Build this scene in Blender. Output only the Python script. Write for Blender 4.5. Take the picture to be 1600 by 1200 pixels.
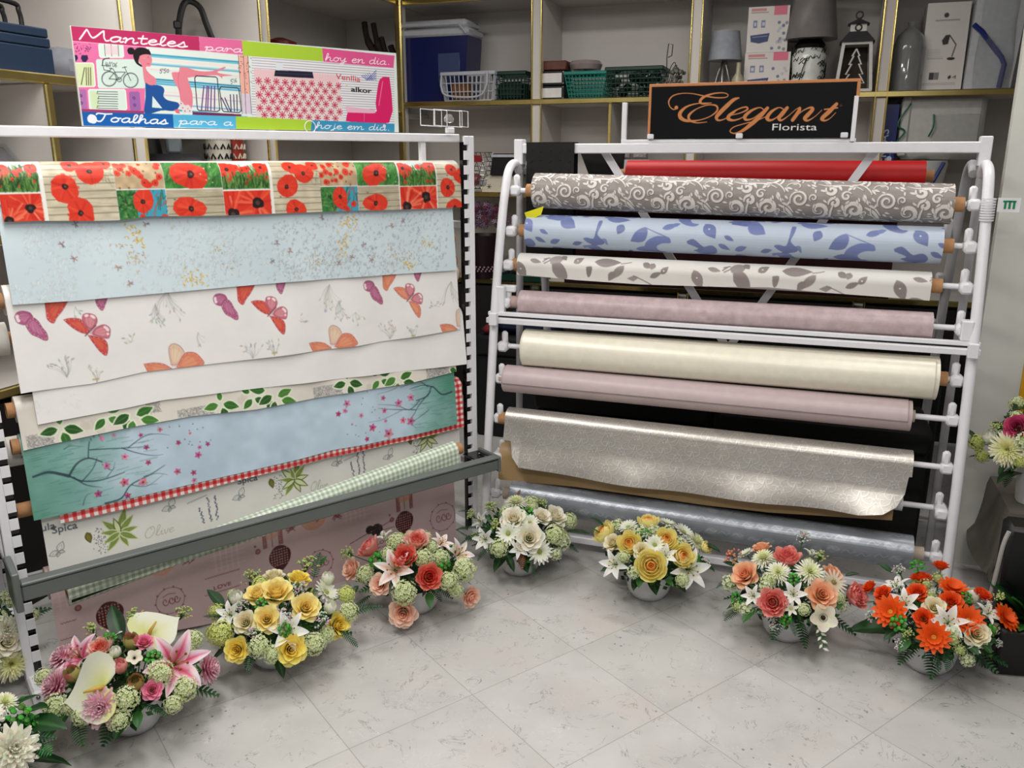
import bpy, math, random
import numpy as np
from mathutils import Vector, Matrix
for _o in list(bpy.data.objects):
    bpy.data.objects.remove(_o)
SC = bpy.context.scene
COL = SC.collection
# ---------------------------------------------------------------- camera
CAMH = 1.45
PITCH = math.radians(15.14)
FPX = 1312.0
cam_d = bpy.data.cameras.new('camera')
cam = bpy.data.objects.new('camera', cam_d)
COL.objects.link(cam)
cam.location = (0, 0, CAMH)
cam.rotation_euler = (math.pi / 2 - PITCH, 0, 0)
cam_d.sensor_width = 36
cam_d.lens = FPX / 1600 * 36
cam_d.clip_start = 0.05
SC.camera = cam
# ---------------------------------------------------------------- world, lamps, exposure
wd = bpy.data.worlds.new('room_ambient')
SC.world = wd
wd.use_nodes = True
wd.node_tree.nodes['Background'].inputs[0].default_value = (0.95, 0.96, 1.0, 1)
wd.node_tree.nodes['Background'].inputs[1].default_value = 0.24
SC.view_settings.view_transform = 'Standard'
SC.view_settings.look = 'None'
SC.view_settings.gamma = 1
SC.view_settings.use_curve_mapping = False
SC.view_settings.exposure = 0.0
CEIL = 2.75
LAMPS = [  # x, y, size x, size y, power, rotation z
    (-0.75, 1.45, 0.30, 1.2, 30, 38),
    (0.85, 1.15, 0.30, 1.2, 15, -19),
    (0.0, -0.5, 1.2, 0.3, 38, 0),
    (0.35, 3.55, 1.2, 0.25, 18, -19.5),
    (-1.15, 2.75, 0.25, 0.9, 24, 38),
    (1.75, 2.55, 0.9, 0.25, 9, -19.5),
]
def area(x, y, sx, sy, p, rz):
    l = bpy.data.lights.new('ceiling_lamp_light', 'AREA')
    l.shape = 'RECTANGLE'; l.size = sx; l.size_y = sy; l.energy = p
    l.color = (1.0, 0.975, 0.94)
    o = bpy.data.objects.new('ceiling_lamp_light', l)
    o.location = (x, y, CEIL - 0.075); o.rotation_euler = (0, 0, math.radians(rz))
    COL.objects.link(o)
    return o
LAMP_OBS = [area(*a) for a in LAMPS]

# ---------------------------------------------------------------- geometry of the place
def fr(deg):
    a = math.radians(deg)
    return np.array([math.sin(a), math.cos(a), 0.0]), np.array([math.cos(a), -math.sin(a), 0.0])
uR, vR = fr(109.5)     # right rack and the back wall: u along, v towards the camera
uL, vL = fr(52.0)      # left rack
ROTR, ROTL = math.radians(-19.5), math.radians(38.0)
FW = np.array([0, math.cos(PITCH), -math.sin(PITCH)]); UP = np.array([0, math.sin(PITCH), math.cos(PITCH)])
def ray(x, y):
    return (x - 800) / FPX * np.array([1.0, 0, 0]) + (600 - y) / FPX * UP + FW
def onpl(F, axis, c, x, y):
    """point where the sight line meets plane u=c or v=c of a frame -> (u, v, z)"""
    r = ray(x, y); n = F[0] if axis == 'u' else F[1]
    P = r * (c / float(r @ n))
    return float(P @ F[0]), float(P @ F[1]), float(P[2]) + CAMH
def onfloor(x, y, z=0.0):
    r = ray(x, y); P = r * ((z - CAMH) / r[2]); return float(P[0]), float(P[1])
FR = (uR, vR, ROTR); FL = (uL, vL, ROTL)
def world(F, u, v, z):
    P = u * F[0] + v * F[1]; return Vector((P[0], P[1], z))

# ---------------------------------------------------------------- object helpers
def tag(o, label=None, cat=None, group=None, kind=None):
    if label: o['label'] = label
    if cat: o['category'] = cat
    if group: o['group'] = group
    if kind: o['kind'] = kind
    return o
def thing(name, label, cat, loc=(0, 0, 0), rz=0, group=None):
    o = bpy.data.objects.new(name, None); COL.objects.link(o)
    o.empty_display_size = 0.05
    o.location = loc; o.rotation_euler = (0, 0, rz)
    return tag(o, label, cat, group)
def fthing(F, name, label, cat, u, v, z, group=None, turn=0):
    return thing(name, label, cat, world(F, u, v, z), F[2] + turn, group)
def dup_tree(o, parent=None):
    c = o.copy(); COL.objects.link(c)
    if parent: c.parent = parent
    for ch in list(o.children): dup_tree(ch, c)
    return c

def srgb(c):
    c = np.asarray(c, float)
    return np.where(c <= 0.04045, c / 12.92, ((c + 0.055) / 1.055) ** 2.4)
def hx(s):
    return tuple(int(s[i:i + 2], 16) / 255 for i in (0, 2, 4))
MATS = {}
def mat(name, col=(.8, .8, .8), rough=.5, metal=0, var=.06, scale=40, bump=0.0, attr=False, spec=.5, coat=0, trans=0, sheen=0, bscale=None, ior=1.45, sub=0):
    if name in MATS: return MATS[name]
    m = bpy.data.materials.new(name); m.use_nodes = True; nt = m.node_tree; N = nt.nodes; L = nt.links
    b = N['Principled BSDF']
    b.inputs['Roughness'].default_value = rough; b.inputs['Metallic'].default_value = metal
    b.inputs['Specular IOR Level'].default_value = spec
    b.inputs['IOR'].default_value = ior
    if coat: b.inputs['Coat Weight'].default_value = coat; b.inputs['Coat Roughness'].default_value = .12
    if trans: b.inputs['Transmission Weight'].default_value = trans
    tc = N.new('ShaderNodeTexCoord'); nz = N.new('ShaderNodeTexNoise')
    nz.inputs['Scale'].default_value = scale; nz.inputs['Detail'].default_value = 3
    L.new(tc.outputs['Object'], nz.inputs['Vector'])
    mr = N.new('ShaderNodeMapRange'); mr.inputs['From Min'].default_value = .3; mr.inputs['From Max'].default_value = .7
    mr.inputs['To Min'].default_value = 1 - var; mr.inputs['To Max'].default_value = 1 + var
    L.new(nz.outputs['Fac'], mr.inputs['Value'])
    mx = N.new('ShaderNodeVectorMath'); mx.operation = 'SCALE'
    if attr:
        at = N.new('ShaderNodeAttribute'); at.attribute_name = 'Col'
        L.new(at.outputs['Color'], mx.inputs[0])
    else:
        lc = srgb(col); mx.inputs[0].default_value = tuple(lc)
    L.new(mr.outputs[0], mx.inputs['Scale']); L.new(mx.outputs[0], b.inputs['Base Color'])
    if bump:
        n2 = N.new('ShaderNodeTexNoise'); n2.inputs['Scale'].default_value = bscale or scale * 2; n2.inputs['Detail'].default_value = 2
        L.new(tc.outputs['Object'], n2.inputs['Vector'])
        bp = N.new('ShaderNodeBump'); bp.inputs['Strength'].default_value = bump; bp.inputs['Distance'].default_value = .004
        L.new(n2.outputs['Fac'], bp.inputs['Height']); L.new(bp.outputs[0], b.inputs['Normal'])
    if sub:
        out = N['Material Output']; tr = N.new('ShaderNodeBsdfTranslucent'); ms = N.new('ShaderNodeMixShader')
        ms.inputs[0].default_value = sub; L.new(mx.outputs[0], tr.inputs[0]); L.new(b.outputs[0], ms.inputs[1]); L.new(tr.outputs[0], ms.inputs[2])
        L.new(ms.outputs[0], out.inputs[0])
    MATS[name] = m
    return m

class MB:
    """collects shapes and links them as ONE mesh object"""
    def __init__(s):
        s.v = []; s.f = []; s.m = []; s.c = []; s.mi = 0; s.col = (1, 1, 1)
    def add(s, vs, fs, col=None):
        b = len(s.v); s.v += [tuple(p) for p in vs]; s.f += [tuple(i + b for i in f) for f in fs]
        s.m += [s.mi] * len(fs)
        if col is None: s.c += [s.col] * len(vs)
        elif len(col) == len(vs) and hasattr(col[0], '__len__'): s.c += [tuple(q) for q in col]
        else: s.c += [tuple(col)] * len(vs)
        return s
    def box(s, x0, x1, y0, y1, z0, z1, bev=0.0):
        if bev <= 0:
            vs = [(x, y, z) for z in (z0, z1) for y in (y0, y1) for x in (x0, x1)]
            fs = [(0, 2, 3, 1), (4, 5, 7, 6), (0, 1, 5, 4), (2, 6, 7, 3), (0, 4, 6, 2), (1, 3, 7, 5)]
            return s.add(vs, fs)
        b = min(bev, (x1 - x0) / 2.01, (y1 - y0) / 2.01, (z1 - z0) / 2.01)
        X = (x0, x1); Y = (y0, y1); Z = (z0, z1); vs = []; idx = {}
        for i in (0, 1):
            for j in (0, 1):
                for k in (0, 1):
                    sx, sy, sz = (1 - 2 * i) * b, (1 - 2 * j) * b, (1 - 2 * k) * b
                    x, y, z = X[i], Y[j], Z[k]
                    idx[i, j, k] = len(vs)
                    vs += [(x, y + sy, z + sz), (x + sx, y, z + sz), (x + sx, y + sy, z)]
        fs = []
        g = lambda i, j, k, a: idx[i, j, k] + a
        for i in (0, 1): fs.append([g(i, 0, 0, 0), g(i, 1, 0, 0), g(i, 1, 1, 0), g(i, 0, 1, 0)])
        for j in (0, 1): fs.append([g(0, j, 0, 1), g(1, j, 0, 1), g(1, j, 1, 1), g(0, j, 1, 1)])
        for k in (0, 1): fs.append([g(0, 0, k, 2), g(1, 0, k, 2), g(1, 1, k, 2), g(0, 1, k, 2)])
        for i in (0, 1):
            for j in (0, 1): fs.append([g(i, j, 0, 0), g(i, j, 1, 0), g(i, j, 1, 1), g(i, j, 0, 1)])
            for k in (0, 1): fs.append([g(i, 0, k, 0), g(i, 1, k, 0), g(i, 1, k, 2), g(i, 0, k, 2)])
        for j in (0, 1):
            for k in (0, 1): fs.append([g(0, j, k, 1), g(1, j, k, 1), g(1, j, k, 2), g(0, j, k, 2)])
        for i in (0, 1):
            for j in (0, 1):
                for k in (0, 1): fs.append([g(i, j, k, 0), g(i, j, k, 1), g(i, j, k, 2)])
        cen = np.array([(x0 + x1) / 2, (y0 + y1) / 2, (z0 + z1) / 2]); va = np.array(vs); out = []
        for f in fs:
            p = va[f]; n = np.cross(p[1] - p[0], p[2] - p[0])
            out.append(f if n @ (p.mean(0) - cen) > 0 else f[::-1])
        return s.add(vs, out)
    def tube(s, path, r, n=10, cap=True):
        P = [Vector(p) for p in path]; R = r if hasattr(r, '__len__') else [r] * len(P)
        vs = []; fs = []; ref = None
        for i, p in enumerate(P):
            d = (P[min(i + 1, len(P) - 1)] - P[max(i - 1, 0)]).normalized()
            if ref is None: ref = d.orthogonal().normalized()
            ref = (ref - d * ref.dot(d)).normalized(); q = d.cross(ref)
            for k in range(n):
                a = 2 * math.pi * k / n; vs.append(p + (ref * math.cos(a) + q * math.sin(a)) * R[i])
        for i in range(len(P) - 1):
            for k in range(n):
                fs.append((i * n + k, i * n + (k + 1) % n, (i + 1) * n + (k + 1) % n, (i + 1) * n + k))
        if cap:
            fs.append(tuple(range(n))[::-1]); fs.append(tuple((len(P) - 1) * n + k for k in range(n)))
        return s.add(vs, fs)
    def ring(s, p0, p1, ro, ri, n=24):
        """hollow tube between two points"""
        p0 = Vector(p0); p1 = Vector(p1); d = (p1 - p0).normalized(); a0 = d.orthogonal().normalized(); b0 = d.cross(a0)
        vs = []; fs = []
        for p, r in ((p0, ri), (p0, ro), (p1, ro), (p1, ri)):
            for k in range(n):
                a = 2 * math.pi * k / n; vs.append(p + (a0 * math.cos(a) + b0 * math.sin(a)) * r)
        for j in range(4):
            for k in range(n):
                fs.append((j * n + k, j * n + (k + 1) % n, ((j + 1) % 4) * n + (k + 1) % n, ((j + 1) % 4) * n + k))
        return s.add(vs, fs)
    def lathe(s, prof, n=28, c=(0, 0, 0), sx=1, sy=1, closed=False):
        vs = []; fs = []
        for r, z in prof:
            for k in range(n):
                a = 2 * math.pi * k / n; vs.append((c[0] + r * math.cos(a) * sx, c[1] + r * math.sin(a) * sy, c[2] + z))
        m = len(prof)
        for i in range(m - 1):
            for k in range(n): fs.append((i * n + k, i * n + (k + 1) % n, (i + 1) * n + (k + 1) % n, (i + 1) * n + k))
        if prof[0][0] > 1e-6: fs.append(tuple(range(n))[::-1])
        if closed and prof[-1][0] > 1e-6: fs.append(tuple((m - 1) * n + k for k in range(n)))
        return s.add(vs, fs)
    def ball(s, c, r, n=8, m=5, sz=1):
        return s.lathe([(max(1e-5, r * math.sin(math.pi * i / m)), -r * sz * math.cos(math.pi * i / m)) for i in range(m + 1)], n, c)
    def prism(s, poly, y0, y1):
        """outline in x,z extruded along y"""
        n = len(poly); vs = [(p[0], y0, p[1]) for p in poly] + [(p[0], y1, p[1]) for p in poly]
        fs = [tuple(range(n)), tuple(range(n, 2 * n))[::-1]] + [(i, i + n, (i + 1) % n + n, (i + 1) % n) for i in range(n)]
        return s.add(vs, fs)
    def quad(s, a, b, c, d, th=0):
        return s.add([a, b, c, d], [(0, 1, 2, 3)])
    def build(s, name, mats, parent=None, smooth=True, colattr=False, angle=40):
        me = bpy.data.meshes.new(name); me.from_pydata(s.v, [], s.f)
        for m in (mats if isinstance(mats, (list, tuple)) else [mats]): me.materials.append(m)
        me.polygons.foreach_set('material_index', np.array(s.m, 'i'))
        me.polygons.foreach_set('use_smooth', np.full(len(s.f), bool(smooth)))
        if colattr:
            at = me.color_attributes.new('Col', 'FLOAT_COLOR', 'POINT')
            c = np.ones((len(s.v), 4)); c[:, :3] = srgb(np.array(s.c)); at.data.foreach_set('color', c.ravel().astype('f'))
        if smooth and angle and hasattr(me, 'set_sharp_from_angle'): me.set_sharp_from_angle(angle=math.radians(angle))
        me.update()
        o = bpy.data.objects.new(name, me); COL.objects.link(o)
        if parent: o.parent = parent
        return o

# ---------------------------------------------------------------- printing: numpy canvas -> colour attribute of the sheet itself
rng = np.random.default_rng(7)
def noise2(h, w, cell, seed=0):
    r = np.random.default_rng(seed); gh, gw = int(h / cell) + 3, int(w / cell) + 3
    g = r.random((gh, gw)); yy = np.arange(h) / cell; xx = np.arange(w) / cell
    y0 = yy.astype(int); x0 = xx.astype(int); fy = yy - y0; fx = xx - x0
    fy = fy * fy * (3 - 2 * fy); fx = fx * fx * (3 - 2 * fx)
    a = g[y0][:, x0] * (1 - fx) + g[y0][:, x0 + 1] * fx; b = g[y0 + 1][:, x0] * (1 - fx) + g[y0 + 1][:, x0 + 1] * fx
    return a * (1 - fy)[:, None] + b * fy[:, None]
class Canvas:
    """print of w x h metres, origin top left, y downwards"""
    def __init__(s, w, h, res, col):
        s.w, s.h, s.r = w, h, res; s.nx = max(2, int(round(w / res)) + 1); s.ny = max(2, int(round(h / res)) + 1)
        s.a = np.ones((s.ny, s.nx, 3)) * np.array(col)
    def _blend(s, y0, y1, x0, x1, cov, col, al):
        if cov.size == 0: return
        k = (cov * al)[..., None]; s.a[y0:y1, x0:x1] = s.a[y0:y1, x0:x1] * (1 - k) + np.array(col) * k
    def poly(s, pts, col, al=1.0):
        P = np.array(pts, float) / s.r
        x0 = max(0, int(P[:, 0].min())); x1 = min(s.nx, int(P[:, 0].max()) + 2)
        y0 = max(0, int(P[:, 1].min())); y1 = min(s.ny, int(P[:, 1].max()) + 2)
        if x1 <= x0 or y1 <= y0: return s
        cov = np.zeros((y1 - y0, x1 - x0))
        for dy in (-.25, .25):
            for dx in (-.25, .25):
                X, Y = np.meshgrid(np.arange(x0, x1) + dx, np.arange(y0, y1) + dy)
                ins = np.zeros(X.shape, bool); q = P[-1]
                for p in P:
                    if p[1] != q[1]:
                        c = ((p[1] > Y) != (q[1] > Y)) & (X < (q[0] - p[0]) * (Y - p[1]) / (q[1] - p[1]) + p[0]); ins ^= c
                    q = p
                cov += ins * .25
        s._blend(y0, y1, x0, x1, cov, col, al); return s
    def line(s, pts, w, col, al=1.0):
        """stroke with constant or per-point width (metres)"""
        P = np.array(pts, float) / s.r; W = np.array(w if hasattr(w, '__len__') else [w] * len(P), float) / s.r
        m = W.max() / 2 + 1.5
        x0 = max(0, int(P[:, 0].min() - m)); x1 = min(s.nx, int(P[:, 0].max() + m) + 1)
        y0 = max(0, int(P[:, 1].min() - m)); y1 = min(s.ny, int(P[:, 1].max() + m) + 1)
        if x1 <= x0 or y1 <= y0: return s
        cov = np.zeros((y1 - y0, x1 - x0))
        for i in range(len(P) - 1):
            a, b = P[i], P[i + 1]; mm = max(W[i], W[i + 1]) / 2 + 1.5
            xa = max(x0, int(min(a[0], b[0]) - mm)); xb = min(x1, int(max(a[0], b[0]) + mm) + 1)
            ya = max(y0, int(min(a[1], b[1]) - mm)); yb = min(y1, int(max(a[1], b[1]) + mm) + 1)
            if xb <= xa or yb <= ya: continue
            X, Y = np.meshgrid(np.arange(xa, xb), np.arange(ya, yb)); d = b - a; L2 = d @ d + 1e-9
            t = np.clip(((X - a[0]) * d[0] + (Y - a[1]) * d[1]) / L2, 0, 1)
            ds = np.hypot(X - a[0] - t * d[0], Y - a[1] - t * d[1]); ww = W[i] + (W[i + 1] - W[i]) * t
            c = np.clip(ww / 2 - ds + .5, 0, 1) * np.clip(ww, 0, 1)
            v = cov[ya - y0:yb - y0, xa - x0:xb - x0]; np.maximum(v, c, out=v)
        s._blend(y0, y1, x0, x1, cov, col, al); return s
    def dot(s, x, y, r, col, al=1.0, ry=None):
        n = 10; ry = ry or r
        return s.poly([(x + r * math.cos(6.2832 * i / n), y + ry * math.sin(6.2832 * i / n)) for i in range(n)], col, al)
    def rect(s, x0, y0, x1, y1, col, al=1.0):
        a, b = max(0, int(round(x0 / s.r))), min(s.nx, int(round(x1 / s.r))); c, d = max(0, int(round(y0 / s.r))), min(s.ny, int(round(y1 / s.r)))
        if b > a and d > c: s._blend(c, d, a, b, np.ones((d - c, b - a)), col, al)
        return s
    def mottle(s, amp, cell, seed=0, tint=(1, 1, 1)):
        n = noise2(s.ny, s.nx, cell / s.r, seed) - .5
        s.a *= 1 + amp * n[..., None] * np.array(tint); s.a = np.clip(s.a, 0, 1); return s
    def sample(s, X, Y):
        x = np.clip(X / s.r, 0, s.nx - 1.001); y = np.clip(Y / s.r, 0, s.ny - 1.001)
        i = x.astype(int); j = y.astype(int); fx = (x - i)[..., None]; fy = (y - j)[..., None]; a = s.a
        return (a[j, i] * (1 - fx) + a[j, i + 1] * fx) * (1 - fy) + (a[j + 1, i] * (1 - fx) + a[j + 1, i + 1] * fx) * fy
def smooth(pts, n=6):
    P = [np.array(p, float) for p in pts]; out = []
    for i in range(len(P) - 1):
        p0 = P[max(i - 1, 0)]; p1 = P[i]; p2 = P[i + 1]; p3 = P[min(i + 2, len(P) - 1)]
        for k in range(n):
            t = k / n; out.append(.5 * ((2 * p1) + (-p0 + p2) * t + (2 * p0 - 5 * p1 + 4 * p2 - p3) * t * t + (-p0 + 3 * p1 - 3 * p2 + p3) * t ** 3))
    out.append(P[-1]); return [tuple(p) for p in out]
# built-in sans letters as triangles, for the small print
def text_tris(txt):
    cu = bpy.data.curves.new('t', 'FONT'); cu.body = txt; cu.resolution_u = 3
    ob = bpy.data.objects.new('t', cu); COL.objects.link(ob)
    bpy.context.view_layer.update()
    me = ob.to_mesh(); me.calc_loop_triangles()
    V = np.array([v.co[:2] for v in me.vertices]); T = [tuple(t.vertices) for t in me.loop_triangles]
    ob.to_mesh_clear(); bpy.data.objects.remove(ob); bpy.data.curves.remove(cu)
    x0, x1 = V[:, 0].min(), V[:, 0].max(); y0, y1 = V[:, 1].min(), V[:, 1].max()
    return (V - [x0, y0]) / [x1 - x0, y1 - y0], T
def ctext(cv, txt, x, y, w, h, col, rot=0, al=1.0, slant=0):
    """bottom left x,y, width w, height h"""
    V, T = text_tris(txt); c, s_ = math.cos(rot), math.sin(rot)
    X = V[:, 0] * w + V[:, 1] * h * slant; Y = -V[:, 1] * h; P = np.stack([x + X * c - Y * s_, y + X * s_ + Y * c], 1)
    mask = Canvas(cv.w, cv.h, cv.r, (0, 0, 0)); 
    for t in T: 
        q = P[list(t)]; mask.poly(q, (1, 1, 1))
        mask.line([q[0], q[1], q[2], q[0]], cv.r * .5, (1, 1, 1))
    k = mask.a[..., :1] * al; cv.a = cv.a * (1 - k) + np.array(col) * k
# handwriting
GL = {
 'M': (1.25, [[(0,.0),(.1,.45),(.22,1),(.28,.98),(.55,.25),(.92,1),(.98,.95),(1.02,.4),(1.12,.05),(1.25,.1)]]),
 'T': (.8, [[(0,.85),(.1,1),(.5,.95),(.85,1)],[(.5,.95),(.42,.4),(.3,.05),(.15,.02),(.05,.15)]]),
 'a': (.62, [[(.5,.5),(.3,.56),(.1,.38),(.08,.12),(.22,0),(.42,.15),(.5,.5),(.47,.2),(.52,.02),(.64,.1)]]),
 'n': (.66, [[(0,.4),(.1,.52),(.14,.4),(.1,.0)],[(.1,.0),(.2,.36),(.38,.54),(.46,.4),(.44,.1),(.52,.0),(.66,.1)]]),
 'm': (.95, [[(0,.4),(.1,.52),(.12,.0)],[(.12,.0),(.22,.38),(.36,.52),(.42,.36),(.4,.0)],[(.4,.0),(.52,.38),(.66,.54),(.74,.38),(.72,.08),(.8,.0),(.95,.1)]]),
 't': (.42, [[(.2,.9),(.16,.4),(.16,.08),(.26,0),(.42,.1)],[(.0,.58),(.4,.62)]]),
 'e': (.52, [[(.06,.26),(.3,.32),(.42,.44),(.3,.56),(.12,.42),(.08,.16),(.2,.0),(.36,.02),(.52,.14)]]),
 'l': (.36, [[(.05,.1),(.22,.5),(.3,.9),(.2,1),(.12,.8),(.1,.2),(.2,0),(.36,.1)]]),
 's': (.5, [[(.0,.1),(.2,.4),(.3,.58),(.34,.4),(.38,.14),(.26,0),(.08,.04)],[(.26,0),(.5,.12)]]),
 'p': (.62, [[(.02,.4),(.14,.54),(.12,.1),(.06,-.42)],[(.12,.1),(.16,.4),(.34,.55),(.48,.4),(.44,.12),(.28,.0),(.12,.1)],[(.28,0),(.62,.1)]]),
 'r': (.48, [[(0,.35),(.12,.56),(.16,.4),(.12,.0)],[(.12,.1),(.2,.44),(.36,.52),(.4,.42)],[(.4,.42),(.48,.3)]]),
 'h': (.66, [[(.02,.2),(.2,.7),(.22,.98),(.12,.98),(.08,.5),(.06,0)],[(.06,0),(.18,.36),(.36,.54),(.44,.4),(.42,.1),(.52,0),(.66,.1)]]),
 'o': (.6, [[(.3,.56),(.1,.4),(.08,.12),(.26,0),(.44,.14),(.46,.4),(.3,.56),(.4,.46),(.6,.5)]]),
 'y': (.6, [[(.04,.5),(.08,.2),(.2,.08),(.36,.3),(.44,.54)],[(.44,.54),(.4,0),(.3,-.38),(.12,-.4),(.14,-.2),(.6,.1)]]),
 'j': (.4, [[(.26,.54),(.24,0),(.14,-.38),(0,-.36),(.08,-.18),(.4,.1)],[(.28,.74),(.3,.76)]]),
 'i': (.32, [[(.04,.3),(.14,.54),(.12,.12),(.2,0),(.32,.1)],[(.18,.76),(.2,.78)]]),
 'd': (.64, [[(.46,.5),(.28,.56),(.08,.36),(.08,.1),(.22,0),(.42,.16),(.5,.6),(.52,1),(.48,.3),(.52,.02),(.64,.1)]]),
 'O': (.8, [[(.5,1),(.2,.85),(.05,.4),(.2,.02),(.5,.05),(.7,.4),(.68,.8),(.5,1),(.4,.85),(.5,.75)]]),
 'v': (.5, [[(0,.45),(.1,.5),(.16,.1),(.24,0),(.4,.3),(.4,.52),(.5,.48)]]),
 '5': (.5, [[(.45,.95),(.15,.9),(.08,.55),(.3,.6),(.4,.35),(.25,.02),(.02,.08)]]),
 '0': (.5, [[(.25,.8),(.08,.55),(.12,.2),(.3,.1),(.45,.4),(.4,.75),(.25,.8)]]),
 "'": (.2, [[(.1,1),(.05,.75)]]),
 '6': (.5, [[(.4,.9),(.15,.6),(.1,.2),(.25,.05),(.4,.25),(.3,.45),(.12,.35)]]),
 '4': (.5, [[(.1,.9),(.05,.45),(.4,.45)],[(.35,.8),(.3,.0)]]),
 '/': (.35, [[(.3,1),(.05,0)]]),
 '.': (.25, [[(.1,.02),(.12,.04)]]), ' ': (.4, []),
 '1': (.3, [[(.15,.9),(.12,0)]]),
}
def script(cv, txt, x, y, w, h, wt, col, rot=0, slant=.25, al=1):
    tot = sum(GL[c][0] for c in txt); k = w / tot; c_, s_ = math.cos(rot), math.sin(rot); px = 0
    for ch in txt:
        adv, st = GL[ch]
        for pl in st:
            q = []
            for (a, b) in smooth(pl, 5):
                X = (px + a) * k + b * h * slant; Y = -b * h; q.append((x + X * c_ - Y * s_, y + X * s_ + Y * c_))
            cv.line(q, wt, col, al)
        px += adv

class Sheet:
    """a sheet running along u whose cross section is a polyline in (v, z), printed with a canvas"""
    def __init__(s, F, prof, u0, u1, col, res=.0022, dz=0.0):
        s.F = F; s.prof = np.array(prof, float); s.u0, s.u1 = u0, u1; s.k = dz / (u1 - u0); s.uc = (u0 + u1) / 2
        d = np.hypot(*np.diff(s.prof, axis=0).T); s.S = np.concatenate([[0], np.cumsum(d)]); s.H = s.S[-1]
        s.cv = Canvas(u1 - u0, s.H, res, col)
    def px(s, x, y):
        """where the sight line through a photo pixel meets the sheet: (along, down) in canvas metres"""
        r = ray(x, y); ru, rv, rz = float(r @ s.F[0]), float(r @ s.F[1]), float(r[2])
        z0 = CAMH + s.k * s.uc; sl = (rz - s.k * ru) / rv; best = None
        f = s.prof[:, 1] - (z0 + sl * s.prof[:, 0])
        for i in range(len(f) - 1):
            if f[i] * f[i + 1] <= 0 and f[i] != f[i + 1]:
                t = f[i] / (f[i] - f[i + 1]); v = s.prof[i, 0] + t * (s.prof[i + 1, 0] - s.prof[i, 0])
                if best is None or v > best[0]: best = (v, s.S[i] + t * (s.S[i + 1] - s.S[i]))
        if best is None:
            i = int(np.argmin(np.abs(f))); best = (s.prof[i, 0], s.S[i])
        return best[0] / rv * ru - s.u0, best[1]
    def scale(s, x, y):
        """metres on the sheet per photo pixel"""
        a = s.px(x - 5, y); b = s.px(x + 5, y); return abs(b[0] - a[0]) / 10
    def build(s, name, m, parent, base, smin=0.0, bottom=None, wave=None, thick=0.0, fine=0.0):
        """base = (u, v, z) of the parent; bottom = list of (u, s) of the lower edge"""
        r = s.cv.r; nx = s.cv.nx; us = np.linspace(s.u0, s.u1, nx)
        c1 = int(fine / .008) if fine > 0 else 0
        ts = np.concatenate([np.linspace(0, fine, c1, endpoint=False), np.linspace(fine, s.H, max(2, int((s.H - fine) / r)))])
        ny = len(ts)
        U, T = np.meshgrid(us, ts)
        if bottom is not None:
            bu = np.array([b[0] for b in bottom]) + s.u0; bs = np.array([b[1] for b in bottom]); o = np.argsort(bu)
            B = np.interp(us, bu[o], bs[o]); k0 = fine
            T = np.where(T > k0, k0 + (T - k0) * ((B - k0) / (s.H - k0))[None, :], T)
        Vv = np.interp(T, s.S, s.prof[:, 0]); Z = np.interp(T, s.S, s.prof[:, 1]) + s.k * (U - s.uc)
        if wave is not None:
            dv, dzz = wave(U, T); Vv = Vv + dv; Z = Z + dzz
        col = s.cv.sample(U - s.u0, T)
        co = np.stack([U - base[0], -(Vv - base[1]), Z - base[2]], -1).reshape(-1, 3)
        idx = np.arange(nx * ny).reshape(ny, nx)
        q = np.stack([idx[:-1, :-1], idx[1:, :-1], idx[1:, 1:], idx[:-1, 1:]], -1).reshape(-1, 4)
        me = bpy.data.meshes.new(name); me.vertices.add(len(co)); me.vertices.foreach_set('co', co.ravel().astype('f'))
        me.loops.add(q.size); me.loops.foreach_set('vertex_index', q.ravel().astype('i'))
        me.polygons.add(len(q)); me.polygons.foreach_set('loop_start', np.arange(0, q.size, 4).astype('i'))
        me.polygons.foreach_set('use_smooth', np.ones(len(q), bool))
        me.materials.append(m)
        at = me.color_attributes.new('Col', 'FLOAT_COLOR', 'POINT'); c = np.ones((len(co), 4)); c[:, :3] = srgb(np.clip(col.reshape(-1, 3), 0, 1))
        at.data.foreach_set('color', c.ravel().astype('f')); me.update(calc_edges=True); me.validate()
        o = bpy.data.objects.new(name, me); COL.objects.link(o); o.parent = parent
        if thick:
            md = o.modifiers.new('thickness', 'SOLIDIFY'); md.thickness = thick; md.offset = 0
        return o
def roll_profile(vc, zc, r, tail=0.0, lean=0.0, n=40, a0=320.0, a1=0.0):
    """cross section: round the back of the roll, over the top to the front and, with a tail, straight down"""
    P = [(vc + r * math.cos(math.radians(a)), zc + r * math.sin(math.radians(a))) for a in np.linspace(a0, a1, n)]
    if tail:
        k = max(2, int(tail / .02))
        P += [(vc + r + lean * i / k, zc - tail * i / k) for i in range(1, k + 1)]
    return P
# ---------------------------------------------------------------- materials of the room
M_wall = mat('painted_wall', (.80, .79, .76), .7, var=.02, scale=6)
M_panel = mat('shelf_panel', (.80, .78, .76), .55, var=.03, scale=5)
M_brass = mat('brass_trim', (.88, .80, .52), .2, metal=1, var=.08, scale=18)
M_white = mat('white_enamel', (.90, .90, .915), .35, var=.03, scale=25, bump=.05)
M_greywhite = mat('greyer_white_enamel', (.74, .74, .75), .4, var=.06, scale=20)  # greyer enamel colour for rear and inner rack parts
M_dark = mat('dark_cabinet', (.07, .06, .06), .6, var=.2, scale=8)
M_grey = mat('grey_profile', (.40, .42, .41), .4, var=.04, scale=14)
M_gloss = mat('black_gloss', (.05, .05, .055), .15, var=.1, scale=20)
M_card = mat('cardboard_core', (.70, .52, .36), .8, var=.1, scale=60, bump=.2)
M_print = mat('printed_vinyl', attr=True, rough=.42, var=.015, scale=30, bump=.03, bscale=25)
M_matte = mat('printed_board', attr=True, rough=.35, var=.01, scale=30)
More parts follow.
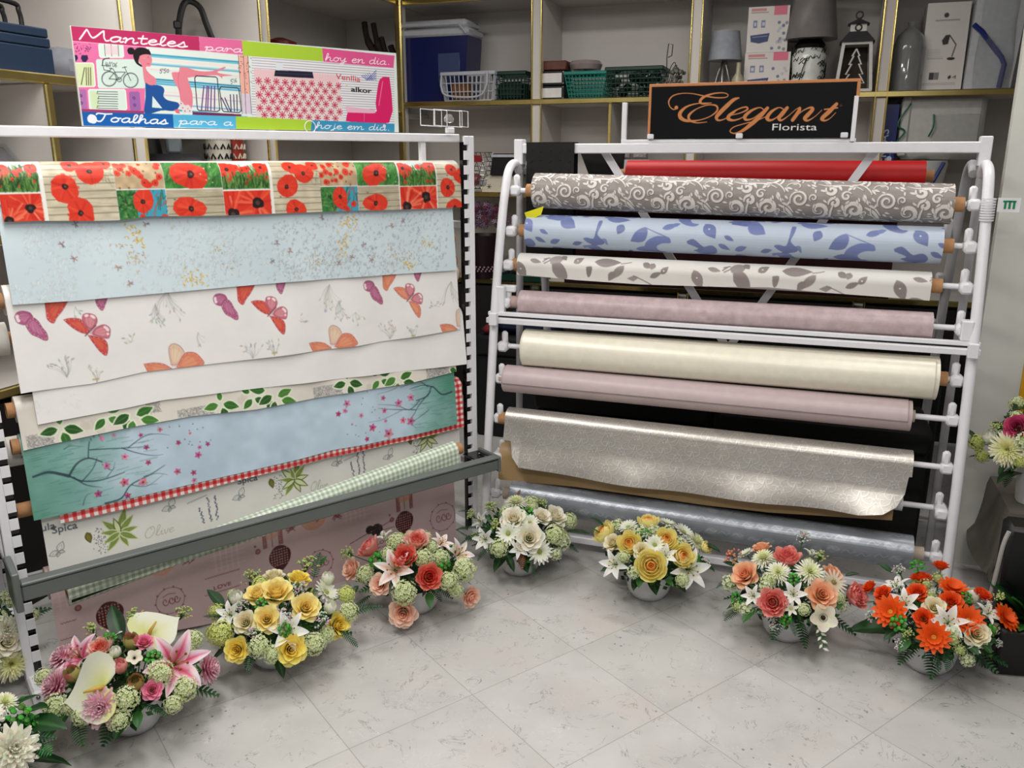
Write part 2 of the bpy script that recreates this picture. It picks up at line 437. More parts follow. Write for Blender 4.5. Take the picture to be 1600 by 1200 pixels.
M_satin = mat('satin_cloth', attr=True, rough=.30, metal=.35, var=.03, scale=50, bump=.10, bscale=30)
M_silver = mat('silver_brocade', attr=True, rough=.34, metal=.6, var=.04, scale=60, bump=.35, bscale=12)
M_black = mat('black_plastic', (.03, .03, .032), .45, var=.2, scale=20, bump=.1)
M_steel = mat('bolt_steel', (.5, .5, .5), .3, metal=1)
M_backs = mat('cloth_back', (.87, .86, .83), .8, var=.04, scale=80)

def floor_material():
    m = bpy.data.materials.new('marbled_floor_tile'); m.use_nodes = True; nt = m.node_tree; N, L = nt.nodes, nt.links
    b = N['Principled BSDF']; b.inputs['Roughness'].default_value = .38; b.inputs['Specular IOR Level'].default_value = .35
    def mth(op, a=None, c=None, d=None):
        n = N.new('ShaderNodeMath'); n.operation = op
        for i, q in enumerate((a, c, d)):
            if q is None: continue
            if hasattr(q, 'links') or hasattr(q, 'is_output'): L.new(q, n.inputs[i])
            else: n.inputs[i].default_value = q
        return n.outputs[0]
    tc = N.new('ShaderNodeTexCoord'); mp = N.new('ShaderNodeMapping'); mp.vector_type = 'TEXTURE'
    mp.inputs['Location'].default_value = (.415, 1.957, 0); mp.inputs['Rotation'].default_value = (0, 0, math.radians(36.3)); mp.inputs['Scale'].default_value = (.376, .376, 1)
    L.new(tc.outputs['Object'], mp.inputs['Vector'])
    sp = N.new('ShaderNodeSeparateXYZ'); L.new(mp.outputs[0], sp.inputs[0])
    ds = []
    for k in (0, 1):
        f = mth('FRACT', sp.outputs[k]); e = mth('MINIMUM', f, mth('SUBTRACT', 1.0, f)); ds.append(e)
    e = mth('MINIMUM', ds[0], ds[1]); grout = mth('LESS_THAN', e, .0034)
    fl = N.new('ShaderNodeVectorMath'); fl.operation = 'FLOOR'; L.new(mp.outputs[0], fl.inputs[0])
    wn = N.new('ShaderNodeTexWhiteNoise'); L.new(fl.outputs[0], wn.inputs['Vector'])
    # every tile gets its own cut of the marbling
    off = N.new('ShaderNodeVectorMath'); off.operation = 'MULTIPLY_ADD'; off.inputs[1].default_value = (7, 7, 7)
    L.new(wn.outputs['Color'], off.inputs[0]); L.new(tc.outputs['Object'], off.inputs[2])
    def nz(scale, det, dist=0, r=.55):
        n = N.new('ShaderNodeTexNoise'); n.inputs['Scale'].default_value = scale; n.inputs['Detail'].default_value = det; n.inputs['Distortion'].default_value = dist
        n.inputs['Roughness'].default_value = r; L.new(off.outputs[0], n.inputs['Vector']); return n.outputs['Fac']
    def ramp(v, a, c):
        r = N.new('ShaderNodeMapRange'); r.inputs['From Min'].default_value = a; r.inputs['From Max'].default_value = c; L.new(v, r.inputs['Value']); return r.outputs[0]
    def mix(f, a, c):
        r = N.new('ShaderNodeMix'); r.data_type = 'RGBA'; r.inputs[0].default_value = 0
        if hasattr(f, 'links'): L.new(f, r.inputs[0])
        else: r.inputs[0].default_value = f
        for i, q in ((6, a), (7, c)):
            if hasattr(q, 'links'): L.new(q, r.inputs[i])
            else: r.inputs[i].default_value = (*srgb(q), 1)
        return r.outputs[2]
    base = mix(ramp(nz(5, 3), .35, .65), (.70, .695, .685), (.75, .745, .735))
    base = mix(ramp(nz(3.1, 2, .5), .52, .7), base, (.745, .715, .70))
    base = mix(mth('MULTIPLY', wn.outputs['Value'], .35), base, (.70, .70, .685))
    vein = mth('SUBTRACT', 1.0, ramp(mth('ABSOLUTE', mth('SUBTRACT', nz(8, 5, 1.3, .65), .5)), 0, .010))
    base = mix(mth('MULTIPLY', mth('MULTIPLY', vein, ramp(nz(17, 2), .47, .58)), .75), base, (.40, .40, .41))
    v2 = mth('SUBTRACT', 1.0, ramp(mth('ABSOLUTE', mth('SUBTRACT', nz(14, 4, 2.2, .6), .46)), 0, .008))
    base = mix(mth('MULTIPLY', mth('MULTIPLY', v2, ramp(nz(9, 2), .5, .62)), .4), base, (.93, .92, .91))
    vo = N.new('ShaderNodeTexVoronoi'); vo.inputs['Scale'].default_value = 34; L.new(off.outputs[0], vo.inputs['Vector'])
    spk = mth('MULTIPLY', mth('LESS_THAN', vo.outputs['Distance'], .13), ramp(nz(6, 3), .53, .60))
    base = mix(mth('MULTIPLY', spk, .75), base, (.42, .43, .43))
    base = mix(mth('MULTIPLY', grout, .55), base, (.50, .47, .44))
    L.new(base, b.inputs['Base Color'])
    return m
def struct(name, mb, m, parent=None):
    o = mb.build(name, m, parent, smooth=False)
    if not parent: o['kind'] = 'structure'
    return o
f_ = MB(); f_.box(-4.2, 4.2, -2.2, 6.6, -.1, 0); struct('floor', f_, floor_material())
f_ = MB(); f_.box(-4.2, 4.2, -2.2, 6.6, CEIL, CEIL + .1); struct('ceiling', f_, M_wall)
def fbox(F, name, u0, u1, v0, v1, z0, z1, m, kind='structure'):
    o = MB().box(0, u1 - u0, 0, v1 - v0, 0, z1 - z0).build(name, m, None, False)
    o.location = world(F, u0, v1, z0); o.rotation_euler = (0, 0, F[2]); o['kind'] = kind
    return o
SV, SB, LU, LB = -4.7, -5.12, -2.358, -2.95      # shelf fronts and backs: back wall (v), left wall (u)
fbox(FR, 'wall_back', LB - .1, 2.6, SB - .12, SB - .02, 0, CEIL, M_wall)
fbox(FR, 'wall_left', LB - .12, LB - .02, SB, 1.6, 0, CEIL, M_wall)
fbox(FR, 'wall_right', .575, 2.3, -3.25, -3.21, 0, CEIL, mat('right_wall_paint', (.83, .83, .80), .6, var=.03, scale=3))

# ---------------------------------------------------------------- shelving on the back wall
ZS = (.72, 1.225, 1.735, 2.29)
bw = fthing(FR, 'display_shelving', 'built-in pale shelving with brass edges along the back wall', 'shelving', 0, SV, 0)
def pt(name, mb, m, par=bw, sm=False): return mb.build(name, m, par, sm)
YB = -(SB - SV)     # .42 deep
pt('back_panel', MB().box(LB, 1.25, YB - .015, YB, .0, 2.72), M_panel)
for z in ZS: 
    pt('shelf_board', MB().box(LU + .0, 1.25, .012, YB - .016, z, z + .022), M_panel)
    pt('brass_edge', MB().box(LU + .03, 1.25, -.012, .011, z - .004, z + .026, .004), M_brass)
pt('shelf_board', MB().box(LU, 1.25, .012, YB - .016, 2.60, 2.63), M_panel)
posts = [onpl(FR, 'v', SV, x, 60)[0] for x in (839, 1088, 1386.5)] + [1.25]
for u in posts:
    pt('upright_panel', MB().box(u - .026, u + .026, 0.0, YB - .016, .0, 2.70), M_panel)
    for s in (-1, 1): pt('brass_edge', MB().box(u + s * .027 - .005, u + s * .027 + .005, -.012, .004, .0, 2.70, .004), M_brass)
pt('upright_panel', MB().box(LU - .0, LU + .02, .01, .05, .0, 2.70), M_panel)
pt('brass_edge', MB().box(LU - .018, LU + .022, -.02, .01, .0, 2.70, .008), M_brass)
ud = onpl(FR, 'v', SV, 953, 190)[0]
pt('upright_panel', MB().box(ud - .008, ud + .008, .0, YB - .016, ZS[1] + .03, ZS[2] - .006), M_panel)
pt('brass_edge', MB().box(ud - .010, ud + .010, -.014, -.001, ZS[1] + .03, ZS[2] - .006, .004), M_brass)
pt('cabinet_door', MB().box(LU + .03, 1.25, .0, .02, .0, .70), M_dark)
# left wall
ZL = (.72, 1.19, 1.68, 2.29)
lw = fthing(FR, 'display_shelving', 'built-in pale shelving with brass edges along the left wall', 'shelving', LU, SV, 0)
XB = LB - LU
ptl = lambda name, mb, m: mb.build(name, m, lw, False)
ptl('back_panel', MB().box(XB, XB + .015, -5.6, .40, 0, 2.72), M_panel)
for z in ZL:
    ptl('shelf_board', MB().box(XB + .016, -.012, -5.6, .40, z, z + .022), M_panel)
    ptl('brass_edge', MB().box(-.011, .012, -5.6, -.04, z - .004, z + .026, .004), M_brass)
for x, yy in ((195.5, 20), (410, 20)):
    v = onpl(FR, 'u', LU, x, yy)[1]; y = -(v - SV)
    ptl('upright_panel', MB().box(XB + .016, 0, y - .026, y + .026, 0, 2.70), M_panel)
    for s in (-1, 1): ptl('brass_edge', MB().box(-.004, .010, y + s * .03 - .005, y + s * .03 + .005, 0, 2.70, .004), M_brass)
v = onpl(FR, 'u', LU, 78, 180)[1]; y = -(v - SV)
ptl('upright_panel', MB().box(XB + .016, 0, y - .012, y + .012, ZL[1] + .03, ZL[2] - .006), M_panel)
ptl('brass_edge', MB().box(-.002, .014, y - .014, y + .014, ZL[1] + .03, ZL[2] - .006, .004), M_brass)
ptl('cabinet_door', MB().box(-.02, .0, -5.6, -.03, 0, .70), M_dark)

# ---------------------------------------------------------------- ceiling lamps (their housings)
for i, (x, y, sx, sy, p, rz) in enumerate(LAMPS):
    lab = ['fluorescent ceiling lamp above the left cloth rack', 'fluorescent ceiling lamp in front of the right cloth rack', 'fluorescent ceiling lamp over the shop floor behind the viewer', 'long fluorescent ceiling lamp between the racks and the back shelving', 'fluorescent ceiling lamp behind the left cloth rack', 'fluorescent ceiling lamp near the right wall'][i]
    t = thing('ceiling_lamp', lab, 'lamp', (x, y, CEIL), math.radians(rz), 'ceiling lamps')
    MB().box(-sx / 2 - .02, sx / 2 + .02, -sy / 2 - .02, sy / 2 + .02, -.06, 0, .01).build('lamp_housing', M_white, t, False)

# ---------------------------------------------------------------- left rack
BL = (.95, -2.52, 0)     # base of the left rack
lr = fthing(FL, 'display_rack', 'white slotted upright rack holding patterned oilcloth rolls, left of the shop', 'rack', *BL)
def lbox(mb, u0, u1, v0, v1, z0, z1, bev=.002): return mb.box(u0 - BL[0], u1 - BL[0], -(v1 - BL[1]), -(v0 - BL[1]), z0, z1, bev)
def slotted(u, side, vf, z0, z1):
    mb = MB(); a, b = (u, u + .022) if side > 0 else (u - .022, u)
    lbox(mb, a, b, vf - .035, vf, z0, z1)
    z = z1 - .03
    lbox(mb, min(u - side * .021, u), max(u - side * .021, u), vf - .004, vf, z, z1)
    while z > z0 + .06:
        z -= .05; lbox(mb, min(u - side * .021, u), max(u - side * .021, u), vf - .004, vf, z, z + .031, 0)
    lbox(mb, a, b, vf - .038, vf - .035, z0, z1, 0)
    q0, q1 = sorted((u - side * .001, u - side * .02)); dk = MB(); lbox(dk, q0, q1, vf - .030, vf - .012, z0, z1 - .02, 0); dk.build('slot_channel', M_gloss, lr, False)
    return mb
U0L, U1L = .215, 1.755
slotted(U1L, 1, -2.49, .03, 1.52).build('slotted_upright', M_white, lr, False)
slotted(U0L, -1, -2.45, .03, 1.515).build('slotted_upright', M_white, lr, False)
slotted(U1L, 1, -2.92, .03, 1.36).build('slotted_upright', M_greywhite, lr, False)
slotted(U0L, -1, -2.92, .03, 1.36).build('slotted_upright', M_greywhite, lr, False)
lbox(MB(), U0L - .02, U1L - .0, -2.575, -2.545, 1.500, 1.527, .003).build('top_bar', M_white, lr, False)
lbox(MB(), U0L, U1L, -2.94, -2.925, 1.30, 1.33, .003).build('rear_bar', M_greywhite, lr, False)
for z in (.10, .55): lbox(MB(), U0L, U1L, -2.94, -2.925, z, z + .035, .003).build('rear_bar', M_greywhite, lr, False)
for u in (U0L - .022, U1L - .02):
    lbox(MB(), u, u + .042, -3.0, -2.36, .0, .045, .006).build('foot', M_white, lr, False)
    for z in (.3, .75, 1.2): lbox(MB(), u + .01, u + .03, -2.92, -2.52, z, z + .025, .003).build('side_brace', M_greywhite, lr, False)
    mb = MB()
    for z in (.02,): mb.ball((u + .012 - BL[0], -(-2.355 - BL[1]), .03), .006)
    mb.build('bolt', M_steel, lr)
# hanger under the top bar, near the right upright
mb = MB(); lbox(mb, 1.60, 1.62, -2.575, -2.555, 1.40, 1.50); lbox(mb, 1.56, 1.62, -2.575, -2.565, 1.38, 1.41); mb.build('hanger_bracket', M_white, lr, False)
# price-card clip frame on top of the right upright
ck = fthing(FL, 'card_holder', 'white wire card holder clipped on top of the slotted rack', 'holder', 1.70, -2.53, 1.528)
mb = MB(); 
for (x0, x1, y) in ((-.115, -.03, 0), (-.062, -.012, -.006), (-.062, .055, .0), (.05, .085, .006)):
    mb.tube([(x0, y, .025), (x1, y, .022), (x1, y, .075), (x0, y, .078), (x0, y, .025)], .0016, 6)
mb.build('wire_frame', M_white, ck)
MB().box(-.012, .018, -.01, .01, 0, .02, .003).build('clip', M_white, ck, False)
MB().lathe([(.0001, 0), (.018, .002), (.021, .015), (.012, .028), (.0001, .03)], 14, (.0, 0, .035), sy=.35).build('suction_disc', mat('clear_plastic', (.9, .9, .9), .1, trans=.8), ck)
# grey tray bar
tr = fthing(FL, 'tray_rail', 'dark grey metal tray rail across the lower left rack', 'rail', .965, -2.31, .34)
tb = lambda mb, u0, u1, v0, v1, z0, z1, b=.003: mb.box(u0 - .965, u1 - .965, -(v1 + 2.31), -(v0 + 2.31), z0 - .34, z1 - .34, b)
tb(MB(), .205, 1.745, -2.338, -2.314, .338, .378).build('front_bar', M_grey, tr, False)
tb(MB(), .205, 1.745, -2.345, -2.310, .381, .391).build('upper_lip', M_grey, tr, False)
tb(MB(), .205, 1.745, -2.336, -2.318, .378, .381, 0).build('shadow_gap', M_gloss, tr, False)
for u in (.19, 1.675):
    tb(MB(), u, u + (.07 if u > 1 else .015), -2.445, -2.315, .374, .380).build('end_plate', M_gloss, tr, False)
tb(MB(), 1.745, 1.757, -2.445, -2.312, .33, .39).build('end_cap', M_grey, tr, False)
tb(MB(), .186, .204, -2.445, -2.312, .31, .42).build('end_cap', M_grey, tr, False)
mb = MB(); mb.ball((1.72 - .965, .09, .043), .005); mb.build('bolt', M_steel, tr)

# ---------------------------------------------------------------- right rack
BR = (-.3, -3.2, 0)
rr = fthing(FR, 'display_rack', 'white tubular A-frame rack holding plain and brocade cloth rolls, right of the shop', 'rack', *BR)
rp = lambda u, v, z: (u - BR[0], -(v - BR[1]), z)
def rbox(mb, u0, u1, v0, v1, z0, z1, bev=.002): return mb.box(u0 - BR[0], u1 - BR[0], -(v1 - BR[1]), -(v0 - BR[1]), z0, z1, bev)
RU0, RU1 = -1.10, .505
rbox(MB(), RU0 + .01, RU1 - .01, -3.22, -3.18, 1.462, 1.498, .003).build('top_beam', M_white, rr, False)
for u in (RU0, RU1):
    s = 1 if u > 0 else -1
    MB().tube([rp(u, -3.2, .0), rp(u, -3.2, 1.42)], .014, 12).build('centre_post', M_greywhite, rr)
    rbox(MB(), u - .018, u + .018, -3.222, -3.178, 1.42, 1.515, .003).build('post_cap', M_white, rr, False)
    pf = smooth([(-3.19, 1.395), (-3.14, 1.425), (-3.075, 1.405), (-3.035, 1.34), (-2.985, 1.19), (-2.915, .90), (-2.85, .50), (-2.80, .146), (-2.78, .02)], 5)
    MB().tube([rp(u, a, b) for a, b in pf], .0165, 12).build('front_tube', M_white, rr)
    MB().tube([rp(u - s * .02, -6.4 - a - .0, b) for a, b in pf], .0165, 12).build('rear_tube', M_greywhite, rr)
def tube_v(z): return float(np.interp(z, [.02, .146, .5, .9, 1.19, 1.34], [-2.78, -2.80, -2.85, -2.915, -2.985, -3.035]))
# flat cross braces
for x, xe in ((940, 1137), (1372, 1137)):
    a = onpl(FR, 'v', -3.235, x, 229); b = onpl(FR, 'v', -3.235, xe, 545)
    A = np.array([a[0], a[2]]); Bq = np.array([b[0], b[2]]); d = Bq - A; d /= np.hypot(*d); n = np.array([-d[1], d[0]]) * .014
    Q = [A + n, A - n, Bq - n, Bq + n]
    MB().prism([(q[0] - BR[0], q[1]) for q in Q], .028, .036).build('diagonal_brace', M_white, rr, False)
    MB().ball((A[0] - BR[0], .026, A[1] - .002), .006).build('bolt', M_steel, rr)
# rail across the middle, double profile
mb = MB(); rbox(mb, -1.125, .525, -2.925, -2.905, .876, .890); rbox(mb, -1.125, .525, -2.918, -2.885, .850, .870)
mb.build('cross_rail', M_white, rr, False)
rbox(MB(), -1.12, .52, -2.917, -2.907, .870, .876, 0).build('rail_groove', M_black, rr, False)
rbox(MB(), -1.10, -1.065, -2.945, -2.915, .885, .985, .004).build('rail_bracket', M_white, rr, False)
rbox(MB(), -1.10, -1.03, -2.975, -2.945, .96, .985, .004).build('rail_bracket', M_white, rr, False)
rbox(MB(), .465, .50, -2.945, -2.905, .890, .955, .004).build('rail_bracket', M_white, rr, False)
for s in (-1.105, .485): rbox(MB(), s, s + .03, -2.88, -2.86, .846, .892).build('rail_end', M_white, rr, False)
# base
rbox(MB(), RU0, RU1, -2.86, -2.83, .035, .062, .003).build('base_bar', M_white, rr, False)
rbox(MB(), RU0, RU1, -3.58, -3.55, .035, .06, .003).build('base_bar', M_greywhite, rr, False)
# right and left: rods and hooks per roll   (u0,u1,v,z,r,dz)
ROLLS = [(-.988, .411, -3.060, 1.316, .064, -.025), (-1.007, .393, -3.035, 1.178, .060, -.008), (-1.029, .371, -3.000, 1.054, .043, -.010),
         (-1.013, .387, -2.965, .921, .046, 0), (-.982, .417, -2.925, .760, .070, .002), (-1.049, .351, -2.890, .639, .050, -.003),
         (-1.030, .370, -2.870, .485, .045, -.008), (-1.000, .400, -2.835, .192, .057, -.013)]
ROLLS7B = (-1.06, .33, -2.89, .335, .05, -.008)
for i, (u0, u1, v, z, r, dz) in enumerate(ROLLS + [ROLLS7B]):
    MB().tube([rp(RU0 + .02, v, z - dz / 2), rp(RU1 - .02, v, z + dz / 2)], .0095, 12).build('rod', M_white, rr)
    for u, zz in ((RU0, z - dz / 2), (RU1, z + dz / 2)):
        s = 1 if u > 0 else -1; tv = tube_v(zz); mb = MB()
        a, b = sorted((u - s * .012, u - s * .052)); lo, hi = sorted((v + .018, tv - .005))
        rbox(mb, a, b, min(lo, v - .016), max(hi, v + .016), zz - .020, zz + .018, .008)
        a, b = sorted((u - s * .026, u - s * .05)); rbox(mb, a, b, v - .004, v + .014, zz + .01, zz + .058, .007)
        mb.build('hook', M_white, rr)
for z in (1.18, .98, .80, .62):
    v = -6.4 - tube_v(z)
    for u in (RU0, RU1):
        s = 1 if u > 0 else -1; mb = MB(); a, b = sorted((u - s * .03, u - s * .062)); rbox(mb, a, b, v - .02, v + .02, z - .02, z + .055, .008); mb.build('hook', M_greywhite, rr)
    MB().tube([rp(RU0 + .04, v, z), rp(RU1 - .04, v, z)], .009, 10).build('rod', M_greywhite, rr)
# little things hung on the frame
gt = fthing(FR, 'price_tag', 'small white and green tag clipped to the right end of the A-frame rack', 'tag', .53, -3.0, 1.285)
MB().box(0, .062, -.001, .001, 0, .043).build('tag_card', M_white, gt, False)
mb = MB()
for k in range(3): mb.box(.018 + .012 * k, .024 + .012 * k, -.003, -.0015, .01, .034)
mb.box(.014, .05, -.003, -.0015, .03, .035); mb.build('tag_print', mat('green_print', (.1, .5, .32), .5), gt, False)
wr = MB()
for k in range(9): wr.ring((-.025, .0, -.028 + k * .008), (-.025, .0, -.023 + k * .008), .021, .0185, 16)
wr.build('tape_wrap', M_white, gt)
yt = fthing(FR, 'paper_tag', 'yellow paper tag hanging at the left end of the swirl-patterned roll', 'tag', -.99, -3.005, 1.235)
mb = MB(); mb.prism([(-.025, .015), (-.012, -.018), (.04, .01), (.05, .04)], -.001, 0); mb.build('tag_sheet', mat('yellow_paper', (.86, .83, .12), .6), yt, False)
# ---------------------------------------------------------------- prints
R = random.Random(11)
def leafp(x, y, ln, wd, a, n=7):
    c, s = math.cos(a), math.sin(a); out = []
    for t in [i / n for i in range(n + 1)] + [i / n for i in range(n, -1, -1)][1:-1]:
        pass
    up = [(t, wd / 2 * math.sin(math.pi * t ** .8)) for t in [i / n for i in range(n + 1)]]
    pts = up + [(t, -w) for t, w in up[::-1][1:-1]]
    return [(x + (t * ln) * c - w * s, y + (t * ln) * s + w * c) for t, w in pts]
def leaf(cv, x, y, ln, wd, a, col, rim=None, vein=None, al=1):
    if rim is not None:
        e = cv.r * 1.6; cv.poly(leafp(x - e * math.cos(a) * 2, y - e * math.sin(a) * 2, ln + 4 * e, wd + 3 * e, a), rim, al)
    cv.poly(leafp(x, y, ln, wd, a), col, al)
    if vein is not None: cv.line([(x, y), (x + ln * .9 * math.cos(a), y + ln * .9 * math.sin(a))], cv.r * .8, vein, .7)
def blob(x, y, r, n=14, jit=.2, sx=1, sy=1, a=0, rr=R):
    ph = [rr.uniform(1 - jit, 1 + jit) for _ in range(n)]
    out = []
    for i in range(n * 2):
        q = ph[i // 2] if i % 2 == 0 else (ph[i // 2] + ph[(i // 2 + 1) % n]) / 2 * 1.02
        t = math.pi * i / n; X, Y = r * q * math.cos(t) * sx, r * q * math.sin(t) * sy
        out.append((x + X * math.cos(a) - Y * math.sin(a), y + X * math.sin(a) + Y * math.cos(a)))
    return out
def poppy(cv, x, y, r, sx=1, sy=1, close=False):
    cv.poly(blob(x, y, r, 6, .24, sx, sy), (.86, .22, .13))
    for k in range(16):
        a = R.uniform(0, 6.28); cv.line([(x + .2 * r * math.cos(a) * sx, y + .2 * r * math.sin(a) * sy), (x + .85 * r * math.cos(a) * sx, y + .85 * r * math.sin(a) * sy)], r * .16, R.choice([(.93, .34, .22), (.74, .12, .08), (.92, .32, .22), (.82, .17, .10)]), .45)
    cv.poly(blob(x, y, r * .2, 8, .2), (.16, .07, .08)); cv.dot(x + .03 * r, y, r * .08, (.42, .32, .2))
def bounds_px(S, x0, x1, y0, y1):
    xm, ym = (x0 + x1) / 2, (y0 + y1) / 2
    return S.px(x0, ym)[0], S.px(x1, ym)[0], S.px(xm, y0)[1], S.px(xm, y1)[1]
def strokes(cv, b, n, ln, w, cols, ang, dang=.4, al=.8):
    for _ in range(n):
        x, y = R.uniform(b[0], b[1]), R.uniform(b[2], b[3]); a = ang + R.uniform(-dang, dang); l = ln * R.uniform(.5, 1.3)
        cv.line([(x, y), (x + l * math.cos(a), y + l * math.sin(a))], w * R.uniform(.6, 1.3), R.choice(cols), al)
def tile(cv, b, kind):
    a0, a1, s0, s1 = b; w, h = a1 - a0, s1 - s0
    sub = Canvas(w, h, cv.r, (.8, .8, .8))
    G = [(.16, .36, .12), (.32, .50, .22), (.08, .22, .08), (.50, .62, .34)]
    B = (0, w, 0, h)
    if kind == 'field':
        sub.rect(0, 0, w, h * .45, (.80, .88, .88)); sub.rect(0, h * .38, w, h, (.30, .50, .20))
        strokes(sub, (0, w, h * .3, h), 260, h * .22, .003, G, -1.57)
        for k in range(13):
            t = R.random(); poppy(sub, R.uniform(0, w), h * (.12 + .75 * t), w * .05 * (1.8 - t))
        poppy(sub, w * .85, h * .22, w * .16); poppy(sub, w * .12, h * .3, w * .2); strokes(sub, (0, w, h * .55, h), 90, h * .2, .0025, G, -1.5)
    elif kind == 'close':
        sub.rect(0, 0, w, h, (.84, .20, .12))
        for cx, cy in ((.7, .4), (.15, .75)):
            for k in range(34):
                t = R.uniform(0, 6.28); l = R.uniform(.3, .6) * w; sub.line([(w * cx, h * cy), (w * cx + l * math.cos(t), h * cy + l * math.sin(t))], w * .05, R.choice([(.95, .45, .32), (.78, .13, .08), (.90, .28, .16), (.97, .6, .48)]), .6)
            sub.poly(blob(w * cx, h * cy, w * .12, 10, .2), (.13, .06, .07)); sub.dot(w * cx, h * cy, w * .05, (.3, .22, .2))
    elif kind in ('wood', 'wood1'):
        base = (.80, .76, .66) if kind == 'wood' else (.72, .68, .58)
        sub.rect(0, 0, w, h, base); sub.mottle(.14, .02, R.randint(0, 999)); 
        strokes(sub, B, 120, w * .3, .0012, [(.60, .54, .44), (.86, .82, .74), (.50, .45, .35)], 0, .05, .45)
        for k in range(1, 9 if kind == 'wood' else 4):
            y = h * k / (9 if kind == 'wood' else 4); sub.line([(0, y), (w, y + R.uniform(-.002, .002))], .0018, (.38, .33, .26), .85)
        for k in range(4): sub.dot(R.uniform(0, w), R.uniform(0, h), .0035, (.35, .28, .2), .8, .002)
        if kind == 'wood':
            strokes(sub, (w * .75, w, h * .05, h * .4), 40, .02, .001, [(.35, .40, .25)], 1.2, 1.2, .7)
            Hh = h
            for (px_, py_, q) in ((.40, .04, .14), (.66, .17, .20), (.28, .42, .22), (.45, .86, .21), (.9, .0, .12)): poppy(sub, w * px_, Hh * (.28 + .72 * py_) if False else Hh * (.10 + .9 * py_), w * q)
        else: poppy(sub, w * .4, h * .6, w * .24, 1.15, .85)
    elif kind == 'dry':
        sub.rect(0, 0, w, h, (.76, .66, .52)); sub.mottle(.25, .015, R.randint(0, 999))
        for k in range(14): sub.dot(R.uniform(0, w), R.uniform(0, h), .003, (.42, .3, .2), .8)
        for k in range(16): poppy(sub, R.uniform(.03, .97) * w, R.uniform(.05, .98) * h, w * R.uniform(.035, .085))
    elif kind == 'big':
        sub.rect(0, 0, w, h, (.24, .52, .22)); sub.mottle(.4, .02, R.randint(0, 999)); strokes(sub, B, 160, .02, .003, G + [(.5, .7, .4)], -1.2, .6, .5)
        poppy(sub, w * .46, h * .52, w * .32, 1, .8); 
        for k in range(6): sub.dot(R.uniform(.6, .95) * w, R.uniform(.2, .9) * h, .002, (.85, .9, .85))
    elif kind == 'teal':
        sub.rect(0, 0, w, h, (.25, .62, .72)); sub.rect(0, 0, w * .4, h, (.2, .48, .24)); strokes(sub, (0, w * .4, 0, h), 90, .01, .004, G, 0, 3, .7)
        strokes(sub, (w * .3, w, 0, h), 30, .03, .0025, [(.15, .35, .2), (.8, .25, .2)], -1.2, .5); poppy(sub, w * .52, h * .35, w * .22, .9, 1.3)
        for k in range(4): poppy(sub, R.uniform(.4, .95) * w, R.uniform(.55, .95) * h, w * .07)
    j0, i0 = int(round(s0 / cv.r)), int(round(a0 / cv.r)); H_, W_ = sub.a.shape[:2]
    jj0, ii0 = max(0, j0), max(0, i0); jj1, ii1 = min(cv.ny, j0 + H_), min(cv.nx, i0 + W_)
    if jj1 > jj0 and ii1 > ii0: cv.a[jj0:jj1, ii0:ii1] = sub.a[jj0 - j0:jj1 - j0, ii0 - i0:ii1 - i0]

def star_flower(cv, x, y, r, col, n=5, mid=None):
    a0 = R.uniform(0, 6)
    for k in range(n):
        a = a0 + 6.2832 * k / n; cv.poly(leafp(x, y, r, r * .62, a), tuple(min(1, c * R.uniform(.85, 1.15)) for c in col))
    if mid: cv.dot(x, y, r * .22, mid)
def lroll(F, name, label, x0, x1, ym, vc, zc, r, tail_px, lean, colr, res=.0022, a1=0.0, dz=0, group='rolls on the left rack', fine=True, wv=.0, ends=True, coreext=(.03, .03), corem=None):
    """a rolled cloth; tail_px = photo pixels of its hem"""
    vf = vc + r
    u0 = onpl(F, 'v', vf, x0, ym)[0]; u1 = onpl(F, 'v', vf, x1, ym)[0]
    hem = None; tail = 0
    if tail_px:
        zz = [onpl(F, 'v', vf + lean, x, y)[2] for x, y in tail_px]; uu = [onpl(F, 'v', vf + lean, x, y)[0] for x, y in tail_px]
        tail = zc - min(zz) + .004
    S = Sheet(F, roll_profile(vc, zc, r, tail, lean), u0, u1, colr, res, dz)
    if tail_px: hem = [(u - u0, S.H - (z - min(zz)) - .004 + 0) for u, z in zip(uu, zz)]
    base = ((u0 + u1) / 2, vc, zc)
    t = fthing(F, name, label, 'cloth roll', *base, group)
    return S, t, base, hem
def finish(S, t, base, hem, m, r, core=(.03, .03), fine=.2, wamp=.0015, nm='cloth', corem=None, rc=.021, a1=0):
    ph = R.uniform(0, 6)
    arc = r * math.radians(320 - a1)
    def wave(U, T):
        k = np.clip((T - arc) / .12, 0, 1.5); return wamp * k * np.sin(U * 14 + ph + 3 * np.sin(U * 5)) , 0 * U
    S.build(nm, m, t, base, bottom=hem, wave=wave if hem else None, fine=fine)
    n = 32; mb = MB(); L = S.u1 - S.u0; u0 = -L / 2; k = S.k
    # rolled-up inside: end faces with a few turns showing
    for e in (0, 1):
        mb = MB(); x = u0 + e * L + (.001 if e == 0 else -.001); z = k * x
        mb.ring((x - .0, 0, z), (x + (.004 if e == 0 else -.004), 0, z), r - .002, rc, n)
        for q in np.linspace(rc + .004, r - .004, 3): mb.ring((x - (.0015 if e == 0 else -.0015), 0, z), (x, 0, z), q, q - .0015, n)
        mb.build('rolled_layers', M_backs, t)
    if core:
        MB().ring((u0 - core[0], 0, k * (u0 - core[0])), (u0 + L + core[1], 0, k * (u0 + L + core[1])), rc, rc - .003, 24).build('cardboard_core', corem or M_card, t)

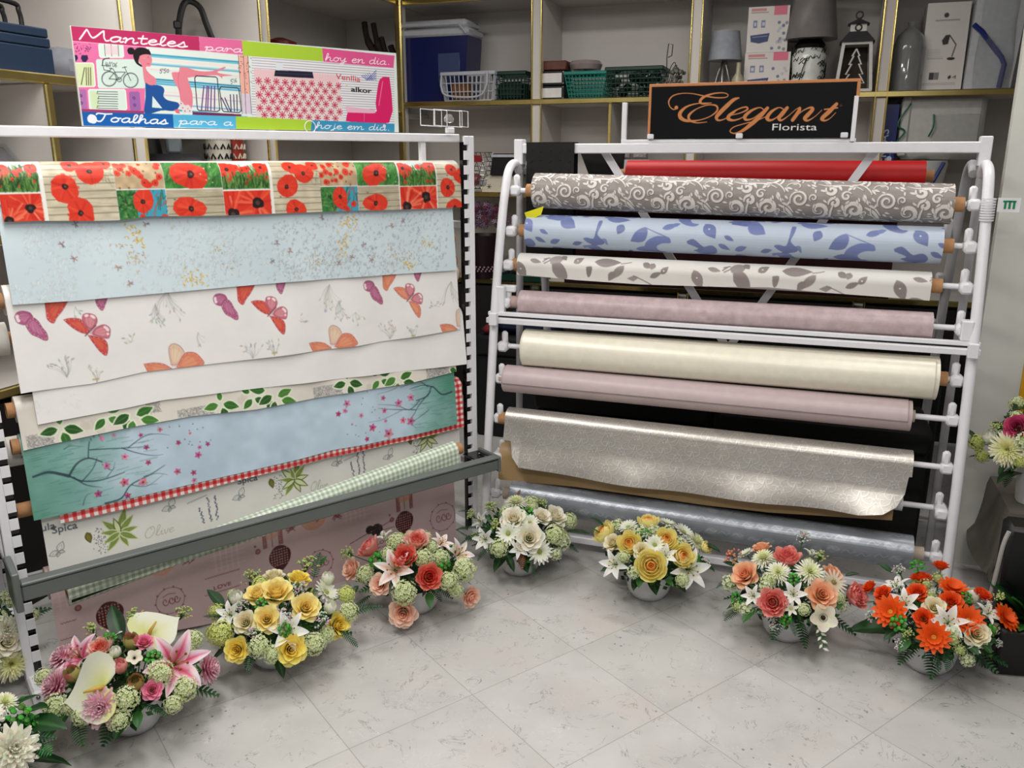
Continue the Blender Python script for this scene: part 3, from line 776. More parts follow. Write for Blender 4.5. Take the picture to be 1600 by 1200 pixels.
# ---- left rack, top to bottom
# 1 poppies
S, t, base, hem = lroll(FL, 'cloth_roll', 'oilcloth roll printed with red poppy photographs, topmost on the left rack', -2, 720, 300, -2.555, 1.388, .050, [(3, 347), (60, 345), (150, 345), (190, 344), (232, 338), (345, 337), (500, 331), (640, 327), (720, 324)], .006, (.93, .92, .88), .0018)
cv = S.cv; sT = S.px(300, 252)[1] - .035
rows = [(0, 67, 302, 'field', 'close'), (180, 260, 296, 'dry', 'teal'), (260, 350, 295, 'big', 'wood1'), (350, 425, 297, 'field', 'close'), (500, 560, 291, 'dry', 'teal'), (560, 625, 291, 'big', 'wood1'), (625, 683, 291, 'field', 'close')]
sB = S.H
for x0, x1, ym, ka, kb in rows:
    a0, a1, s0, s1 = bounds_px(S, x0, x1, ym, ym + 30); g = .0035
    tile(cv, (a0 + g / 2, a1 - g / 2, s0 - .085, s0 - g / 2), ka); tile(cv, (a0 + g / 2, a1 - g / 2, s0 + g / 2, s0 + .09), kb)
for x0, x1 in ((67, 180), (425, 500), (683, 735)):
    a0, a1, _, _ = bounds_px(S, x0, x1, 270, 300); s0 = S.px((x0 + x1) / 2, 295)[1]
    if x0 == 683: a1 = S.cv.w; a1 = a0 + (bounds_px(S, 425, 500, 270, 300)[1] - bounds_px(S, 425, 500, 270, 300)[0])
    tile(cv, (a0 + .002, a1 - .002, s0 - .09, s0 + .085), 'wood')
finish(S, t, base, hem, M_print, .050, core=(.02, .03), fine=.10)
# 2 pale blue with sprigs
S, t, base, hem = lroll(FL, 'cloth_roll', 'pale blue oilcloth roll with fine grey leaves and golden sprigs, under the poppy roll', 6, 708, 400, -2.555, 1.293, .038, [(8, 477), (120, 470), (300, 454), (460, 440), (600, 430), (712, 422)], .018, (.82, .88, .905))
cv = S.cv; cv.mottle(.05, .12, 5, (1.2, 1, .8))
def cloud(x0, x1, y0, y1, n, dark=.0):
    for _ in range(n):
        x, y = R.uniform(x0, x1), R.uniform(y0, y1); p = S.px(x, y); a = R.uniform(-2.4, -.7) + (3.14 if R.random() < .5 else 0); l = R.uniform(.008, .020)
        c = .755 - dark * .85 * R.random(); cv.line([(p[0], p[1]), (p[0] + l * .6 * math.cos(a), p[1] + l * .6 * math.sin(a)), (p[0] + l * math.cos(a + .6), p[1] + l * math.sin(a + .6))], [.0008, .0034, .0006], (c, c + .03, c + .045), .62)
        if R.random() < .5: cv.line([(p[0] + .002, p[1] + .001), (p[0] + .002 + l * .5 * math.cos(a), p[1] + l * .5 * math.sin(a))], .002, (.92, .94, .94), .8)
cloud(35, 175, 345, 400, 150); cloud(40, 120, 400, 470, 90); cloud(150, 330, 400, 470, 150); cloud(250, 380, 340, 430, 220, .08); cloud(330, 420, 360, 460, 150, .1)
cloud(425, 520, 345, 445, 260, .25); cloud(520, 700, 330, 420, 520, .32); cloud(440, 640, 390, 440, 280, .25); cloud(0, 100, 440, 478, 50)
def sprig(x, y, n, sx, sy, gold=True):
    for _ in range(n):
        px_, py_ = R.gauss(x, sx), R.gauss(y, sy); p = S.px(px_, py_)
        cv.dot(p[0], p[1], .0035, R.choice([(.93, .86, .60), (.90, .80, .50), (.95, .92, .80)]) if gold else (.86, .87, .86), .9)
        a = R.uniform(0, 6); cv.line([p, (p[0] + .006 * math.cos(a), p[1] + .006 * math.sin(a))], .0016, R.choice([(.45, .34, .2), (.3, .26, .26), (.62, .50, .22)]), .9)
for (x, y, n, sx, sy, g_) in ((212, 370, 34, 7, 14, 1), (214, 405, 26, 8, 9, 0), (185, 385, 7, 6, 3, 0), (303, 437, 34, 11, 8, 1), (546, 346, 26, 6, 6, 1), (540, 378, 30, 6, 14, 1), (345, 392, 8, 4, 6, 0), (637, 400, 14, 8, 7, 0), (640, 415, 22, 6, 5, 1), (500, 410, 22, 9, 7, 0), (666, 378, 14, 5, 5, 1), (615, 396, 14, 6, 5, 0), (365, 415, 8, 6, 6, 0)):
    sprig(x, y, n, sx, sy, g_)
for x, y in ((97, 382), (116, 404), (185, 418), (203, 443), (118, 350), (503, 340), (453, 392), (433, 380), (425, 408), (550, 402), (580, 406), (630, 345), (612, 353), (568, 382), (228, 350), (530, 411)):
    p = S.px(x, y)
    for k in range(5): a = k * 1.2566 + R.random(); cv.line([(p[0] + .002 * math.cos(a), p[1] + .002 * math.sin(a)), (p[0] + .0085 * math.cos(a), p[1] + .0085 * math.sin(a))], .0022, R.choice([(.5, .28, .32), (.35, .3, .34), (.6, .42, .25)]), .85)
finish(S, t, base, hem, M_print, .038, core=(.02, .02))
# 3 butterflies
S, t, base, hem = lroll(FL, 'cloth_roll', 'white oilcloth roll printed with pink and orange butterflies, on the left rack', 16, 715, 520, -2.55, 1.085, .040, [(22, 617), (52, 612), (145, 600), (225, 582), (400, 561), (560, 540), (716, 515)], .018, (.94, .93, .92), .0018)
cv = S.cv; cv.mottle(.025, .08, 9)
def wing(x, y, ln, wd, a, cols, spots=True, al=1, fore=False):
    """broad wing from the body point outwards"""
    c, s = math.cos(a), math.sin(a); T = lambda q, w: (x + q * ln * c - w * wd * s, y + q * ln * s + w * wd * c)
    o = [(0, -.06), (.3, -.34), (.62, -.52), (.92, -.44), (1, -.1), (.96, .22), (.78, .46), (.45, .38), (.15, .16), (0, .06)]
    if fore: o = [(0, -.03), (.25, -.26), (.6, -.50), (.95, -.62), (1.08, -.55), (1.02, -.2), (.88, .16), (.6, .34), (.3, .22), (0, .04)]
    o = [T(*q) for q in smooth(o, 4)]; cv.poly(o, cols[0], al); cv.poly([T(q * .8 + .04, w * .62) for q, w in ((0, 0), (.4, -.3), (.9, -.4), (.85, .1), (.4, .2))], cols[1], .5)
    for k in range(0 if fore else 9):
        w = -.4 + .1 * k; cv.line([T(.08, w * .12), T(.5, w * .62), T(.9, w * .85)], [ln * .02, ln * .06, ln * .05], cols[1] if k % 2 else cols[2], .55)
    cv.line(o + [o[0]], ln * .035, cols[3], .75)
    if spots:
        for k in range(5): q = T(.82, -.36 + .17 * k); cv.dot(q[0], q[1], ln * .055, (.96, .88, .88), .85)
RED = [(.82, .30, .26), (.90, .45, .32), (.74, .20, .28), (.62, .18, .26)]; PUR = [(.70, .36, .52), (.84, .58, .68), (.58, .24, .42), (.50, .22, .38)]
ORG = [(.88, .52, .40), (.93, .66, .50), (.80, .40, .34), (.70, .34, .36)]; PAL = [(.90, .78, .66), (.94, .86, .74), (.84, .62, .56), (.62, .44, .50)]
def zt(x, y): return S.px(x / 4, 300 + y / 4)
def wingpoly(pts, cols, off, body, spots=False):
    P = [np.array(zt(*q)) + off for q in pts]; c = sum(P) / len(P); B_ = np.array(zt(*body)) + off
    o = smooth(P + [P[0]], 3); cv.poly([tuple(c + (np.array(q) - c) * 1.10) for q in o], (.96, .93, .90), .8); cv.poly(o, cols[0], .95)
    cv.poly([tuple(c + (np.array(q) - c) * .62 + (B_ - c) * .12) for q in o], cols[1], .6)
    for q in o[::3]: cv.line([tuple(B_ + (np.array(q) - B_) * .15), tuple(B_ + (np.array(q) - B_) * .9)], [.0012, .0018], cols[2], .55)
    cv.line(o, .0022, cols[3], .7)
    if spots:
        far = sorted(range(len(o)), key=lambda i: -np.hypot(*(np.array(o[i]) - B_)))[:9:2]
        for i in far: q = c + (np.array(o[i]) - c) * .72; cv.dot(q[0], q[1], .0042, (.97, .90, .91), .9)
    else:
        for q in o[::2]: e = c + (np.array(q) - c) * .88; cv.dot(e[0], e[1], .0016, (.95, .80, .74), .7)
A0 = np.array(zt(540, 890))
for k, (ax, ay) in enumerate(((135, 522.5), (419, 492), (636, 469))):
    off = np.array(S.px(ax, ay)) - A0; RC_ = [RED, RED, ORG][k]
    wingpoly([(160, 830), (175, 800), (205, 785), (240, 810), (265, 850), (290, 880), (300, 920), (280, 928), (240, 908), (200, 890), (175, 860)], PUR, off, (190, 770))
    wingpoly([(92, 780), (105, 755), (140, 745), (185, 755), (205, 785), (180, 800), (160, 830), (115, 820), (98, 800)], PUR, off, (190, 770), True)
    wingpoly([(275, 640), (425, 640), (400, 725), (355, 785), (335, 820), (300, 800), (290, 760)], RC_, off, (400, 640))
    wingpoly([(598, 640), (670, 640), (655, 710), (640, 740), (620, 725), (600, 690)], PUR, off, (640, 640))
    wingpoly([(400, 800), (440, 790), (500, 795), (525, 820), (560, 860), (545, 885), (500, 875), (450, 845)], RC_, off, (545, 890))
    wingpoly([(515, 800), (520, 768), (550, 760), (590, 770), (608, 800), (600, 830), (570, 860), (540, 840)], [(.80, .44, .50), (.90, .66, .66), (.70, .34, .44), (.60, .26, .36)], off, (560, 880), True)
    wingpoly([(580, 880), (600, 850), (650, 830), (685, 850), (690, 880), (680, 915), (640, 910), (590, 895)], [(.80, .44, .50), (.90, .66, .66), (.70, .34, .44), (.60, .26, .36)], off, (560, 885), True)
    wingpoly([(555, 900), (600, 905), (650, 920), (675, 960), (668, 1022), (630, 1000), (590, 950)], RC_, off, (550, 892))
    p0, p1 = np.array(zt(535, 900)) + off, np.array(zt(600, 835)) + off; cv.line([tuple(p0), tuple(p1)], .0032, (.42, .22, .26), .85)
A1 = np.array(zt(1090, 1100))
for k, (ax, ay) in enumerate(((272, 575), (520, 542), (772, 511))):
    off = np.array(S.px(ax, ay)) - A1 if k < 2 else np.array(S.px(520, 542)) - A1 + (np.array(S.px(636, 469)) - np.array(S.px(419, 492))) * [1, 0]
    wingpoly([(1075, 1080), (1060, 1000), (1065, 965), (1090, 950), (1130, 965), (1155, 1000), (1150, 1020), (1110, 1080)], PAL, off, (1090, 1100))
    wingpoly([(1110, 1095), (1150, 1020), (1185, 1003), (1230, 1010), (1265, 1045), (1280, 1075), (1230, 1100), (1150, 1110)], ORG, off, (1100, 1105))
    wingpoly([(905, 1078), (960, 1070), (1020, 1075), (1060, 1095), (1080, 1115), (1000, 1130), (940, 1135)], ORG, off, (1085, 1110))
def sketch(x, y, n, spread, h, col=(.68, .68, .68), up=-1):
    p = S.px(x, y)
    for _ in range(n):
        a = math.pi / 2 * up + R.uniform(-spread, spread); l = h * R.uniform(.4, 1); q = (p[0] + l * math.cos(a), p[1] + l * math.sin(a))
        cv.line(smooth([p, (p[0] + l * .5 * math.cos(a + .2), p[1] + l * .5 * math.sin(a + .2)), q], 4), .0014, col, .55)
        if R.random() < .7: leaf(cv, q[0], q[1], .012, .005, a + R.uniform(-1, 1), tuple(c * R.uniform(.85, 1.15) for c in col), al=.6)
for x, y, n, sp, h, up in ((262, 455, 18, .7, .09, 1), (243, 475, 14, .5, .06, 1), (105, 590, 16, .9, .055, -1), (152, 598, 12, .5, .05, -1), (205, 535, 6, 2, .02, -1), (395, 560, 14, .8, .05, -1), (428, 555, 12, .5, .05, -1), (515, 445, 18, .7, .09, 1), (530, 470, 14, .5, .06, 1), (610, 530, 18, .9, .06, -1), (645, 530, 12, .5, .045, -1), (470, 503, 6, 2, .02, -1), (705, 440, 14, .6, .09, 1), (310, 520, 6, 1, .04, 1), (555, 488, 6, 1, .04, 1), (680, 478, 6, 2, .02, -1), (118, 480, 3, 1, .03, 1)):
    sketch(x, y, n, sp, h, R.choice([(.66, .67, .67), (.70, .69, .66), (.62, .64, .62)]), up)
for x, y in ((150, 592), (428, 550), (645, 523)):
    p = S.px(x, y); cv.rect(p[0] - .008, p[1], p[0] + .01, p[1] + .006, (.72, .64, .36), .6)
finish(S, t, base, hem, M_print, .040, core=(.02, .02), wamp=.003)
# 4 plain white
S, t, base, hem = lroll(FL, 'cloth_roll', 'plain off-white oilcloth roll hanging below the butterfly cloth', 48, 725, 600, -2.545, .88, .040, [(64, 663), (190, 640), (255, 626), (375, 611), (550, 590), (727, 569)], .018, (.94, .935, .925))
cv = S.cv; cv.mottle(.02, .1, 3)
for x, y in ((62, 628), (110, 622)): sk = S.px(x, y); strokes(cv, (sk[0] - .02, sk[0] + .02, sk[1] - .01, sk[1] + .03), 20, .01, .0014, [(.75, .76, .76)], 1.2, 1, .4)
finish(S, t, base, hem, M_print, .040, core=(.02, .012), wamp=.003)
# 5 cream with green leaves
S, t, base, hem = lroll(FL, 'cloth_roll', 'cream oilcloth roll printed with green leaf sprays and grey lace blocks', 26, 711, 645, -2.54, .79, .036, [(40, 704), (88, 693), (200, 669), (300, 651), (400, 640), (500, 621), (640, 599), (712, 581)], .018, (.885, .86, .82), .0018)
cv = S.cv; cv.mottle(.03, .05, 8)
def lace(x0, x1, y0, y1):
    a0, a1, s0, s1 = bounds_px(S, x0, x1, y0, y1); m = (s0 + s1) / 2; s0, s1 = m - .022, m + .022
    cv.rect(a0, s0, a1, s1, (.74, .73, .71), .9)
    for _ in range(int((a1 - a0) * (s1 - s0) * 160000)): 
        x, y = R.uniform(a0, a1), R.uniform(s0, s1); a = R.choice([.78, -.78]); cv.line([(x, y), (x + .004 * math.cos(a), y + .004 * math.sin(a))], .0014, R.choice([(.45, .43, .42), (.6, .58, .56), (.93, .92, .9)]), .8)
for q in ((42, 85, 680, 702), (228, 250, 626, 642), (278, 335, 640, 657), (490, 535, 606, 620), (666, 702, 575, 590)): lace(*q)
for x, y in ((140, 665), (370, 632), (580, 608)):
    p = S.px(x, y)
    for k in range(5): cv.poly(blob(p[0] + R.uniform(-.03, .03), p[1] + R.uniform(-.02, .02), .012), (.82, .79, .73), .6)
def spray(x, y, sc, L_):
    p = S.px(x, y)
    for (dx, dy, a, l) in L_:
        q = (p[0] + dx * sc, p[1] + dy * sc); leaf(cv, q[0], q[1], l * sc, l * sc * .52, a, R.choice([(.20, .42, .16), (.28, .50, .20), (.16, .34, .14)]), (.90, .93, .82), (.55, .68, .40))
TRI = [(0, -.012, -1.6, .03), (-.008, 0, 3.0, .045), (.008, .0, .35, .05), (.003, .012, 1.3, .045)]
FAN = [(-.05, -.02, -2.4, .035), (-.045, .0, 2.4, .04), (-.035, 0, .5, .04), (0, -.02, -2.9, .05), (.02, -.03, -1.3, .045), (.045, -.03, -1.9, .04), (.01, .01, 1.5, .05), (.02, .0, 2.7, .05), (.04, .005, -.3, .05), (.05, .02, .25, .05), (.028, .02, 1.9, .04)]
for x, y in ((95, 670), (345, 632), (543, 598)): spray(x, y, 1, TRI)
for x, y in ((190, 650), (415, 620), (610, 592)): spray(x, y, 1, FAN)
p = S.px(707, 577); leaf(cv, p[0] - .01, p[1], .03, .02, .3, (.22, .42, .18), (.9, .93, .82))
finish(S, t, base, hem, M_print, .036, core=(.02, .012))
# 6 blossom
S, t, base, hem = lroll(FL, 'cloth_roll', 'blue and green oilcloth roll printed with pink blossom branches', 40, 712, 740, -2.53, .69, .033, [(55, 813), (85, 807), (180, 785), (300, 757), (400, 734), (520, 704), (640, 681), (712, 663)], .016, (.75, .83, .89), .0018)
cv = S.cv
xs = np.linspace(0, 1, cv.nx)[None, :, None]; yy = np.linspace(0, 1, cv.ny)[:, None, None]
wv_ = (noise2(cv.ny, cv.nx, 60, 4)[..., None] - .5) * .10
kk = np.clip(1 - (xs + wv_) / .20, 0, 1) ** .9 + np.clip(1 - (1 - xs + wv_) / .15, 0, 1) ** .9
cv.a = cv.a * (1 - kk) + np.array((.36, .60, .52)) * kk
cv.a += ((noise2(cv.ny, cv.nx, 14, 2) - .5)[..., None] * .05 + (noise2(cv.ny, cv.nx, 45, 3) - .5)[..., None] * .06)
for _ in range(240):
    x = R.choice([R.uniform(0, .22), R.uniform(.86, 1)]) * cv.w; y = R.uniform(.4, 1) * cv.h; cv.line([(x, y), (x + R.uniform(.02, .05), y + R.uniform(-.004, .004))], .0022, R.choice([(.26, .50, .42), (.50, .70, .62), (.22, .44, .38)]), .35)
def br(pts, w0, w1, col=(.16, .25, .30)):
    q = smooth([S.px(*p) for p in pts], 5); cv.line(q, list(np.linspace(w0, w1, len(q))), col, .9)
for pts, w0, w1 in (([(52, 745), (75, 738), (95, 741), (108, 744)], .006, .009), ([(108, 744), (120, 725), (138, 716), (160, 722)], .006, .003), ([(138, 716), (140, 690), (152, 678), (160, 690)], .003, .001), ([(108, 744), (130, 752), (160, 750), (195, 738)], .005, .002), ([(115, 746), (135, 758), (160, 762)], .004, .001), ([(128, 753), (145, 733), (152, 715)], .003, .0015), ([(140, 703), (175, 701), (200, 700), (225, 698)], .003, .0012), ([(190, 700), (215, 708), (240, 712), (255, 710)], .0025, .001), ([(200, 700), (225, 682), (245, 678), (265, 680)], .0025, .001), ([(168, 745), (180, 730)], .002, .001), ([(165, 787), (190, 779), (205, 758), (235, 742), (258, 727)], .005, .0015), ([(205, 758), (230, 760), (255, 742)], .002, .001), ([(225, 745), (245, 740), (262, 742)], .002, .001), ([(130, 790), (135, 775), (145, 770)], .002, .001), ([(160, 726), (175, 735), (180, 722)], .002, .001), ([(100, 702), (110, 697), (130, 698)], .002, .001),
                 ([(706, 612), (690, 616), (675, 604), (668, 618), (650, 626)], .006, .003), ([(675, 604), (660, 602), (640, 608)], .004, .0015), ([(672, 612), (655, 632), (648, 645)], .004, .0015), ([(655, 626), (640, 640), (620, 634), (590, 632)], .003, .001), ([(650, 640), (615, 640), (590, 638)], .0025, .001), ([(668, 604), (655, 596), (640, 600), (625, 606)], .003, .001), ([(648, 645), (640, 660), (650, 668)], .002, .001), ([(630, 640), (600, 655), (575, 660)], .0015, .001), ([(670, 640), (650, 655), (635, 662)], .002, .001), ([(620, 606), (605, 612), (590, 616)], .0015, .001)):
    br(pts, w0, w1)
for x, y, r_ in ((160, 685, 5), (178, 681, 4), (250, 671, 5), (220, 680, 4), (229, 699, 5), (195, 714, 6.5), (167, 728, 7), (232, 723, 5), (195, 754, 8), (224, 754, 8), (154, 772, 7), (200, 775, 6), (278, 737, 6), (303, 739, 5), (304, 751, 5), (279, 692, 4.5), (312, 699, 4), (325, 694, 4), (310, 711, 6), (297, 677, 3), (542, 631, 6), (539, 642, 4), (529, 647, 4.5), (564, 649, 4), (599, 622, 4), (623, 630, 6), (642, 621, 6), (601, 642, 4), (603, 658, 3), (582, 668, 6), (608, 678, 8), (630, 657, 5), (642, 658, 6.5), (573, 686, 4), (550, 663, 2), (622, 600, 4)):
    p = S.px(x, y); sc = S.scale(x, y) * r_ * 1.1; star_flower(cv, p[0], p[1], sc, R.choice([(.76, .40, .56), (.82, .52, .64), (.68, .32, .50)]), 5, (.5, .12, .25))
for _ in range(30):
    x = R.uniform(260, 330) if R.random() < .5 else R.uniform(530, 610); y = R.uniform(665, 700) - (x - 280) * .12 if x < 400 else R.uniform(610, 690); p = S.px(x, y); cv.dot(p[0], p[1], .002, (.3, .35, .42), .8)
finish(S, t, base, hem, M_print, .033, core=(.02, .0), wamp=.002)
# 7 red gingham (only its hem and its right end show)
def gingham(cv, dark, light, step, bright=(.93, .93, .90)):
    ny, nx = cv.a.shape[:2]; X = (np.arange(nx) * cv.r // step).astype(int) % 2; Y = (np.arange(ny) * cv.r // step).astype(int) % 2
    s_ = X[None, :] + Y[:, None]; D, Lc, W_ = map(np.array, (dark, light, bright))
    cv.a[:] = np.where((s_ == 2)[..., None], D, np.where((s_ == 1)[..., None], Lc, W_)); cv.mottle(.05, .004, 3)
S, t, base, hem = lroll(FL, 'cloth_roll', 'red and white gingham oilcloth roll peeping out below the blossom cloth', 83, 724, 745, -2.535, .618, .036, [(83, 821), (200, 795), (300, 770), (400, 744), (520, 714), (640, 688), (722, 668)], .014, (.9, .9, .9))
gingham(S.cv, (.76, .12, .14), (.86, .42, .42), .011); finish(S, t, base, hem, M_print, .036, core=(.015, .012), fine=0)
# 8 herbs
S, t, base, hem = lroll(FL, 'cloth_roll', 'white oilcloth roll printed with olive sprigs, herbs and script, under the gingham', 62, 719, 800, -2.548, .50, .036, [(80, 900), (300, 845), (500, 790), (722, 725)], .014, (.93, .925, .905), .0016)
cv = S.cv; cv.mottle(.02, .06, 2)
DK = (.30, .32, .36)
def txt(word, x, y, wpx, h, col=DK, sl=0):
    p = S.px(x, y); k = S.scale(x, y); ctext(cv, word, p[0], p[1], wpx * k, h, col, slant=sl)
txt('ula', 65, 831, 23, .020); txt('Spica', 83, 838, 41, .028); txt('Spica', 372, 760, 32, .026); txt('Spica', 600, 692, 26, .024)
for x, y, w_ in ((225, 842, 52), (485, 768, 30)): p = S.px(x, y); script(cv, 'Olive' if False else 'Ol', p[0], p[1], S.scale(x, y) * w_ * .5, .032, .0015, (.66, .65, .60)); script(cv, 'ive', p[0] + S.scale(x, y) * w_ * .5, p[1], S.scale(x, y) * w_ * .45, .024, .0015, (.66, .65, .60))
def olive(x, y, sc=1):
    p = S.px(x, y)
    for a, l in ((-2.3, .062), (-1.25, .075), (-.8, .06), (2.25, .06), (-.1, .05), (1.2, .05), (.6, .055), (-1.8, .045), (-2.9, .05), (2.7, .05)):
        g_ = (.52, .60, .30) if R.random() < .6 else (.90, .92, .74); leaf(cv, p[0], p[1], l * sc, l * .27 * sc, a, g_, (.40, .46, .24) if g_[0] > .8 else (.86, .88, .70), (.72, .78, .5))
    leaf(cv, p[0] - .085 * sc, p[1] - .02, .026, .012, 1.4, (.52, .50, .22), (.4, .36, .16))
    for _ in range(70): q = (p[0] - .055 * sc + R.gauss(0, .010), p[1] + R.uniform(-.03, .05)); cv.dot(q[0], q[1], .0016, (.4, .42, .42), .8)
olive(187, 832); olive(460, 750, .95); olive(668, 685, .9)
def gbut(x, y):
    p = S.px(x, y)
    for a, l in ((-1.1, .030), (2.9, .026), (1.9, .016), (.3, .016)):
        o = leafp(p[0], p[1], l, l * .62, a); cv.line(o + [o[0]], .0018, (.45, .47, .48), .9); cv.line(leafp(p[0], p[1], l * .7, l * .3, a), .0014, (.6, .62, .62), .8)
for x, y in ((92, 862), (266, 792), (375, 775), (528, 722), (608, 712)): gbut(x, y)
def lav(x, y):
    p = S.px(x, y)
    for dx, tilt, n in ((-.02, -.35, 12), (.002, -.05, 18), (.022, .06, 18)):
        for k in range(n):
            q = (p[0] + dx + tilt * .004 * k * .5, p[1] - .0045 * k + .03); cv.dot(q[0] + R.uniform(-.003, .003), q[1], .0026, R.choice([(.35, .36, .46), (.25, .27, .36), (.5, .5, .58)]), .9)
lav(327, 800); lav(560, 728)
for x, y, w_ in ((292, 787, 36), (537, 720, 24)):
    p = S.px(x, y); k = S.scale(x, y); cv.line([(p[0] + i * .003, p[1] + (.002 if i % 2 else -.002) - i * .0006) for i in range(int(w_ * k / .003))], .0014, (.4, .4, .42), .8)
finish(S, t, base, hem, M_print, .036, core=(.05, .0), fine=.10)
# 9 green gingham roll lying in the tray
uA, uB = onpl(FL, 'v', -2.38, 95, 860)[0], onpl(FL, 'v', -2.38, 712, 712)[0]
S = Sheet(FL, roll_profile(-2.392, .357, .034, .045, .004, a0=330), uA, uB, (.9, .9, .9), .0022, .134)
gingham(S.cv, (.60, .66, .58), (.74, .79, .71), .0085, (.88, .91, .86))
base = ((uA + uB) / 2, -2.392, .357); t = fthing(FL, 'cloth_roll', 'pale green gingham oilcloth roll lying behind the grey tray rail', 'cloth roll', *base, 'rolls on the left rack')
finish(S, t, base, [(0, S.H - .040), ((uB - uA) * .45, S.H - .012), (uB - uA, S.H - .002)], M_print, .034, core=(.0, .03), fine=0)
# 10 pink vinyl with emblems, near the floor
S, t, base, hem = lroll(FL, 'cloth_roll', 'dusty pink oilcloth roll with hearts and LOVE arrows, lowest on the left rack', 74, 712, 900, -2.545, .265, .048, [(96, 1020), (350, 970), (714, 850)], .012, (.79, .69, .69), .0018)
cv = S.cv; cv.mottle(.10, .25, 6); MR = (.42, .18, .20)
def heart(x, y):
    p = S.px(x, y); o = [(p[0] + .060 * q[0], p[1] + .060 * q[1]) for q in smooth([(0, .9), (-.55, .35), (-.62, -.2), (-.25, -.65), (.25, -.62), (.62, -.2), (.5, .4), (0, .9)], 6)]
    cv.poly(o, (.30, .12, .13))
    for i in range(-4, 9):
        for j in range(-6, 6):
            X, Y = p[0] + i * .009 - .02, p[1] + j * .009
            if abs(i * .009 - .02) < .03 and abs(j * .009) < .034: cv.dot(X, Y, .0026, (.80, .66, .62), .8)
for x, y in ((172, 960), (438, 870), (632, 815)): heart(x, y)
for x, y, r_ in ((266, 938, 23), (692, 808, 19), (500, 880, 20)):
    p = S.px(x, y); k = S.scale(x, y) * r_; cv.line([(p[0] + k * math.cos(a / 5), p[1] + k * math.sin(a / 5)) for a in range(32)], .0018, MR, .7)
    for q in range(10): a = q * .628; cv.dot(p[0] + k * 1.05 * math.cos(a), p[1] + k * 1.05 * math.sin(a), .003, MR, .6)
    for dx in (-.35, .1, .45):
        cv.line(smooth([(p[0] + (dx + .25 * math.cos(t_) * (1 - t_ / 9)) * k, p[1] + (.35 * math.sin(t_) * (1 - t_ / 9)) * k) for t_ in np.linspace(0, 7, 14)], 2), .0022, MR, .85)
    cv.line([(p[0] - .5 * k, p[1] - .4 * k), (p[0] - .1 * k, p[1] - .55 * k), (p[0] + .4 * k, p[1] - .45 * k)], .002, MR, .7)
for x, y in ((145, 902), (178, 897), (413, 838), (438, 831), (622, 782), (642, 776)):
    p = S.px(x, y)
    cv.rect(p[0] - .008, p[1] - .04, p[0] + .008, p[1] + .045, (.46, .20, .22), .75)
    for k in range(12): cv.line([(p[0] - .006, p[1] - .036 + k * .0068), (p[0] + .005, p[1] - .033 + k * .0068)], .0018, (.78, .62, .60), .8)
for x, y in ((160, 905), (425, 842), (632, 785)): p = S.px(x, y); cv.rect(p[0] - .0015, p[1] - .03, p[0] + .0015, p[1] + .03, MR, .5); cv.poly(blob(p[0], p[1] - .03, .03, 10, .1), (.80, .56, .46), .6)
for x, y in ((250, 882), (490, 812), (660, 752)):
    p = S.px(x, y); cv.poly(blob(p[0], p[1], .045, 14, .04, 1, .8), (.80, .57, .46), .7); cv.line([(p[0] + .01, p[1] + .01), (p[0] + .03, p[1] - .006)], .004, MR, .7)
    for sx in (-1, 1):
        q = (p[0] + sx * .085, p[1] + .01)
        for _ in range(5): cv.line(smooth([(q[0] + R.uniform(-.02, .02), q[1] + R.uniform(-.015, .015)) for _ in range(4)], 4), .002, MR, .75)
for x, y, w_ in ((320, 905, 60), (95, 975, 30), (575, 835, 46)):
    for dy in (0, 26):
        p = S.px(x, y + dy); k = S.scale(x, y); cv.line([(p[0] + i * .004, p[1] + (.0015 if i % 2 else -.0015)) for i in range(int(w_ * k / .004))], .0022, MR, .6)
    p = S.px(x + 14, y + 14)
    if x != 95: ctext(cv, 'LOVE', p[0], p[1] + .006, .055, .012, MR, al=.8)
for x, y in ((122, 950), (403, 862), (612, 812)):
    p = S.px(x, y); cv.dot(p[0], p[1], .010, (.46, .26, .26), .8); cv.dot(p[0], p[1], .005, (.70, .50, .46), .8); cv.dot(p[0] - .008, p[1] - .02, .004, MR, .7)
p = S.px(578, 828); cv.dot(p[0], p[1], .016, (.14, .08, .09)); cv.dot(p[0] + .028, p[1] + .008, .024, (.14, .08, .09)); cv.line([(p[0] - .08, p[1] + .03), (p[0] + .1, p[1] - .015)], .003, MR, .8)
for x, y in ((360, 875), (560, 800), (90, 940)):
    p = S.px(x, y)
    for k in range(5): cv.rect(p[0] - .05 + k * .018, p[1] - .05, p[0] - .045 + k * .018, p[1] + .03, (.86, .76, .75), .45); cv.rect(p[0] - .06, p[1] - .045 + k * .015, p[0] + .05, p[1] - .041 + k * .015, (.86, .76, .75), .45)
a_ = np.arange(0, cv.w, .017)
for x in a_:
    for y in np.arange(.16, cv.h, .017):
        if R.random() < .6: cv.dot(x, y, .0024, (.82, .70, .69), .5)
finish(S, t, base, hem, mat('glossy_printed_vinyl', attr=True, rough=.20, var=.015, scale=30, bump=.05, bscale=12), .048, core=(.02, .02), fine=.10)
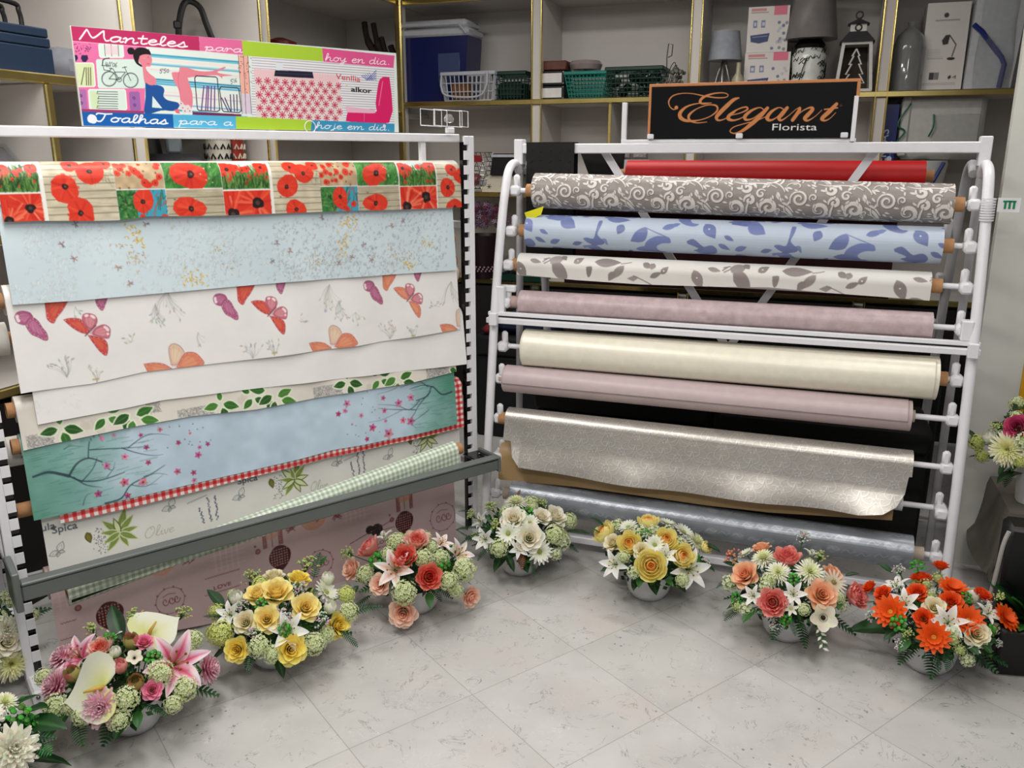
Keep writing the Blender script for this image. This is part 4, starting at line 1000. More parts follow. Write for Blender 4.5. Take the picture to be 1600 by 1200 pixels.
# two spare white tube ends poking out beside the cloths
for (px_, py_, v, r_, nm) in ((28, 712, -2.55, .042, 'white cloth roll end sticking out on the left of the blossom cloth'), (2, 535, -2.56, .045, 'white cloth roll end sticking out on the left of the butterfly cloth'), (706, 375, -2.60, .034, 'white cloth roll end sticking out to the right of the pale blue cloth'), (714, 430, -2.62, .036, 'white cloth roll end sticking out to the right of the butterfly cloth')):
    u, _, z = onpl(FL, 'v', v, px_, py_); t = fthing(FL, 'cloth_roll', nm, 'cloth roll', u, v - .05, z, 'rolls on the left rack')
    MB().lathe([(.018, -.02), (r_, -.02), (r_, .018), (r_ - .006, .024), (.018, .024)], 28).build('cloth', M_backs, t).rotation_euler = (0, math.radians(90 if px_ > 300 else -90), 0)
    MB().ring((-.03, 0, 0), (.04, 0, 0), .018, .015).build('cardboard_core', M_card, t)
# ---------------------------------------------------------------- right rack rolls
def rroll(i, label, colr, tail_px=None, lean=.012, res=.0022, spec=None, a1=0.0):
    u0, u1, v, z, r, dz = spec or ROLLS[i]
    hem = None; tail = 0
    if tail_px:
        q = [onpl(FR, 'v', v + r + lean, x, y) for x, y in tail_px]; zm = min(p[2] for p in q); tail = z - zm + .004
    S = Sheet(FR, roll_profile(v, z, r, tail, lean, a0=262 if not tail_px else 320, a1=-98 if not tail_px else 0), u0, u1, colr, res, dz)
    if tail_px: hem = [(p[0] - u0, S.H - (p[2] - zm) - .004) for p in q]
    base = ((u0 + u1) / 2, v, z)
    return S, fthing(FR, 'cloth_roll', label, 'cloth roll', *base, 'rolls on the right rack'), base, hem, r
CO = (.035, .035); RC = .0235
# 1 swirls
S, t, base, hem, r = rroll(0, 'taupe cloth roll with embossed white swirl pattern, top of the A-frame rack', (.56, .53, .51), res=.0017)
cv = S.cv; cv.mottle(.06, .02, 4)
def spiral(x, y, r0, turns, a0, w, rev=1, sq=1):
    n = int(turns * 18); out = []
    for k in range(n + 1):
        q = k / n; a = a0 + rev * q * turns * 6.2832; rr_ = r0 * (1 - q * .82); out.append((x + rr_ * math.cos(a), y + rr_ * math.sin(a) * sq))
    return out, [w * (.35 + .9 * math.sin(math.pi * min(1, .08 + q * .9))) for q in np.linspace(0, 1, n + 1)]
LT, DKs = (.86, .84, .82), (.34, .31, .31)
c8 = S.px(840 + 455 / 6.667, 270 + 215 / 6.667); k8 = S.scale(840 + 455 / 6.667, 302) / 6.667; z8 = lambda x, y: (c8[0] + (x - 455) * k8, c8[1] + (y - 215) * k8)
per = 755 * k8; pk = k8 * 1.06
EL = [('s', 280, 200, 78, 1.7, 2.6, 15, 1), ('s', 405, 185, 36, 1.2, 2.2, 10, 1), ('s', 455, 300, 92, .95, 1.9, 26, -1), ('s', 470, 305, 60, .6, 3.5, 10, -1), ('s', 590, 225, 48, 1.25, 2.9, 22, 1), ('s', 560, 105, 50, 1.1, 3.5, 22, -1), ('s', 690, 160, 44, 1.2, -.6, 14, -1),
      ('s', 765, 290, 82, 1.35, 2.2, 28, 1), ('s', 850, 345, 30, 1.1, 1, 9, 1), ('s', 255, 90, 90, .5, 3.2, 9, 1), ('s', 100, 320, 30, 1.2, 1, 9, 1),
      ('l', [(580, 250), (565, 310), (560, 370), (530, 420)], 18), ('l', [(440, 40), (520, 60), (640, 50), (760, 60), (830, 100)], 12), ('l', [(20, 30), (80, 50), (130, 100), (150, 140)], 12), ('l', [(860, 260), (930, 300), (975, 370), (980, 430)], 24), ('l', [(885, 330), (930, 350), (960, 400)], 12), ('l', [(130, 240), (190, 270), (240, 340)], 14), ('l', [(150, 260), (160, 330), (220, 390)], 10),
      ('l', [(590, 360), (660, 350), (720, 370)], 8), ('l', [(700, 370), (720, 330)], 14), ('l', [(735, 380), (750, 340)], 12)]
LV = [(40, 170, 1.3, 44), (80, 140, 1.0, 60), (110, 190, 1.2, 50), (150, 170, .8, 50), (340, 50, .6, 44), (380, 80, .5, 40), (420, 100, 1.5, 44), (620, 300, 0, 44), (620, 325, .1, 40), (660, 240, 1.4, 56), (700, 110, -.9, 70), (740, 100, -1, 50), (230, 110, .4, 40), (320, 340, .8, 40), (270, 300, .3, 50), (490, 200, .6, 50), (830, 160, 1.1, 60), (520, 300, 1.2, 60), (340, 250, .2, 50), (600, 160, 2.2, 44), (160, 90, .3, 60), (900, 90, .9, 60), (720, 200, 2.4, 50), (460, 110, .2, 60), (880, 240, .2, 60), (300, 400, 1.1, 70), (560, 60, .1, 70), (940, 380, .2, 50), (200, 220, 2.0, 50), (420, 240, 1.8, 46), (660, 270, .9, 46), (90, 350, 1.5, 50), (780, 190, 1.3, 50), (870, 200, .5, 40), (1010, 320, .6, 50), (640, 390, .2, 60), (380, 400, .3, 60), (60, 400, .5, 60)]
for n in range(-1, 8):
    for sy in (0, -.125, .125):
        ox, oy = n * per, sy
        if sy: ox += per * .42
        for e in EL:
            if e[0] == 's':
                c0 = z8(e[1], e[2]); pts, w = spiral(c0[0] + ox, c0[1] + oy, e[3] * pk, e[4], e[5], e[6] * pk * 1.15, e[7])
            else:
                pts = smooth([(z8(*q)[0] + ox, z8(*q)[1] + oy) for q in e[1]], 5); w = [e[2] * pk * (.4 + .8 * math.sin(math.pi * (.05 + .9 * q))) for q in np.linspace(0, 1, len(pts))]
            cv.line([(p[0] + .0012, p[1] + .0014) for p in pts], [q + .0022 for q in w], DKs, .8); cv.line(pts, w, LT)
        for x, y, a, l in LV:
            c0 = z8(x, y); leaf(cv, c0[0] + ox + .001, c0[1] + oy + .0012, l * pk, l * pk * .45, a, DKs, al=.8); leaf(cv, c0[0] + ox, c0[1] + oy, l * pk, l * pk * .38, a, LT)
finish(S, t, base, None, M_print, r, core=CO, fine=.0, rc=RC, corem=M_card)
# 2 light blue
def motif(S, EL, x0, y0, sc, period, cols, ym):
    cv = S.cv; k = S.scale(x0 + 150, ym) * sc; per = period * k / sc; c0 = S.px(x0 + 125, ym); e0 = (500, (ym - y0) / sc)
    for n in range(-1, 6):
        for oy in (-.12, 0, .12):
            ox = n * per + (.11 if oy else 0)
            for e in EL:
                c = (c0[0] + (e[1] - e0[0]) * k, c0[1] + (e[2] - e0[1]) * k); f_m = R.uniform(.94, 1.07); col = tuple(q * f_m for q in cols[0])
                if e[0] == 'L': leaf(cv, c[0] + ox, c[1] + oy, e[3] * k, e[4] * k, e[5], col)
                elif e[0] == 'D': leaf(cv, c[0] + ox, c[1] + oy, e[3] * k, e[4] * k, e[5], col); cv.dot(c[0] + ox + e[3] * k * .4 * math.cos(e[5]), c[1] + oy + e[3] * k * .4 * math.sin(e[5]), .003, cols[1])
                elif e[0] == 'P': cv.poly([(c[0] + ox + q[0] * k, c[1] + oy + q[1] * k) for q in smooth(e[3], 3)], col, e[4] if len(e) > 4 else 1)
                elif e[0] == 'S': cv.line([(c[0] + ox + q[0] * k, c[1] + oy + q[1] * k) for q in smooth(e[3], 3)], e[4] * k, col)
EB = [('L', 290, 165, 120, 85, .55), ('P', 285, 150, [(-40, -10), (20, -20), (70, -5), (60, 20), (10, 30), (-10, 5), (-30, 20)], .8), ('L', 300, 135, 60, 30, -.3),
      ('P', 520, 180, [(15, -10), (38, -8), (30, 40), (15, 85), (60, 130), (30, 155), (-30, 150), (-75, 115), (-50, 105), (-10, 110), (5, 60)]), ('P', 560, 290, [(0, 0), (30, 0), (38, 45), (15, 20)], .8),
      ('L', 580, 150, 150, 60, .05), ('L', 690, 195, 70, 55, 2.0), ('P', 800, 270, [(-60, 30), (-30, -30), (20, -60), (45, -35), (30, 20), (-10, 35)]), ('S', 825, 210, [(0, 0), (60, 25), (150, 60)], 6),
      ('P', 905, 310, [(60, -45), (0, -50), (-60, -20), (-78, 30), (-40, 75), (20, 90), (50, 70), (10, 60), (-5, 20), (30, -5), (80, -10), (75, -40)]), ('L', 930, 215, 100, 40, -.35), ('L', 985, 195, 55, 30, -.4),
      ('D', 1180, 170, 115, 75, .95), ('P', 1120, 290, [(-40, -5), (0, -20), (50, 20), (90, 50), (50, 75), (0, 60), (30, 40), (-35, 10)]), ('P', 1200, 340, [(-20, -20), (30, -35), (60, 0), (40, 45), (-20, 40), (-60, 30), (-30, 10)]), ('L', 1265, 295, 80, 32, .5), ('L', 225, 335, 75, 40, -.4), ('L', 370, 340, 70, 35, -.3), ('L', 160, 245, 65, 26, .45)]
S, t, base, hem, r = rroll(1, 'pale blue cloth roll with slate-blue leaf and bird print, second on the A-frame rack', (.735, .785, .85), res=.0018)
motif(S, EB, 800, 300, .25, 284, ((.44, .49, .68), (.85, .88, .93)), 362); finish(S, t, base, None, M_print, r, core=CO, fine=0, rc=RC)
# 3 white with taupe leaves
EW = [('S', 180, 450, [(0, 0), (30, -25)], 8), ('S', 190, 460, [(0, 0), (35, -20)], 8), ('S', 185, 432, [(0, 0), (35, -12)], 8), ('P', 250, 440, [(-30, -10), (10, -40), (60, -30), (50, 5), (20, 30), (-20, 20)], .85), ('P', 280, 490, [(-40, -25), (10, -40), (50, 0), (60, 60), (0, 60), (-35, 20)]),
      ('D', 380, 450, 75, 45, -.6), ('L', 300, 395, 50, 40, .9), ('P', 480, 500, [(-18, -30), (20, -32), (12, 20), (-5, 35), (-15, 10)]), ('L', 512, 435, 170, 65, -.02), ('S', 680, 440, [(0, 0), (40, -8), (62, -15)], 6), ('L', 700, 450, 120, 50, 2.3), ('L', 640, 490, 70, 45, 2.1),
      ('L', 815, 425, 60, 40, .6), ('L', 880, 425, 45, 40, 1.9), ('L', 860, 515, 80, 34, -.45), ('D', 925, 490, 65, 36, -.8), ('S', 760, 510, [(0, 0), (60, 25), (110, 50)], 6), ('P', 740, 530, [(-20, 0), (20, -20), (50, -10), (20, 15)], .8),
      ('D', 1120, 455, 130, 65, 1.15), ('L', 1200, 440, 80, 30, .2), ('L', 1180, 570, 90, 34, -.1)]
S, t, base, hem, r = rroll(2, 'off-white cloth roll with taupe leaf print, third on the A-frame rack', (.88, .87, .85), [(812, 431), (900, 439), (1000, 445), (1120, 448), (1200, 448), (1290, 456), (1380, 462), (1446, 467)], lean=-.006, res=.0018)
motif(S, EW, 800, 300, .25, 277, ((.55, .51, .50), (.9, .89, .87)), 418); finish(S, t, base, hem, M_print, r, core=CO, fine=0, rc=RC, wamp=.001)
# 4 mauve
S, t, base, hem, r = rroll(3, 'mottled mauve cloth roll just above the white cross rail', (.735, .655, .665)); S.cv.mottle(.10, .02, 3); S.cv.mottle(.06, .007, 5)
finish(S, t, base, None, M_satin if False else mat('soft_mauve_cloth', attr=True, rough=.38, var=.03, scale=40, bump=.12, bscale=40), r, core=(.045, .0), fine=0, rc=RC, corem=mat('mauve_core', (.72, .62, .60), .7))
# 5 cream satin, with the loose edge lying along the roll
S, t, base, hem, r = rroll(4, 'thick cream satin cloth roll just below the white cross rail', (.93, .91, .84)); S.cv.mottle(.03, .05, 3); S.cv.mottle(.03, .004, 8)
M_cream = mat('cream_satin', attr=True, rough=.34, var=.02, scale=60, bump=.06, bscale=90, metal=.08)
finish(S, t, base, None, M_cream, r, core=(.01, .03), fine=0, rc=RC)
def flap(S, base, r, a_top, a_end, m, t, off=.0022, nm='loose_edge', colr=None):
    u0, u1 = S.u0 + .004, S.u1 - .012; P = [(base[1] + (r + off) * math.cos(math.radians(a)), base[2] + (r + off) * math.sin(math.radians(a))) for a in np.linspace(a_top, a_end, 16)]
    Q = Sheet(FR, P, u0, u1, colr if colr is not None else S.cv.a[5, 5], .004, S.k * (u1 - u0)); Q.cv.mottle(.03, .02, 2); Q.build(nm, m, t, base, thick=.0022)
flap(S, base, r, 62, -50, M_cream, t)
# 6 mauve two
S, t, base, hem, r = rroll(5, 'smooth mauve cloth roll with glittery sheen above the silver brocade', (.755, .68, .685)); S.cv.mottle(.04, .05, 3)
for _ in range(900): S.cv.dot(R.uniform(.05, .8) * S.cv.w, S.H * .62 + R.gauss(0, .02), .0011, (.90, .85, .85), .7)
finish(S, t, base, None, MATS['soft_mauve_cloth'], r, core=(.022, .012), fine=0, rc=.02, corem=mat('pale_core', (.72, .66, .60), .8)); flap(S, base, r, 100, -8, MATS['soft_mauve_cloth'], t, off=.002, colr=(.77, .70, .705))
# 7 silver brocade
S, t, base, hem, r = rroll(6, 'silver grey brocade cloth hanging over its roll, lower middle of the A-frame rack', (.74, .72, .69), [(798, 690), (803, 712), (815, 727), (900, 741), (1000, 757), (1100, 769), (1200, 781), (1290, 789), (1340, 796), (1378, 795), (1400, 786), (1414, 770), (1421, 745)], lean=.016, res=.0017)
cv = S.cv; cv.mottle(.05, .04, 4)
def damask(x, y, k, al=.8):
    for sx in (-1, 1):
        for (pts, w) in (([(0, .9), (.5, .5), (.6, 0), (.2, -.25), (.1, .1), (.35, .1)], .07), ([(0, .2), (.25, -.5), (.8, -.7), (.9, -.3), (.6, -.3)], .06), ([(0, -.4), (.2, -.9), (.55, -1.0)], .05), ([(.7, .3), (1.1, .1), (1.2, -.3)], .05)):
            q = [(x + sx * a * k, y - b * k) for a, b in smooth(pts, 4)]
            cv.line([(p[0] + .0009, p[1] + .001) for p in q], w * k, (.40, .38, .36), al * .6); cv.line(q, w * k * .8, (.93, .92, .90), al)
    for a in range(6): cv.dot(x + .28 * k * math.cos(a), y - .9 * k + .28 * k * math.sin(a), .06 * k, (.93, .92, .9), al)
row = 0; y = S.H - .02
while y > .12:
    for n in range(-1, 18): damask(n * .10 + (.05 if row % 2 else 0), y, .042)
    y -= .06; row += 1
for _ in range(2600):
    x, y = R.uniform(0, cv.w), R.uniform(.1, cv.h); a = R.uniform(0, 6); cv.line([(x, y), (x + .005 * math.cos(a), y + .005 * math.sin(a))], .001, R.choice([(.92, .91, .89), (.45, .43, .42)]), .35)
def silver_wave():
    arc = r * math.radians(320)
    def w(U, T):
        q = np.clip((T - arc) / .16, 0, 1.3); un = (U - S.u0) / (S.u1 - S.u0)
        dv = .05 * np.clip(q - .45, 0, 1) ** 1.5 + q * (.004 * np.sin(un * 9) + .006 * np.sin(un * 21 + 1) * q) + .018 * q * np.sin(q * 2.4) + .02 * np.clip(q - .55, 0, 1) * np.clip((un - .86) / .1, 0, 1) + .012 * q * np.clip((.05 - un) / .05, 0, 1)
        return dv, 0 * U
    return w
S.build('cloth', M_silver, t, base, bottom=hem, wave=silver_wave(), fine=0)
MB().ring((-.70, 0, .004), (.70, 0, -.004), r - .003, RC, 28).build('rolled_layers', M_backs, t)
MB().ring((-.735, 0, .004), (.70, 0, -.004), RC, RC - .003, 24).build('cardboard_core', M_card, t)
# 7b kraft-backed roll behind it
S, t, base, hem, r = rroll(0, 'tan kraft-brown cloth roll hanging behind the silver brocade', (.69, .57, .41), [(783, 751), (900, 762), (1000, 775), (1100, 789), (1200, 800), (1397, 812)], spec=ROLLS7B, lean=.004); S.cv.mottle(.05, .1, 3)
finish(S, t, base, hem, M_print, r, core=(.02, .03), fine=0, rc=RC, corem=M_white, wamp=.001)
# 8 grey-blue satin
S, t, base, hem, r = rroll(7, 'grey-blue satin cloth roll with scallop sheen, lowest on the A-frame rack', (.56, .58, .61), res=.002); cv = S.cv; cv.mottle(.04, .03, 3)
for row in range(9):
    for n in range(30):
        x, y = n * .05 + (.025 if row % 2 else 0) + R.uniform(-.006, .006), row * .045 + R.uniform(-.004, .004)
        cv.poly(blob(x, y, .019, 7, .3, 1, .7), R.choice([(.64, .66, .69), (.50, .52, .55), (.68, .70, .73)]), .5)
        cv.line(smooth([(x - .02, y + .004), (x - .006, y - .008), (x + .008, y + .002), (x + .02, y - .006)], 4), .0028, (.80, .82, .85), .5)
finish(S, t, base, None, M_satin, r, core=CO, fine=0, rc=RC, corem=mat('pale_core', (.72, .66, .60), .8))
# rolls on the far side
def plain_roll(name, label, u0, u1, v, z, r, m, tail=0, dz=0, core=True):
    t = fthing(FR, name, label, 'cloth roll', (u0 + u1) / 2, v, z, 'rolls on the far side of the right rack'); L = (u1 - u0) / 2
    mb = MB(); mb.ring((-L, 0, 0), (L, 0, 0), r, .02, 32)
    if tail: mb.box(-L, L, r - .003, r, -tail, 0)
    mb.build('cloth', m, t)
    if core: MB().ring((-L - .03, 0, 0), (L + .03, 0, 0), .02, .017).build('cardboard_core', M_card, t)
    return t
a = onpl(FR, 'v', -3.33, 980, 262); b = onpl(FR, 'v', -3.33, 1446, 266)
plain_roll('cloth_roll', 'bright red cloth roll behind the top of the A-frame rack', a[0], b[0], -3.345, 1.385, .052, mat('red_cloth', (.74, .03, .05), .5, var=.03), tail=.06)
plain_roll('cloth_roll', 'dark cloth added behind the upper rolls, its maroon standing in for shaded red cloth', a[0] - .28, b[0] - .06, -3.42, 1.26, .03, mat('shaded_red_cloth', (.20, .05, .06), .8, var=.05), tail=.33)  # maroon sheet added for the gaps: shade on the red cloth put in colour
a = onpl(FR, 'v', -3.42, 840, 445); b = onpl(FR, 'v', -3.42, 1414, 470)
plain_roll('cloth_roll', 'thin beige cloth roll half hidden behind the taupe leaf roll', a[0], b[0], -3.45, 1.0, .028, mat('beige_cloth', (.80, .76, .68), .6, var=.03))
# black rubber mat over the beam, and a dark cloth beside it
a = onpl(FR, 'v', -3.17, 822, 240)[0]; b = onpl(FR, 'v', -3.17, 897, 240)[0]
t = fthing(FR, 'rubber_mat', 'black rubber mat with raised lozenges draped over the left end of the top beam', 'mat', (a + b) / 2, -3.2, 1.50)
w_ = (b - a) / 2; mb = MB(); mb.box(-w_, w_, -.028, -.024, -.50, .004, .001); mb.box(-w_, w_, -.028, .028, .0, .004, .001); mb.box(-w_, w_, .024, .028, -.45, .004, .001); mb.build('mat_sheet', M_black, t, False)
mb = MB()
for i in range(5):
    for j in range(7):
        cx, cz = -w_ + .02 + i * (2 * w_ - .04) / 4, -.03 - j * .036; s_ = 1 if (i + j) % 2 else -1
        for k in range(2): mb.tube([(cx - .006 + k * .004, -.0285, cz - s_ * (.006 - k * .003)), (cx + .006, -.0285, cz + s_ * (.004 - k * .008))], .0014, 6)
mb.build('raised_lozenge', mat('rubber_sheen', (.10, .10, .11), .3), t)
a = onpl(FR, 'v', -3.36, 908, 250)[0]; b = onpl(FR, 'v', -3.36, 975, 250)[0]
t = fthing(FR, 'folded_cloth', 'black folded cloth hanging behind the top beam beside the red roll', 'cloth', (a + b) / 2, -3.36, 1.45)
MB().prism([(a - (a + b) / 2, .02), (b - (a + b) / 2, .02), (b - (a + b) / 2 - .01, -.12), (a - (a + b) / 2 + .06, -.12)], -.02, .02).build('cloth_fold', mat('black_cloth', (.05, .045, .05), .8), t, False)

# ---------------------------------------------------------------- shop sign with copper lettering
ES = fthing(FR, 'shop_sign', 'black sign with copper script lettering standing on the A-frame rack', 'sign', -.247, -3.19, 1.512)
S = Sheet(FR, [(-3.181, 1.70), (-3.181, 1.514)], -.595, .103, (.045, .04, .042), .0009, -.006)
cv = S.cv; cv.mottle(.5, .12, 2)
z6 = lambda x, y: S.px(1010 + x / 4.706, 120 + y / 4.706)
kz = (z6(1400, 250)[0] - z6(200, 250)[0]) / 1200; CP = (.80, .52, .32)
def pen(pts, ws, n=7):
    q = smooth([z6(*p) for p in pts], n); w = np.interp(np.linspace(0, len(ws) - 1, len(q)), range(len(ws)), ws) * kz; cv.line(q, w, CP)
cv.dot(*z6(220, 226), 15 * kz, CP)
pen([(222, 228), (200, 240), (172, 218), (165, 178), (195, 140), (260, 122), (340, 124), (430, 142), (520, 154), (585, 150), (600, 132), (565, 118), (490, 124), (420, 150), (395, 182), (420, 200), (478, 192)], [12, 8, 8, 12, 10, 7, 7, 10, 10, 8, 7, 8, 12, 20, 22, 10, 6])
pen([(478, 192), (380, 196), (300, 218), (250, 262), (252, 300), (300, 324), (390, 318), (470, 290), (520, 248), (512, 212), (450, 208), (370, 236), (315, 280), (318, 318), (370, 338), (445, 332)], [6, 8, 14, 28, 30, 20, 8, 8, 14, 14, 8, 8, 20, 18, 9, 5])
pen([(680, 155), (640, 170), (590, 215), (540, 265), (515, 298), (530, 320), (580, 308), (650, 262)], [10, 26, 32, 32, 26, 14, 7, 5])
pen([(612, 285), (690, 266), (742, 240), (730, 222), (670, 240), (612, 282), (603, 308), (640, 320), (700, 302), (770, 256)], [7, 8, 14, 12, 10, 26, 28, 14, 8, 5])
pen([(862, 240), (830, 226), (770, 250), (725, 290), (735, 316), (790, 302), (870, 240)], [8, 8, 20, 28, 18, 8, 6])
pen([(890, 230), (840, 285), (775, 345), (700, 400), (645, 416), (615, 400), (645, 368), (730, 342), (820, 318), (905, 280)], [24, 32, 32, 22, 10, 9, 8, 8, 7, 5])
pen([(1010, 240), (975, 226), (920, 256), (888, 300), (908, 320), (955, 300), (1015, 240)], [8, 8, 22, 30, 18, 8, 6])
pen([(1035, 228), (1000, 270), (975, 302), (992, 320), (1040, 290), (1105, 236), (1128, 230)], [24, 32, 28, 14, 6, 6, 8])
pen([(1128, 230), (1118, 258), (1075, 318)], [20, 28, 26]); pen([(1085, 304), (1150, 250), (1205, 226), (1222, 240), (1185, 282), (1165, 306), (1185, 322), (1235, 295), (1290, 245)], [6, 8, 14, 26, 32, 28, 14, 6, 5])
pen([(1398, 200), (1350, 250), (1300, 296), (1290, 314), (1315, 322), (1350, 305), (1392, 264)], [24, 32, 30, 20, 12, 6, 5]); pen([(1310, 240), (1405, 228)], [10, 10])
c_ = z6(1430, 211); cv.line([(c_[0] + .0035 * math.cos(a / 3), c_[1] + .0035 * math.sin(a / 3)) for a in range(20)], .0009, (.5, .36, .28)); script(cv, 'r', c_[0] - .001, c_[1] + .0018, .003, .004, .0008, (.5, .36, .28))
p = z6(925, 394); ctext(cv, 'Florista', p[0], p[1], (z6(1252, 394)[0] - p[0]), 48 * kz, (.95, .95, .94))
MB().box(-.350, .350, -.004, .004, .0, .188).build('sign_board', M_black, ES, False)
S.build('sign_face', mat('sign_face_print', attr=True, rough=.14, var=.02, coat=.0), ES, (-.247, -3.19, 1.512))
M_copper = mat('copper_frame', (.76, .50, .31), .45, var=.05)
MB().box(-.354, .354, -.013, .004, .180, .190, .001).build('frame_strip', M_copper, ES, False)
MB().box(-.354, -.345, -.013, .004, .0, .180, .001).build('frame_strip', M_copper, ES, False)
MB().box(.343, .354, -.013, .004, .135, .180, .001).build('frame_strip', M_copper, ES, False)
MB().box(.338, .352, -.016, .004, -.012, .135, .001).build('corner_post', M_white, ES, False)
for x in (-.342, -.028, .318): MB().box(x - .012, x + .012, -.018, -.012, .0, .018, .003).build('clip', M_white, ES, False)
rbox(MB(), -.70, .11, -3.214, -3.186, 1.498, 1.511, .002).build('sign_ledge', M_white, rr, False)
a = onpl(FR, 'v', -3.2, 975, 214)[0]; rbox(MB(), a - .009, a + .009, -3.208, -3.192, 1.498, 1.642, .001).build('ledge_post', M_white, rr, False)

# ---------------------------------------------------------------- advertising banner on the left rack
BN = fthing(FL, 'advertising_board', 'long illustrated tablecloth board with pink and lime bands standing on the left rack', 'sign', 1.03, -2.575, 1.528)
S = Sheet(FL, [(-2.566, 1.780), (-2.566, 1.530)], .545, 1.520, (.88, .92, .89), .0010, 0)
cv = S.cv
z4 = lambda x, y: S.px(100 + x / 5.926, 30 + y / 5.926)
z5 = lambda x, y: S.px(360 + x / 5.926, 60 + y / 5.926)
def PL(f, pts, col, al=1): cv.poly([f(*p) for p in pts], col, al)
def LN(f, pts, w, col, al=1): cv.line([f(*p) for p in pts], w, col, al)
PK, MG, LM, BL_, LB_ = (.90, .45, .65), (.74, .16, .38), (.68, .82, .22), (.05, .36, .66), (.33, .70, .85)
# striped room behind the woman
PL(z4, [(760, 250), (1640, 330), (1600, 1000), (760, 880)], (.89, .93, .90))
for y0, c in ((325, (.25, .62, .74)), (340, (.45, .76, .84)), (405, (.72, .84, .88)), (415, (.45, .72, .80)), (550, (.12, .55, .70)), (570, (.28, .66, .80)), (590, (.32, .68, .82)), (460, (.93, .85, .86)), (480, (.86, .92, .90)), (370, (.95, .88, .87)), (660, (.95, .88, .87)), (690, (.88, .80, .86)), (730, (.95, .93, .88)), (770, (.62, .72, .86)), (820, (.28, .62, .78))):
    LN(z4, [(770, y0), (1640, y0 + 72)], .0044, c)
# pink shelf wall, left
PL(z4, [(60, 195), (760, 250), (745, 870), (140, 860)], PK)
def rr_(f, x0, y0, x1, y1, col, sk=.07, rim=(.95, .96, .93)):
    o = [(x0 + 12, y0), (x1 - 12, y0), (x1, y0 + 14), (x1 + (y1 - y0) * sk, y1 - 14), (x1 - 12 + (y1 - y0) * sk, y1), (x0 + 12 + (y1 - y0) * sk, y1), (x0 + (y1 - y0) * sk, y1 - 14), (x0, y0 + 14)]
    PL(f, o, col); 
    if rim: LN(f, o + [o[0]], .0022, rim)
rr_(z4, 320, 225, 545, 355, (.86, .92, .88)); rr_(z4, 80, 405, 275, 625, (.84, .89, .70)); rr_(z4, 295, 370, 735, 640, (.84, .91, .88), rim=None); rr_(z4, 225, 650, 570, 840, (.85, .91, .87)); PL(z4, [(240, 665), (320, 668), (330, 830), (260, 830)], (.80, .88, .66), .7)
rr_(z4, 105, 650, 205, 840, (.68, .44, .66), rim=None); rr_(z4, 600, 670, 700, 850, (.62, .40, .66), rim=None)
for x, y in ((155, 708), (160, 775), (648, 730), (655, 795)): cv.dot(*z4(x, y), .0042, (.40, .22, .50)); cv.dot(*z4(x, y), .002, (.55, .36, .62))
for x in (380, 440, 505): LN(z4, [(x - 5, 232), (x + 2, 340)], .0014, (.2, .2, .25))
PL(z4, [(385, 240), (495, 250), (500, 330), (390, 325)], (.93, .78, .82), .7)
PL(z4, [(125, 830), (745, 850), (742, 880), (140, 870)], (.62, .22, .42))
for x, y in ((95, 360), (190, 362)): PL(z4, [(x - 25, y - 30), (x + 28, y - 28), (x + 34, y + 5), (x + 12, y + 36), (x - 16, y + 34), (x - 34, y)], (.17, .12, .30))
for k in range(34): x, y = R.uniform(75, 245), R.uniform(225, 320); p = z4(x, y); a = R.uniform(0, 3); cv.line([p, (p[0] + .003 * math.cos(a), p[1] + .003 * math.sin(a))], .0014, R.choice([(.45, .15, .35), (.75, .2, .5), (.3, .12, .3)]))
for x in (205, 225, 245): LN(z4, [(x, 450), (x + 4, 610)], .0024, (.40, .38, .25))
LN(z4, [(190, 450), (160, 605)], .0022, (.35, .33, .22))
for k in range(8): y = 670 + k * 22; LN(z4, [(310 + 6 * (k % 3), y), (495 + 4 * (k % 2), y + 4)], .0013, (.15, .15, .2))
for k in (0, 2, 4, 6): y = 670 + k * 22; LN(z4, [(310 + 6 * (k % 3), y), (306 + 6 * (k % 3), y + 22)], .0013, (.15, .15, .2))
# bicycle
def circ(x, y, r, w, col): LN(z4, [(x + r * math.cos(a / 4), y + r * 1.0 * math.sin(a / 4)) for a in range(27)], w, col)
BK = (.10, .12, .12)
for x, y in ((418, 552), (617, 566)):
    circ(x, y, 68, .0017, BK); circ(x, y, 60, .0006, (.3, .35, .35))
    for k in range(10): a = k * .628; LN(z4, [(x, y), (x + 60 * math.cos(a), y + 60 * math.sin(a))], .0005, (.45, .5, .5), .6)
circ(512, 560, 20, .0014, BK)
for pts in ([(418, 552), (470, 490), (570, 490), (512, 560), (470, 490)], [(418, 552), (512, 560)], [(617, 566), (572, 470), (560, 440)], [(540, 450), (580, 442)], [(470, 490), (455, 460), (420, 455)], [(365, 440), (370, 470), (425, 478), (440, 450)], [(350, 430), (430, 432)]): LN(z4, pts, .0014, BK)
LN(z4, [(355, 430), (360, 380), (380, 365), (420, 360)], .0022, BK); p = z4(380, 440); script(cv, "4/1'06", p[0], p[1], .030, .013, .0011, (.15, .15, .15))
p = z4(885, 500); script(cv, "5'50", p[0], p[1], .026, .011, .0012, (.15, .15, .15), rot=-.1)
p = z4(1545, 600); script(cv, "5'16", p[0], p[1], .020, .012, .0011, (.15, .15, .15), rot=-.3)
